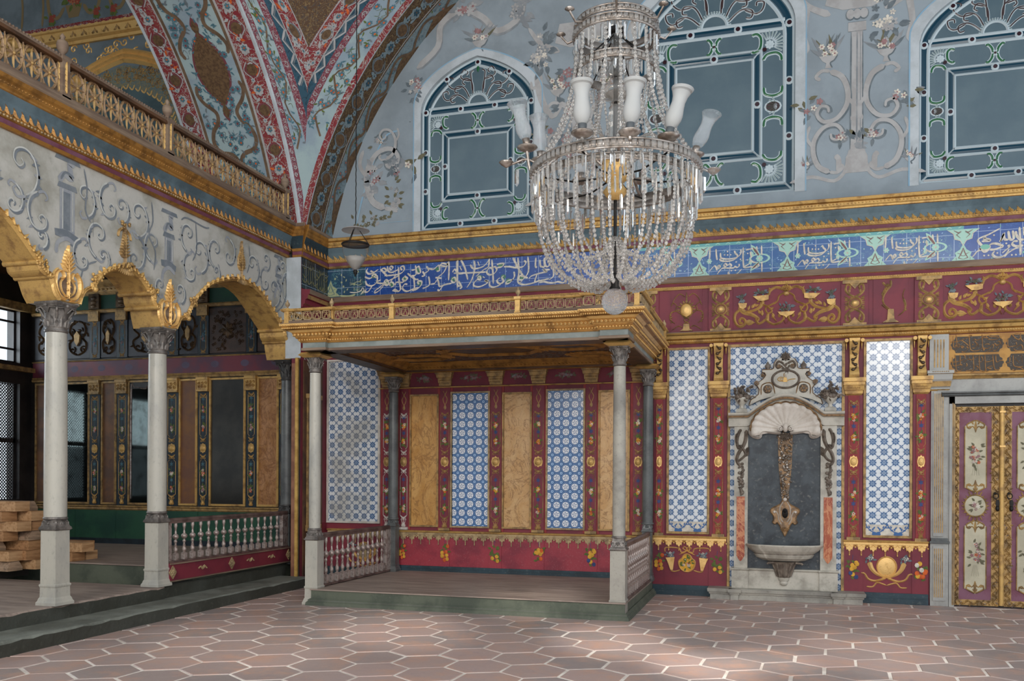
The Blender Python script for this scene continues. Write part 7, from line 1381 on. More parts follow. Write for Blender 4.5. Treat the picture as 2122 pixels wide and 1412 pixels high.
for k in range(9): mb.disc(FB, -10.8 + k * .5, 3.09, .07, .05, 2, .016, 0, 10)
structure(mb, 'trim_12', [MAROON, GOLDD, mat('faded_violet', '5f5268', None, None, 5, .6, 0, 0)])
mb = MB(); mb.box(FB, -11.1, -6.6, 3.96, 4.22, 0, .012, 0); mb.prof(FB, [(3.93, 0), (3.93, .04), (3.96, .06), (3.98, .05), (3.99, 0)], -11.1, -6.6, 1); mb.prof(FB, [(4.20, 0), (4.20, .04), (4.24, .08), (4.30, .09), (4.34, .16), (4.40, .16), (4.41, 0)], -11.1, -6.6, 1)
for k in range(60): mb.disc(FB, -11.0 + k * .075, 4.27, .022, .018, 1, .09, .012, 6)
structure(mb, 'trim_13', [GREEN, GOLDD])
AP = [(-10.01, -9.82), (-9.51, -9.32), (-8.64, -8.42), (-8.08, -7.90), (-7.27, -7.10), (-6.73, -6.60)]
AT = ['right of the first dark mirror', 'left of the wavy-topped mirror', 'behind the middle pale column', 'left of the wide grey mirror', 'right of the wide grey mirror', 'behind the dark column']
F1s = F1; F1 = FB
for (x0, x1), tx in zip(AP, AT):
    cx, W = (x0 + x1) / 2, (x1 - x0) / 2; rt = thing('pilaster', 'navy alcove pilaster with gilt line frame and flowers, ' + tx, 'pilaster', (cx, 11.115, 1.0), 'navy pilasters of the alcove')
    mb = MB(); mb.box(FB, x0, x1, 1.0, 2.70, 0, .02, 0); painted_strip(mb, cx, W * .62, 1.03, 2.66, 1.86, 1, [5, 6, 7, 8, 9], 1, .021); mb.build('shaft', [NAVY, GOLD, GOLDD, NAVY, GOLDD, PWH, PRO, POR, PTE, PLF], rt)
    mb = MB(); mb.box(FB, x0, x1, 2.70, 2.89, 0, .05, 0); mb.box(FB, x0 - .01, x1 + .01, 2.69, 2.715, 0, .07, 0); mb.box(FB, x0 - .01, x1 + .01, 2.86, 2.90, 0, .07, 0)
    for k in range(6): mb.stroke(FB, spiral(cx + (k % 3 - 1) * W * .6, 2.76 + .055 * (k // 3), W * .28, .004, k, 1.2), .006, 0, .01, .05)
    mb.build('capital', [GOLD if x0 > -9 else GOLDD], rt)
    mb = MB(); mb.box(FB, x0, x1, 3.24, 3.90, 0, .03, 0); mb.stroke(FB, [(cx - W * .5, 3.32), (cx + W * .5, 3.32), (cx + W * .5, 3.72), (cx - W * .5, 3.72), (cx - W * .5, 3.32)], .006, 1, .006, .03, raw=True); knot(mb, FB, cx, 3.77, W * .5, .04, 1, .006, .03); knot(mb, FB, cx, 3.28, W * .5, .03, 1, .006, .03); bouquet(mb, FB, cx, 3.52, .02, .12, 8, 3, [2, 3], .002, .031, .02, 3); mb.box(FB, x0, x1, 3.80, 3.95, .03, .07, 4)
    mb.build('upper_shaft', [NAVY, GOLDD, PRO, PTE, GOLDD], rt); mb = MB(); mb.box(FB, x0, x1, 3.99, 4.22, 0, .06, 0)
    for k in range(3): mb.disc(FB, cx, 4.03 + .06 * k, W * .6, .03, 0, .06, .02, 8)
    mb.build('upper_bracket', [BRONZ], rt)
F1 = F1s
def apanel(x0, x1, m, label, cat, name, fm=GOLDD, wavy=False):
    rt = thing(name, label, cat, ((x0 + x1) / 2, 11.1, 1.01)); mb = MB()
    mb.box(FB, x0 + .025, x1 - .025, 1.04, 2.86, 0, .008, 0); mb.build('glass' if 'mirror' in name else 'board', [m], rt); mb = MB(); frame(mb, x0 + .03, x1 - .03, 1.045, 2.855, .03, .025, 0, 0, FB)
    if wavy:
        mb.box(FB, x0 + .03, x1 - .03, 2.76, 2.86, .0, .02, 1); mb.stroke(FB, [(x0 + .05, 1.1), (x0 + .05, 2.7), (x0 + .12, 2.78), (x0 + .3, 2.76), (x1 - .3, 2.8), (x1 - .12, 2.76), (x1 - .05, 2.7), (x1 - .05, 1.1)], .012, 2, .02, .012)
    mb.build('frame', [fm, DARK, SILV], rt)
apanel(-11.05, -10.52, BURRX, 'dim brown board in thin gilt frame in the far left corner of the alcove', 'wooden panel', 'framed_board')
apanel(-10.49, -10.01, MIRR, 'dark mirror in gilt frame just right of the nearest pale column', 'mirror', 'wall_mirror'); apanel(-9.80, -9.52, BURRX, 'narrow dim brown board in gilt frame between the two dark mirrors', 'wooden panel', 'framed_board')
apanel(-9.31, -8.64, MIRR, 'dark mirror with wavy silvered inner edge, left of the middle pale column', 'mirror', 'wall_mirror', GOLDD, True); apanel(-8.41, -8.09, mat('dim_rust_board', '6e4a38', '80562f', '3a2820', 3, .5, 0, .1), 'narrow rusty board in gilt frame, right of the middle pale column', 'wooden panel', 'framed_board', GOLD)  # dim rust board: the alcove's dimness is put into its colour
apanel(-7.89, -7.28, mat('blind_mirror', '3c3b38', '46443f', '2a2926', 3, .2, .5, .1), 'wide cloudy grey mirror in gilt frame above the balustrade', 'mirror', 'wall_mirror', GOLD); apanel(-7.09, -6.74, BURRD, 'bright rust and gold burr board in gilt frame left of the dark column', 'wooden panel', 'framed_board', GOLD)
AR = [(-11.05, -10.5, 'in the far left corner of the alcove'), (-10.45, -10.02, 'above the first dark mirror'), (-9.81, -9.52, 'above the narrow dim board between the mirrors'), (-9.31, -8.65, 'above the wavy-edged mirror'), (-8.41, -8.09, 'with a pale shield, right of the middle column'), (-7.89, -7.28, 'square and worn, above the wide grey mirror'), (-7.09, -6.62, 'above the bright burr board')]
for i, (a, b, tx) in enumerate(AR):
    mb = MB(); c = (a + b) / 2; W = (b - a) / 2; m0 = 0; mb.box(FB, a, b, 3.25, 3.90, 0, .02, 0)
    if i != 5:
        for s_ in (1, -1):
            mb.stroke(FB, [(c, 3.82), (c + s_ * W * .5, 3.78), (c + s_ * W * .7, 3.66), (c + s_ * W * .4, 3.56), (c + s_ * W * .72, 3.48), (c + s_ * W * .6, 3.36), (c, 3.30)], .018, 1, .025, .02); mb.stroke(FB, spiral(c + s_ * W * .45, 3.38, W * .28, .01, 1, s_ * 1.2), .012, 1, .02, .02)
            for k in range(7): mb.leaf(FB, c + s_ * W * R.uniform(.2, .8), R.uniform(3.32, 3.84), R.uniform(0, 6.3), .07, .018, 1, .02, .02)
        mb.poly(FB, [(c, 3.67), (c + W * .25, 3.6), (c + W * .2, 3.5), (c, 3.44), (c - W * .2, 3.5), (c - W * .25, 3.6)], 2, .02, .05)
    else:
        for k in range(70): mb.stroke(FB, spiral(R.uniform(a + .05, b - .05), R.uniform(3.29, 3.86), .03, .004, R.uniform(0, 6), 1.1, 6), .005, 1, .008, .02)
        for k in range(8): t = k * pi / 4; mb.leaf(FB, c, 3.58, t, .12, .035, 1, .022, .02)
    tag(mb.build('carved_relief', [SLATE if i < 5 else mat('worn_relief_ground', '3e332f', '4e3c34', None, 8, .6, 0, .3), BRONZ, GOLDD]), 'dim slate relief with bronze scrollwork ' + tx, 'wall relief', 'slate reliefs high in the alcove')
# ================================================================ VAULT: LEFT ARCH SOFFIT, RIGHT ARCH SOFFIT, PENDENTIVE
SC_, RS2 = (-.69, 6.2, 3.7), 46.2
RL, RR = sqrt(RS2 - 5.29 ** 2), sqrt(RS2 - 4.2 ** 2)     # radii of the arch over the gallery and the arch over the lunette
FLS = lambda u, v, w: (-5.98 - v, 6.2 + (RL - w) * cos(u / RL), 3.7 + (RL - w) * sin(u / RL))      # u: length along the arch, v: depth
FRS = lambda u, v, w: (-.69 - (RR - w) * cos(u / RR), 10.4 + v, 3.7 + (RR - w) * sin(u / RR))
def strip(mb, F, u0, u1, v0, v1, m, n=60): mb.grid([[F(u0 + (u1 - u0) * k / n, v, 0) for k in range(n + 1)] for v in (v0, v1)], m, True, [[(u0 + (u1 - u0) * k / n, v) for k in range(n + 1)] for v in (v0, v1)])
def oval_chain(mb, F, u0, u1, v0, v1, mg, ms, pitch=.30, seed=1, w=.004):
    "painted border of ovals, blossoms and leaves. ms: oval, rim, pale, blue, leaf"
    q = random.Random(seed); n = int((u1 - u0) / pitch); vc = (v0 + v1) / 2; W = (v1 - v0) / 2
    for k in range(n):
        u = u0 + (k + .5) * pitch
        if k % 2 == 0:
            mb.disc(F, u, vc, pitch * .36, W * .72, ms[1], w); mb.disc(F, u, vc, pitch * .29, W * .56, ms[0], w + .003)
            for s_ in (1, -1): mb.stroke(F, [(u - .4 * pitch, vc + s_ * W * .2), (u, vc + s_ * W * .85), (u + .42 * pitch, vc + s_ * W * .3)], .006, ms[2], 0, w + .005)
        else: mb.flower(F, u, vc, W * .55, ms[2], ms[3], w + .002, 0, 8); mb.flower(F, u + pitch * .05, vc, W * .3, ms[3], ms[4], w + .006, 0, 6)
        mb.flower(F, u + pitch * .5, vc + W * .25 * (1 if k % 2 else -1), W * .26, ms[2], ms[3], w + .003, 0, 6)
        for e in range(4): mb.leaf(F, u + q.uniform(-.5, .5) * pitch, vc + q.uniform(-.6, .6) * W, q.uniform(0, 6.3), W * .6, W * .13, q.choice([ms[2], ms[4]]), w + .001, 0)
def zig(mb, F, u0, u1, v0, v1, m, wd, pitch=.42, w=.006):
    P = []; n = int((u1 - u0) / pitch)
    for k in range(n): u = u0 + k * pitch; P += [(u, v0 + (v1 - v0) * .15), (u + pitch * .2, v0 + (v1 - v0) * .3), (u + pitch * .35, v0 + (v1 - v0) * .8), (u + pitch * .5, v0 + (v1 - v0) * .9), (u + pitch * .62, v0 + (v1 - v0) * .6), (u + pitch * .8, v0 + (v1 - v0) * .35)]
    mb.stroke(F, P, wd, m, 0, w, None, 2, False, 1.)
def sprays(mb, F, u0, u1, v0, v1, n, seed, ms, w=.004, s=.05):
    q = random.Random(seed)
    for k in range(n):
        u, v, a = q.uniform(u0, u1), q.uniform(v0 + s * .5, v1 - s * .5), q.uniform(0, 6.3)
        if k % 5 == 0: mb.flower(F, u, v, s * .8, ms[0], ms[3], w, 0, 8, a, .3)
        elif k % 5 == 1: mb.stroke(F, [(u, v), (u + s * cos(a), v + s * sin(a)), (u + s * 1.2 * cos(a + .8), v + s * 1.2 * sin(a + .8))], s * .05, ms[1], 0, w)
        else: mb.leaf(F, u, v, a, s * 1.1, s * .2, ms[k % 3], w, 0, q.uniform(-1, 1))
VM = [REDA, PALEA, REDN, LUNW, BRMED, PALE, BRA, BLUA, SERP, DBR, PTE, PLF, BRNP, PFLOW[1], GREYQ, CRM, mk('painted_madder_line', '6f3b40', .8), LUN]
iR, iP, iN, iW, iM, iPale, iB, iBl, iS, iD, iT, iL, iRib, iO, iG, iC, iMad, iLun = range(18)
u0, u1 = .95, 5.6
mb = MB()
for v0, v1, m in ((0, .03, iW), (.03, .29, iR), (.29, .32, iC), (.32, .36, iRib), (.36, 1.08, iPale), (1.08, 1.12, iRib), (1.12, 1.14, iC), (1.14, 1.39, iR), (1.39, 1.43, iW)): strip(mb, FLS, u0, u1, v0, v1, m)
mb.grid([[FLS(u0 + (u1 - u0) * k / 60, 1.43, 0) for k in range(61)], [FLS(u0 + (u1 - u0) * k / 60, 1.43, -.5) for k in range(61)]], iW, True)
for v0, v1, sd in ((.03, .29, 1), (1.14, 1.39, 2)): oval_chain(mb, FLS, u0, u1, v0, v1, iR, [iM, iMad, iC, iT, iO], .24, sd)
# big almond medallion and its scrolling ribbons
uc, vc = 3.05, .70; hp = [(0, .62), (.035, .57), (.055, .52), (.03, .47), (.02, .44), (.07, .38), (.15, .28), (.215, .14), (.235, 0)]
hp = hp + [(a, -b) for a, b in hp[::-1][1:]]; PM = [(uc + b, vc + a) for a, b in hp] + [(uc + b, vc - a) for a, b in hp[::-1][1:-1]]
hc = cr(hp, 4)
for sc_, m_, w_ in ((1., iMad, .004), (.88, iM, .008)): mb.grid([[FLS(uc + b * (.5 + .5 * sc_), vc + t_ * a * sc_, w_) for a, b in hc] for t_ in (-1, 0, 1)], m_, True)
for s_ in (1, -1):
    for t_ in (1, -1):
        P = [(uc + t_ * .50, vc + s_ * .32), (uc + t_ * .42, vc + s_ * .24), (uc + t_ * .30, vc + s_ * .27), (uc + t_ * .34, vc + s_ * .31), (uc + t_ * .62, vc + s_ * .22), (uc + t_ * .74, vc + s_ * .10), (uc + t_ * .88, vc + s_ * .16), (uc + t_ * .98, vc + s_ * .26), (uc + t_ * 1.1, vc + s_ * .2), (uc + t_ * 1.15, vc + s_ * .06), (uc + t_ * 1.25, vc + s_ * .02)]
        P = [(uc + t_ * .16, vc + s_ * .30), (uc + t_ * .26, vc + s_ * .33), (uc + t_ * .38, vc + s_ * .27), (uc + t_ * .50, vc + s_ * .15), (uc + t_ * .62, vc + s_ * .17), (uc + t_ * .72, vc + s_ * .27), (uc + t_ * .86, vc + s_ * .31), (uc + t_ * .98, vc + s_ * .24), (uc + t_ * 1.02, vc + s_ * .10), (uc + t_ * 1.12, vc + s_ * .03), (uc + t_ * 1.3, vc + s_ * .14), (uc + t_ * 1.5, vc + s_ * .28)]
        mb.stroke(FLS, P, .022, iRib, 0, .004, .03)
        for k in range(5): mb.flower(FLS, uc + t_ * (.35 + .27 * k), vc + s_ * (.22 if k % 2 else .08), .042, iT, iO, .005, 0, 8, .3, .3)
sprays(mb, FLS, u0, u1, .38, 1.07, 620, 8, [iT, iG, iT, iMad], .0035, .06)
structure(mb, 'ceiling_gallery_arch', VM)
mb = MB(); u0, u1 = 1.1, 6.6
for v0, v1, m in ((0, .02, iW), (.02, .40, iD), (.40, .415, iC), (.415, .44, iD), (.44, .73, iS)): strip(mb, FRS, u0, u1, v0, v1, m)
oval_chain(mb, FRS, u0, u1, .03, .39, iD, [iM, iG, iS, iBl, iRib], .27, 4)
zig(mb, FRS, u0, u1, .46, .68, iRib, .022, .62); sprays(mb, FRS, u0, u1, .44, .66, 200, 5, [iG, iT, iL, iO], .003, .05)
k = 0; u = u0 + .05
while u < u1 - .6:
    mb.poly(FRS, cr([(u, .73), (u + .12, .64), (u + .3, .57), (u + .48, .64), (u + .6, .73), (u + .3, .76)], 3, True), iM, .003, .005); u += .74
structure(mb, 'ceiling_lunette_arch', VM)
# pendentive between them: strips at fixed distances from both edges, on the sphere
BLm = [(0, .03, iW), (.03, .11, iN), (.11, .30, iPale), (.30, .41, iN), (.41, .54, iBl), (.54, .79, iR)]
BRm = [(0, .08, iR), (.08, .38, iPale), (.38, .47, iN), (.47, .57, iBl), (.57, .80, iR)]
def FPn(a, z, w=0.):
    rho = sqrt(max(RS2 - (z - 3.7) ** 2, 0)); k = 1 - w / sqrt(RS2); return (SC_[0] - rho * cos(a) * k, SC_[1] + rho * sin(a) * k, 3.7 + (z - 3.7) * k)
def ends_(z):
    rho = sqrt(RS2 - (z - 3.7) ** 2); aL = atan2(sqrt(max(rho * rho - 5.29 ** 2, 0)), 5.29); aR = atan2(4.2, sqrt(max(rho * rho - 4.2 ** 2, 0))); return rho, aL, aR
FPL = lambda u, v, w: FPn(ends_(u)[1] + v / ends_(u)[0], u, w)       # u = height, v = distance from the left edge
FPR = lambda u, v, w: FPn(ends_(u)[2] - v / ends_(u)[0], u, w)
mb = MB(); zs = [4.5 + (9.4 - 4.5) * (k / 70) for k in range(71)]
def half(z): rho, aL, aR = ends_(z); return max(0, (aR - aL) * rho / 2)
for F, B in ((FPL, BLm), (FPR, BRm)):
    for a, b, m in B: mb.grid([[F(z, min(d, half(z)), 0) for z in zs] for d in (a, b)], m, True)
mb.grid([[FPL(z, min(.79, half(z)), 0) for z in zs], [FPn((ends_(z)[1] + ends_(z)[2]) / 2, z) for z in zs], [FPR(z, min(.80, half(z)), 0) for z in zs]], iB, True)
def clipF(F): return lambda u, v, w: F(u, min(v, half(u)), w)
for F, B, sd in ((FPL, BLm, 3), (FPR, BRm, 4)):
    wid = [b for b in B if b[2] == iPale][0]; zlo = 4.75
    for z0_, zz in ((zlo, 9.2),):
        zmin = next((z for z in zs if half(z) > wid[1]), 5.2)
        P = []; z = zmin - .15; k = 0
        while z < 8.6: P.append((z, wid[0] + (wid[1] - wid[0]) * (.22, .5, .8, .72, .35)[k % 5])); z += (.10, .12, .06, .09, .11)[k % 5]; k += 1
        mb.stroke(F, P, .011, iRib, 0, .004, None, 2, True, 1.); sprays(mb, F, zmin - .1, 8.6, wid[0], wid[1], 240, sd, [iT, iL, iG, iO], .003, .052)
    rd = [b for b in B if b[2] == iR and b[0] > .3][0]; zmin = next((z for z in zs if half(z) > rd[1]), 6); oval_chain(mb, F, zmin, 8.6, rd[0] + .02, rd[1] - .02, iR, [iM, iG, iC, iT, iO], .2, sd)
    zr = next((z for z in zs if half(z) > rd[0] + .05), 6); sprays(mb, clipF(F), zr, zmin + .2, rd[0] + .04, rd[0] + .2, 34, sd, [iC, iC, iC, iT], .005, .05)
    bl = [b for b in B if b[2] == iBl][0]; zmin = next((z for z in zs if half(z) > bl[1]), 5.6); P = []; z = zmin; k = 0
    while z < 8.6: P.append((z, bl[0] + (bl[1] - bl[0]) * (.2, .55, .9, .55)[k % 4])); z += .05; k += 1
    mb.stroke(F, P, .012, iC, 0, .004, None, 1, True, 1.); mb.stroke(F, [(a, b + .03) for a, b in P], .006, iG, 0, .004, None, 1, True, 1.)
    for d in (rd[1] - .012, rd[0] + .005):
        z1_ = next((z for z in zs if half(z) > d), 6); mb.stroke(F, [(z, d) for z in [z1_ + (8.8 - z1_) * k / 40 for k in range(41)]], .008, iC, 0, .006, None, 1, True, 1.)
    for nb in [b for b in B if b[2] == iN]:
        zmin = next((z for z in zs if half(z) > nb[1]), 5); z = zmin; k = 0
        while z < 8.4: mb.stroke(F, spiral(z, (nb[0] + nb[1]) / 2, (nb[1] - nb[0]) * .36, .004, k, 1.1 if k % 2 else -1.1, 7), .005, iC, 0, .004); z += (nb[1] - nb[0]) * 1.05; k += 1
structure(mb, 'ceiling_pendentive', VM)
mb = MB(); mb.box(W3, -12.2, 8, 2.5, 11.4, 10.2, 10.4, 0); structure(mb, 'ceiling', [LUN])
# ================================================================ GALLERY OVER THE ARCADE
FG = BK(11.1)
mb = MB(); mb.box(W3, -12, -6.0, 11.1, 11.3, 4.6, 10.5, 0); mb.box(W3, -12.2, -12, -3, 11.3, 4.6, 10.5, 0); mb.box(W3, -12, -6.6, -3, 11.1, 4.6, 4.72, 2)
cxg = -9.42
def ogee(hw, zs_, za, n=24): return [(cxg - hw * cos(pi * k / n), zs_ + (za - zs_) * (.75 * sin(pi * k / n) + .25 * (1 - abs(cos(pi * k / n))))) for k in range(n + 1)]
O1, O2, O3 = ogee(1.45, 6.9, 7.88), ogee(1.2, 6.85, 7.66), ogee(.85, 6.7, 7.34)
def arch_poly(P, m, w0, w1): mb.poly(FG, [(P[0][0], 4.7)] + P + [(P[-1][0], 4.7)], m, w0, w1)
arch_poly(O2, 3, 0, .01); arch_poly(O3, 4, .01, .014)
for k in range(0, 25, 1): x, z = O3[k]; mb.stroke(FG, [(x, z), (x + .06, z - .05), (x + .1, z + .02)], .012, 1, 0, .016)
for d in (0, .07, .14): mb.stroke(FG, [(x, z - d) for x, z in O1], .04, 1, .05 - .015 * (d > .1), .0, None, 1, True, 1.)
q = random.Random(3)
for k in range(170):
    a = pi * q.random(); hw = q.uniform(.92, 1.16); x = cxg - hw * cos(a); z = 6.75 + (hw - .25) * .98 * sin(a); mb.stroke(FG, spiral(x, z, .05, .006, q.uniform(0, 6), 1.1, 7), .006, 5, .006, .012)
for k in range(60): x = -11.6 + 5 * q.random(); z = q.uniform(7.75, 8.1); mb.stroke(FG, spiral(x, z, .07, .01, q.uniform(0, 6), 1.2, 7), .012, 1, .01, .0)
mb.prof(FG, [(8.08, 0), (8.08, .04), (8.12, .05), (8.14, .1), (8.24, .13), (8.25, .16), (8.28, .16), (8.285, 0)], -12, -6.2, 1)
for k in range(56): mb.leaf(FG, -11.6 + k * .1, 8.15, .9 if k % 2 else 2.2, .1, .02, 5, .11, .02)
mb.box(FG, -12, -6.2, 8.28, 8.42, 0, .02, 6)
for k in range(40): mb.disc(FG, -11.6 + k * .13, 8.35, .045, .03, 1, .021, 0, 8)
for cx_ in (-10.35, -9.2, -8.05):     # painted fruit baskets with drapery
    mb.poly(FG, [(cx_ - .16, 8.72), (cx_ + .16, 8.72), (cx_ + .09, 8.52), (cx_ - .09, 8.52)], 7, 0, .003); bouquet(mb, FG, cx_, 8.8, .15, .09, 14, 3, [8, 9], 0, .004, .05, 10)
    for s_ in (1, -1): mb.stroke(FG, [(cx_ + s_ * .18, 8.7), (cx_ + s_ * .3, 8.55), (cx_ + s_ * .45, 8.62), (cx_ + s_ * .5, 8.9)], .03, 7, 0, .002); bouquet(mb, FG, cx_ + s_ * .42, 8.56, .08, .06, 7, 6, [8], 0, .003, .04, 10)
for cx_ in (-11.35, -10.95): mb.stroke(FG, [(cx_, 8.45), (cx_ + .02, 8.8), (cx_ - .02, 9.2), (cx_, 9.8)], .02, 7, 0, .003)
mb.stroke(FG, [(-10.0, 9.1), (-9.8, 8.95), (-9.6, 9.0), (-9.4, 8.78), (-9.15, 9.0), (-8.9, 8.95), (-8.8, 9.2)], .03, 11, 0, .004)
structure(mb, 'wall_gallery', [mat('gallery_grey_paint', '6f7a80', '5d676c', None, 2, .8, 0, .1), GOLDB, WOODG, GAL, mat('gallery_window_recess', '56686c', '46565a', None, 2, .4, 0, .1), GOLDD, REDA, mk('basket_ochre', '7d6a4a', .8), mk('red_fruit', '8c3d30', .8), mk('peach_fruit', '9c6648', .8), PLF, GREYP])
# balustrade of the gallery
gb = thing('gallery_balustrade', 'long gilded gallery railing of pierced roundels above the arcade cornice', 'railing', (-6.05, 7.5, 4.79))
XR = -6.06; FRL = LX(XR)
mb = MB(); mb.box(FRL, -1, 10.05, 4.785, 4.815, -.05, .05, 0); mb.build('bottom_rail', [WOODG], gb)
mb = MB(); mb.box(FRL, -1, 10.05, 5.105, 5.135, -.04, .04, 0); mb.tube([FRL(-1, 5.15, 0), FRL(10.05, 5.15, 0)], .035, 8, 1)
for k in range(160): y = 4.4 + k * .0353; mb.sph(FRL(y, 5.165, .028), .013, 1, 5, 3)
mb.build('handrail', [WOODB, WOODG], gb)
posts = [4.95, 6.37, 7.785, 10.10]
rm = MB(); F0 = lambda u, v, w: (w, u, v)
rm.stroke(F0, [(.088 * cos(t * pi / 10), .152 + .14 * sin(t * pi / 10)) for t in range(21)], .015, 0, .016, -.004, None, 1, True, 1.)
rm.stroke(lambda u, v, w: (-w, u, v), [(.088 * cos(t * pi / 10), .152 + .14 * sin(t * pi / 10)) for t in range(21)], .011, 0, .012, -.004, None, 1, True, 1.)
for k in range(8):
    a = k * pi / 4; L = .13 if k % 4 == 2 else (.085 if k % 4 == 0 else .10); rm.leaf(F0, 0, .152, a, L, .015, 1 if k % 2 == 0 and k % 4 == 2 else 0, 0, .012)
rm.sph((.008, 0, .152), .016, 1, 8, 5)
for k in range(2): rm.leaf(F0, .1, .152, pi / 2 + pi * k, .12, .009, 1, 0, .01)
rm.stroke(F0, [(.1, .01), (.1, .29)], .006, 0, .01, -.004, raw=True, ends=1.)
rm.sph((.0, .1, .152), .014, 0, 6, 4); proto = rm.build('roundel', [mat('bronzed_roundel', '9a7d5c', '755b42', '4a3828', 12, .5, .15, .3), GOLDD]); proto.parent = gb; used = False
ys = []
for a, b in ((4.2, 4.9), (5.0, 6.31), (6.43, 7.72), (7.85, 10.04)):
    n = round((b - a) / .2); ys += [a + (k + .5) * (b - a) / n for k in range(n)]
for y in ys:
    o = proto if not used else proto.copy()
    if used: scene.collection.objects.link(o); o.parent = gb
    used = True; o.location = (XR + 6.05, y - 7.5, 4.81 - 4.79)
for y in posts:
    rt = bpy.data.objects.new('railing_post', None); scene.collection.objects.link(rt); rt.parent = gb; rt['_b'] = gb['_b']
    mb = MB(); mb.sqp((XR, y, 4.80), [(.05, 0), (.05, .02), (.043, .03), (.043, .32), (.052, .335), (.052, .37)], 0)
    for k in range(5): mb.leaf(LX(XR + .044), y, 4.84 + .05 * k, pi / 2, .08, .016, 1, 0, .012); mb.leaf(BK(y - .044), XR, 4.84 + .05 * k, pi / 2, .08, .016, 1, 0, .012)
    mb.build('post', [WOODG, GOLD], rt); mb = MB(); mb.lathe((XR, y, 5.17), [(.03, 0), (.018, .015), (.022, .03), (.045, .06), (.052, .10), (.045, .135), (.02, .15), (.016, .165), (.024, .18), (.012, .20), (.004, .21)], 12, 0); mb.build('urn_finial', [WOODG], rt)
# ================================================================ TIMBER STACK
tq = random.Random(21)
rows_t = [(-8.05, .27, 6.85, 0)]
def beam(x0, x1, y, z, h_, d, rot, mi, label, chamf=0.):
    L = x1 - x0; cx = (x0 + x1) / 2; mb = MB(); c = chamf
    if c: P = [(-d / 2, 0), (d / 2, 0), (d / 2, h_ * .35), (d / 2 - c, h_), (-d / 2 + c, h_), (-d / 2, h_ * .35)]
    else: P = [(-d / 2, 0), (d / 2, 0), (d / 2, h_), (-d / 2, h_)]
    rr = [[(cx + s_ * L / 2, y + p[0], z + p[1]) for p in P] for s_ in (-1, 1)]; mb.grid(rr, 0, False, None, True); mb.face(rr[0][::-1], 0); mb.face(rr[1], 0)
    o = mb.build('timber_beam', [TIM[mi]], None, (cx, y, z)); o.rotation_euler = (0, 0, rot); tag(o, label, 'timber', 'sawn beams stacked in the alcove'); return o
where = ['at the top of the stack', 'in the second layer', 'in the third layer', 'halfway down the stack', 'in the fifth layer', 'near the bottom of the stack', 'in the bottom layer']
layer_z = [.372 + .112 * k for k in range(7)]
ENDS = [[(-8.16, 7.95, 2), (-8.06, 8.2, 0)], [(-8.15, 7.92, 0), (-8.1, 8.12, 1)], [(-8.35, 7.9, 2), (-8.12, 8.15, 1)], [(-8.22, 7.9, 1), (-8.1, 8.15, 2)], [(-8.06, 7.95, 0), (-8.08, 8.2, 1)], [(-8.2, 7.92, 1), (-8.05, 8.15, 0)], [(-8.09, 7.95, 0), (-8.14, 8.15, 2)]]
for k, row in enumerate(ENDS):
    for j, (xe, y, mi) in enumerate(row):
        nm = 'sawn beam ' + where[6 - k] + (', its end nearest the room', ', just behind the nearest beam', ', farthest back')[j]
        beam(xe - 2.4, xe, y, layer_z[k], .110, .20, tq.uniform(-.03, .03), mi, nm, .05 if mi == 2 else 0)
for k, (x0_, x1_, y, z, mi, tx) in enumerate(((-9.2, -7.99, 8.70, .421, 1, 'front bottom beam of the low pile right of the nearest pale column'), (-9.3, -8.02, 8.94, .421, 0, 'rear bottom beam of the low pile right of the nearest pale column'), (-9.2, -7.89, 8.72, .533, 0, 'top front beam of the low pile right of the nearest pale column'), (-9.4, -8.08, 8.94, .533, 1, 'top rear beam of the low pile right of the nearest pale column'))): beam(x0_, x1_, y, z, .11, .19, .015 * k - .02, mi, tx)
mb = MB(); mb.box(W3, -10.4, -8.45, 7.82, 8.4, .266, .37, 0); tag(mb.build('shaded_gap_block', [DARK]), 'dark sleeper block filling the shaded gap under the big timber stack', 'support block')  # fills the gap under the stack, its shade put into the dark colour
# ================================================================ GLASS LANTERN
lx, ly = -4.75, 9.5
ln = thing('hanging_lantern', 'clear glass bell lantern with smoke disc hanging on a thin chain by the corner', 'lantern', (lx, ly, 3.85))
mb = MB(); nL = 110
for k in range(70): z = 4.46 + k * .085; mb.tube([(lx, ly, z), (lx + (.006 if k % 2 else 0), ly + (0 if k % 2 else .006), z + .045), (lx, ly, z + .085)], .006, 5, 0, None, False)
mb.build('chain', [IRON], ln)
G1 = mk_glass('lantern_glass', (.97, .98, .98), .03, .95, 1.05, .34); G2 = mk_glass('smoke_disc_glass', (.75, .70, .66), .2, .5, 1.1, .75)
mb = MB(); mb.lathe((lx, ly, 4.375), [(.165, .0), (.16, .008), (.10, .03), (.04, .045), (.012, .06), (.004, .075)], 32, 0); mb.build('smoke_disc', [G2], ln)
mb = MB(); mb.lathe((lx, ly, 4.20), [(.163, 0), (.168, .01), (.163, .02), (.155, .02), (.155, 0)], 32, 0); mb.build('rim_ring', [IRON], ln)
mb = MB(); mb.lathe((lx, ly, 3.90), [(.018, 0), (.05, .03), (.095, .09), (.135, .17), (.155, .24), (.158, .30)], 32, 0); mb.build('bell_glass', [G1], ln)
mb = MB(); mb.lathe((lx, ly, 3.905), [(.0, 0), (.042, .03), (.085, .09), (.115, .15), (.0, .152)], 24, 0); mb.build('frosted_cup', [mk('milky_cup', '9a948e', .4)], ln)
mb = MB(); mb.lathe((lx, ly, 3.83), [(.002, 0), (.012, .01), (.008, .02), (.025, .035), (.022, .05), (.03, .06), (.018, .08)], 12, 0); mb.build('bottom_knob', [IRON], ln)
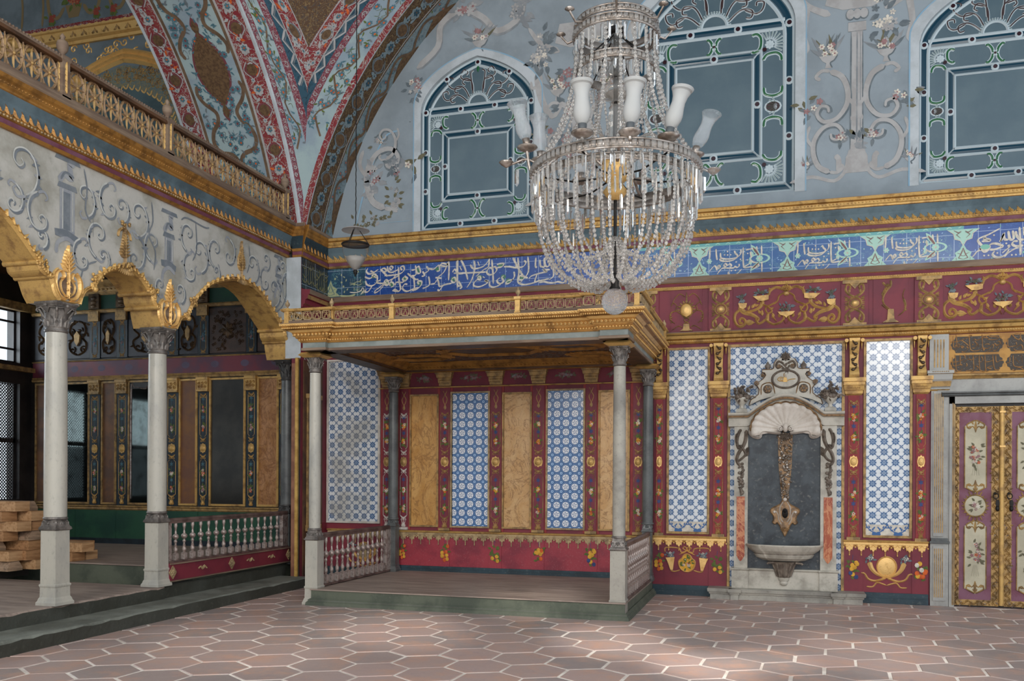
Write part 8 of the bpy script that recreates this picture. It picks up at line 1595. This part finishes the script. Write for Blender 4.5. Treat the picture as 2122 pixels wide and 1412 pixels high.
for k in range(3): a = 2 * pi * k / 3 + .5; mb = MB(); mb.tube([(lx + .162 * cos(a), ly + .162 * sin(a), 4.215), (lx, ly, 4.45)], .005, 5, 0); mb.build('suspension_rod', [IRON], ln)
# ================================================================ CRYSTAL CHANDELIER
CX, CY = -1.08, 6.25
LAT = (cos(PSI), sin(PSI)); DEP = (-sin(PSI), cos(PSI))
def cp(a, b, z): return (CX + LAT[0] * a + DEP[0] * b, CY + LAT[1] * a + DEP[1] * b, z)   # a sideways, b into the room
ch = thing('crystal_chandelier', 'large cut crystal chandelier with frosted glass shades and bead festoons', 'chandelier', (CX, CY, 3.6))
def ringband(r, z0, z1, n, name):
    mb = MB(); mb.grid([[(CX + q_ * cos(2 * pi * k / 48), CY + q_ * sin(2 * pi * k / 48), z) for k in range(48)] for q_, z in ((r - .006, z0), (r, z0), (r, z1), (r - .006, z1), (r - .006, z0))], 0, True, None, True)
    for z in (z0, z1):
        mb.tube([(CX + (r + .004) * cos(2 * pi * k / 48), CY + (r + .004) * sin(2 * pi * k / 48), z) for k in range(49)], .007, 5, 0, None, False)
    for k in range(n):
        a = 2 * pi * k / n; w_ = pi * r / n * .84; c, s = cos(a), sin(a); A = [(CX + (r + .006) * c - s * u, CY + (r + .006) * s + c * u, z) for u, z in ((-w_, z0 + .006), (w_, z0 + .006), (w_, z1 - .006), (-w_, z1 - .006))]; m_ = [(CX + (r + .02) * c, CY + (r + .02) * s, z) for z in (z0 + .012, z1 - .012)]
        mb.face([A[0], m_[0], m_[1], A[3]], 1); mb.face([m_[0], A[1], A[2], m_[1]], 1); mb.face([A[0], A[1], m_[0]], 1); mb.face([A[3], m_[1], A[2]], 1)
    mb.build(name, [SILM, CRYS], ch)
ringband(.295, 4.585, 4.635, 48, 'upper_crystal_ring'); ringband(.285, 4.66, 4.70, 44, 'upper_crystal_ring'); ringband(.27, 4.35, 4.40, 40, 'inner_crystal_ring'); ringband(.595, 3.60, 3.66, 84, 'main_crystal_ring'); ringband(.545, 3.545, 3.585, 74, 'lower_crystal_ring')
# stem
mb = MB(); st = [(.02, 0), (.05, .03), (.035, .06), (.03, .10), (.05, .16), (.06, .2), (.035, .24), (.03, .30)]
mb.lathe((CX, CY, 3.72), [(.05, 0), (.062, .03), (.045, .06), (.055, .12), (.06, .25), (.055, .32), (.045, .36), (.05, .38), (.03, .40)], 16, 0); mb.lathe((CX, CY, 4.14), [(.03, 0), (.04, .02), (.10, .04), (.115, .08), (.10, .12), (.04, .15), (.03, .17)], 20, 0)
mb.lathe((CX, CY, 4.32), [(.03, 0), (.05, .02), (.055, .06), (.03, .10), (.04, .14), (.055, .16), (.03, .2), (.035, .25), (.05, .28), (.03, .32), (.045, .36), (.03, .4), (.03, .6)], 16, 0); mb.build('glass_stem', [CRYS], ch)
mb = MB(); mb.tube([(CX, CY, 2.85), (CX, CY, 5.6)], .012, 8, 0); mb.lathe((CX, CY, 4.62), [(.02, 0), (.07, .01), (.07, .04), (.03, .06)], 14, 0); mb.build('iron_rod', [IRON], ch)
mb = MB(); mb.lathe((CX, CY, 3.44), [(.01, 0), (.06, .02), (.09, .06), (.06, .10), (.05, .12), (.09, .15), (.10, .19), (.105, .23), (.085, .26), (.10, .28), (.07, .30)], 20, 0); mb.build('brass_body', [GOLDB], ch)
for k in range(6):
    a = 2 * pi * k / 6 + .3; mb = MB(); mb.tube([(CX + .03 * cos(a), CY + .03 * sin(a), 4.62), (CX + .27 * cos(a), CY + .27 * sin(a), 4.40)], .005, 5, 0); mb.tube([(CX + .08 * cos(a), CY + .08 * sin(a), 3.6), (CX + .3 * cos(a), CY + .3 * sin(a), 3.57), (CX + .59 * cos(a), CY + .59 * sin(a), 3.61)], .007, 5, 0); mb.build('iron_stay', [IRON], ch)
# drops and bead strands
def prism_mb(L, w_=.0115):
    mb = MB(); P = [(.0, 0), (w_ * .8, -.008), (w_, -.02), (w_, -L + .02), (0, -L)]; n = 4; rows = [[(r * cos(2 * pi * k / n), r * .6 * sin(2 * pi * k / n), z) for k in range(n)] for r, z in P]; mb.grid(rows, 0, False, None, True); mb.sph((0, 0, .012), .009, 0, 5, 4); return mb
pr = {}
def add_prism(x, y, z, L, a):
    key = round(L, 2)
    if key not in pr: o = prism_mb(key).build('prism', [CRYS]); pr[key] = o
    else: o = pr[key].copy(); scene.collection.objects.link(o)
    o.parent = ch; o.location = (x - CX, y - CY, z - 3.6); o.rotation_euler = (R.uniform(-.04, .04), R.uniform(-.04, .04), a)
n1 = 0
for k in range(60):
    a = 2 * pi * (k + .5) / 60; add_prism(CX + .60 * cos(a), CY + .60 * sin(a), 3.575, (.20, .14, .17)[k % 3], a); n1 += 1
for k in range(38):
    a = 2 * pi * (k + .5) / 38; add_prism(CX + .565 * cos(a), CY + .565 * sin(a), 3.43, (.17, .12)[k % 2], a); n1 += 1
mb = MB()
def prism_into(mb, x, y, z, L, a, w_=.010):
    n = 4; rows = [[(x + r * cos(a + 2 * pi * k / n), y + r * sin(a + 2 * pi * k / n), z + h_) for k in range(n)] for r, h_ in ((0, 0), (w_, -.012), (w_, -L + .02), (0, -L))]; mb.grid(rows, 0, False, None, True)
for r, z, n, L in ((.53, 3.33, 44, .12), (.575, 3.59, 56, .11), (.29, 4.58, 34, .13), (.27, 4.34, 26, .10), (.52, 3.50, 44, .16)):
    for k in range(n): a = 2 * pi * k / n + r; prism_into(mb, CX + r * cos(a), CY + r * sin(a), z + R.uniform(-.01, .01), L * R.uniform(.8, 1.1), a)
mb.build('small_prism_fringe', [CRYS], ch, kind='stuff')
def strand(P, r, name, flat=False):
    mb = MB(); P = cr(P, 10); d = [0]
    for p, q_ in zip(P, P[1:]): d.append(d[-1] + (Vector(p) - Vector(q_)).length)
    s = 0; i = 0
    while s < d[-1]:
        while d[i + 1] < s and i < len(d) - 2: i += 1
        t = (s - d[i]) / max(1e-6, d[i + 1] - d[i]); p = [P[i][j] + (P[i + 1][j] - P[i][j]) * t for j in range(3)]; rr = r * (.75 + .5 * ((int(s * 50) * 7) % 5) / 5); mb.sph(p, rr, 0, 5, 4, 1.35); s += rr * 2.5
    mb.build(name, [CRYS], ch)
for k in range(18):
    a = 2 * pi * k / 18 + .1; c, s = cos(a), sin(a); strand([(CX + c * r, CY + s * r, z) for r, z in ((.29, 4.57), (.30, 4.35), (.36, 4.08), (.46, 3.84), (.585, 3.66))], .015, 'bead_strand')
for k in range(12):
    a = 2 * pi * k / 12 + .3; c, s = cos(a), sin(a); strand([(CX + c * r, CY + s * r, z) for r, z in ((.265, 4.34), (.22, 4.12), (.16, 3.95), (.11, 3.75))], .010, 'bead_strand')
for k in range(30):
    a = 2 * pi * k / 30; c, s = cos(a), sin(a); e = .03 * (k % 2); strand([(CX + c * r, CY + s * r, z - e) for r, z in ((.55, 3.54), (.56, 3.36), (.53, 3.16), (.45, 3.0), (.33, 2.89), (.20, 2.85), (.10, 2.88))], .0115, 'bead_strand')
for k in range(16):
    a = 2 * pi * k / 16; c, s = cos(a), sin(a); strand([(CX + c * r, CY + s * r, z) for r, z in ((.02, 3.17), (.06, 3.12), (.09, 3.0), (.14, 2.88), (.2, 2.83))], .010, 'bead_strand')
for k in range(18):
    a = 2 * pi * (k + .5) / 18; c, s = cos(a), sin(a); strand([(CX + c * r, CY + s * r, z) for r, z in ((.53, 3.5), (.50, 3.26), (.45, 3.12), (.36, 3.03), (.22, 3.0), (.08, 3.08))], .0095, 'bead_strand')
# ball and its cap
mb = MB(); mb.lathe((CX, CY, 2.80), [(.012, .12), (.03, .10), (.016, .08), (.03, .06), (.028, .03), (.04, .01), (.035, 0)], 14, 0); mb.build('ball_cap', [IRON], ch)
BALLG = mk_glass('ball_glass', (.9, .92, .93), .05, .9, 1.3, .75); X.nt = BALLG.node_tree; bump(BALLG.node_tree.nodes['Principled BSDF'], voro(coords('Object'), 55), 1., .01)
mb = MB(); mb.sph((CX, CY, 2.715), .094, 0, 28, 18); mb.build('glass_ball', [BALLG], ch)
# arms, drip pans, sockets and frosted shades
FRST = mk_glass('frosted_shade', (.58, .58, .57), .3, .3, 1.15, .8)
ARMS = [(-.63, .08, 3.86, -.24, 1), (-.52, .44, 3.90, -.06, 1), (-.285, -.60, 3.70, -.02, 0), (.02, -.62, 3.70, .10, 0), (.30, -.45, 3.74, .30, 0), (.60, .18, 3.85, .42, 1), (.28, .60, 3.80, .1, 1), (-.2, .62, 3.80, 0, 1)]
for i, (a, b, z, tilt, cl) in enumerate(ARMS):
    rt = bpy.data.objects.new('candle_arm', None); scene.collection.objects.link(rt); rt.parent = ch; rt['_b'] = ch['_b']; L = hypot(a, b); ua, ub = a / L, b / L
    mb = MB(); mb.tube(cr([cp(ua * r, ub * r, h_) for r, h_ in ((.06, 3.66), (.2, 3.78), (.36, 3.80), (.5, 3.70), (.6, 3.66), (L, z - .06), (L, z - .02))], 4), .012, 7, 0)
    if i in (0, 5): mb.tube(cr([cp(a * .85, b, z - .15), cp(a * 1.0, b, z - .10), cp(a * 1.15, b, z - .13), cp(a * 1.22, b, z - .14)], 4), .009, 6, 0); mb.lathe(cp(a * 1.24, b, z - .16), [(.01, 0), (.04, .02), (.055, .035), (.05, .04)], 14, 0)
    mb.build('curved_arm', [CRYS if i % 3 else SILM], rt)
    mb = MB(); mb.lathe(cp(a, b, z - .045), [(.012, 0), (.05, .012), (.075, .03), (.072, .036), (.02, .03)], 20, 0); mb.build('drip_pan', [SILM], rt)
    if i in (0, 5): mb = MB(); prism_into(mb, *cp(a * 1.12, b, z - .17), .13, 0, .016); mb.build('hanging_prism', [CRYS], rt)
    def tl(x, y, h_): return cp(a + x + sin(tilt) * h_, b + y, z + cos(tilt) * h_ - sin(tilt) * x * .6)
    def tlathe(P, m_): 
        mb = MB(); rows = [[tl(r * cos(2 * pi * k / 20) * cos(tilt), r * sin(2 * pi * k / 20), h_) for k in range(20)] for r, h_ in P]; mb.grid(rows, 0, True, None, True); return mb
    tlathe([(.022, -.01), (.028, 0), (.028, .05), (.022, .052)], 0).build('socket', [SILM if cl else mk('dark_socket', '4b4f52', .5)], rt)
    tlathe([(.025, .04), (.045, .065), (.056, .10), (.058, .13), (.050, .18), (.046, .22), (.052, .26), (.066, .295), (.078, .315), (.077, .317), (.050, .26), (.043, .22), (.047, .18), (.054, .13), (.052, .10), (.04, .067)], 0).build('glass_shade', [SHADE if cl else FRST], rt)
for k in range(7):
    a = 2 * pi * k / 7 + .4; mb = MB(); mb.tube([(CX + .29 * cos(a), CY + .29 * sin(a), 4.64), (CX + .36 * cos(a), CY + .36 * sin(a), 4.62), (CX + .41 * cos(a), CY + .41 * sin(a), 4.68)], .008, 6, 0); mb.lathe((CX + .41 * cos(a), CY + .41 * sin(a), 4.68), [(.01, 0), (.035, .012), (.03, .02)], 12, 0); mb.build('upper_drip_cup', [SILM], ch)
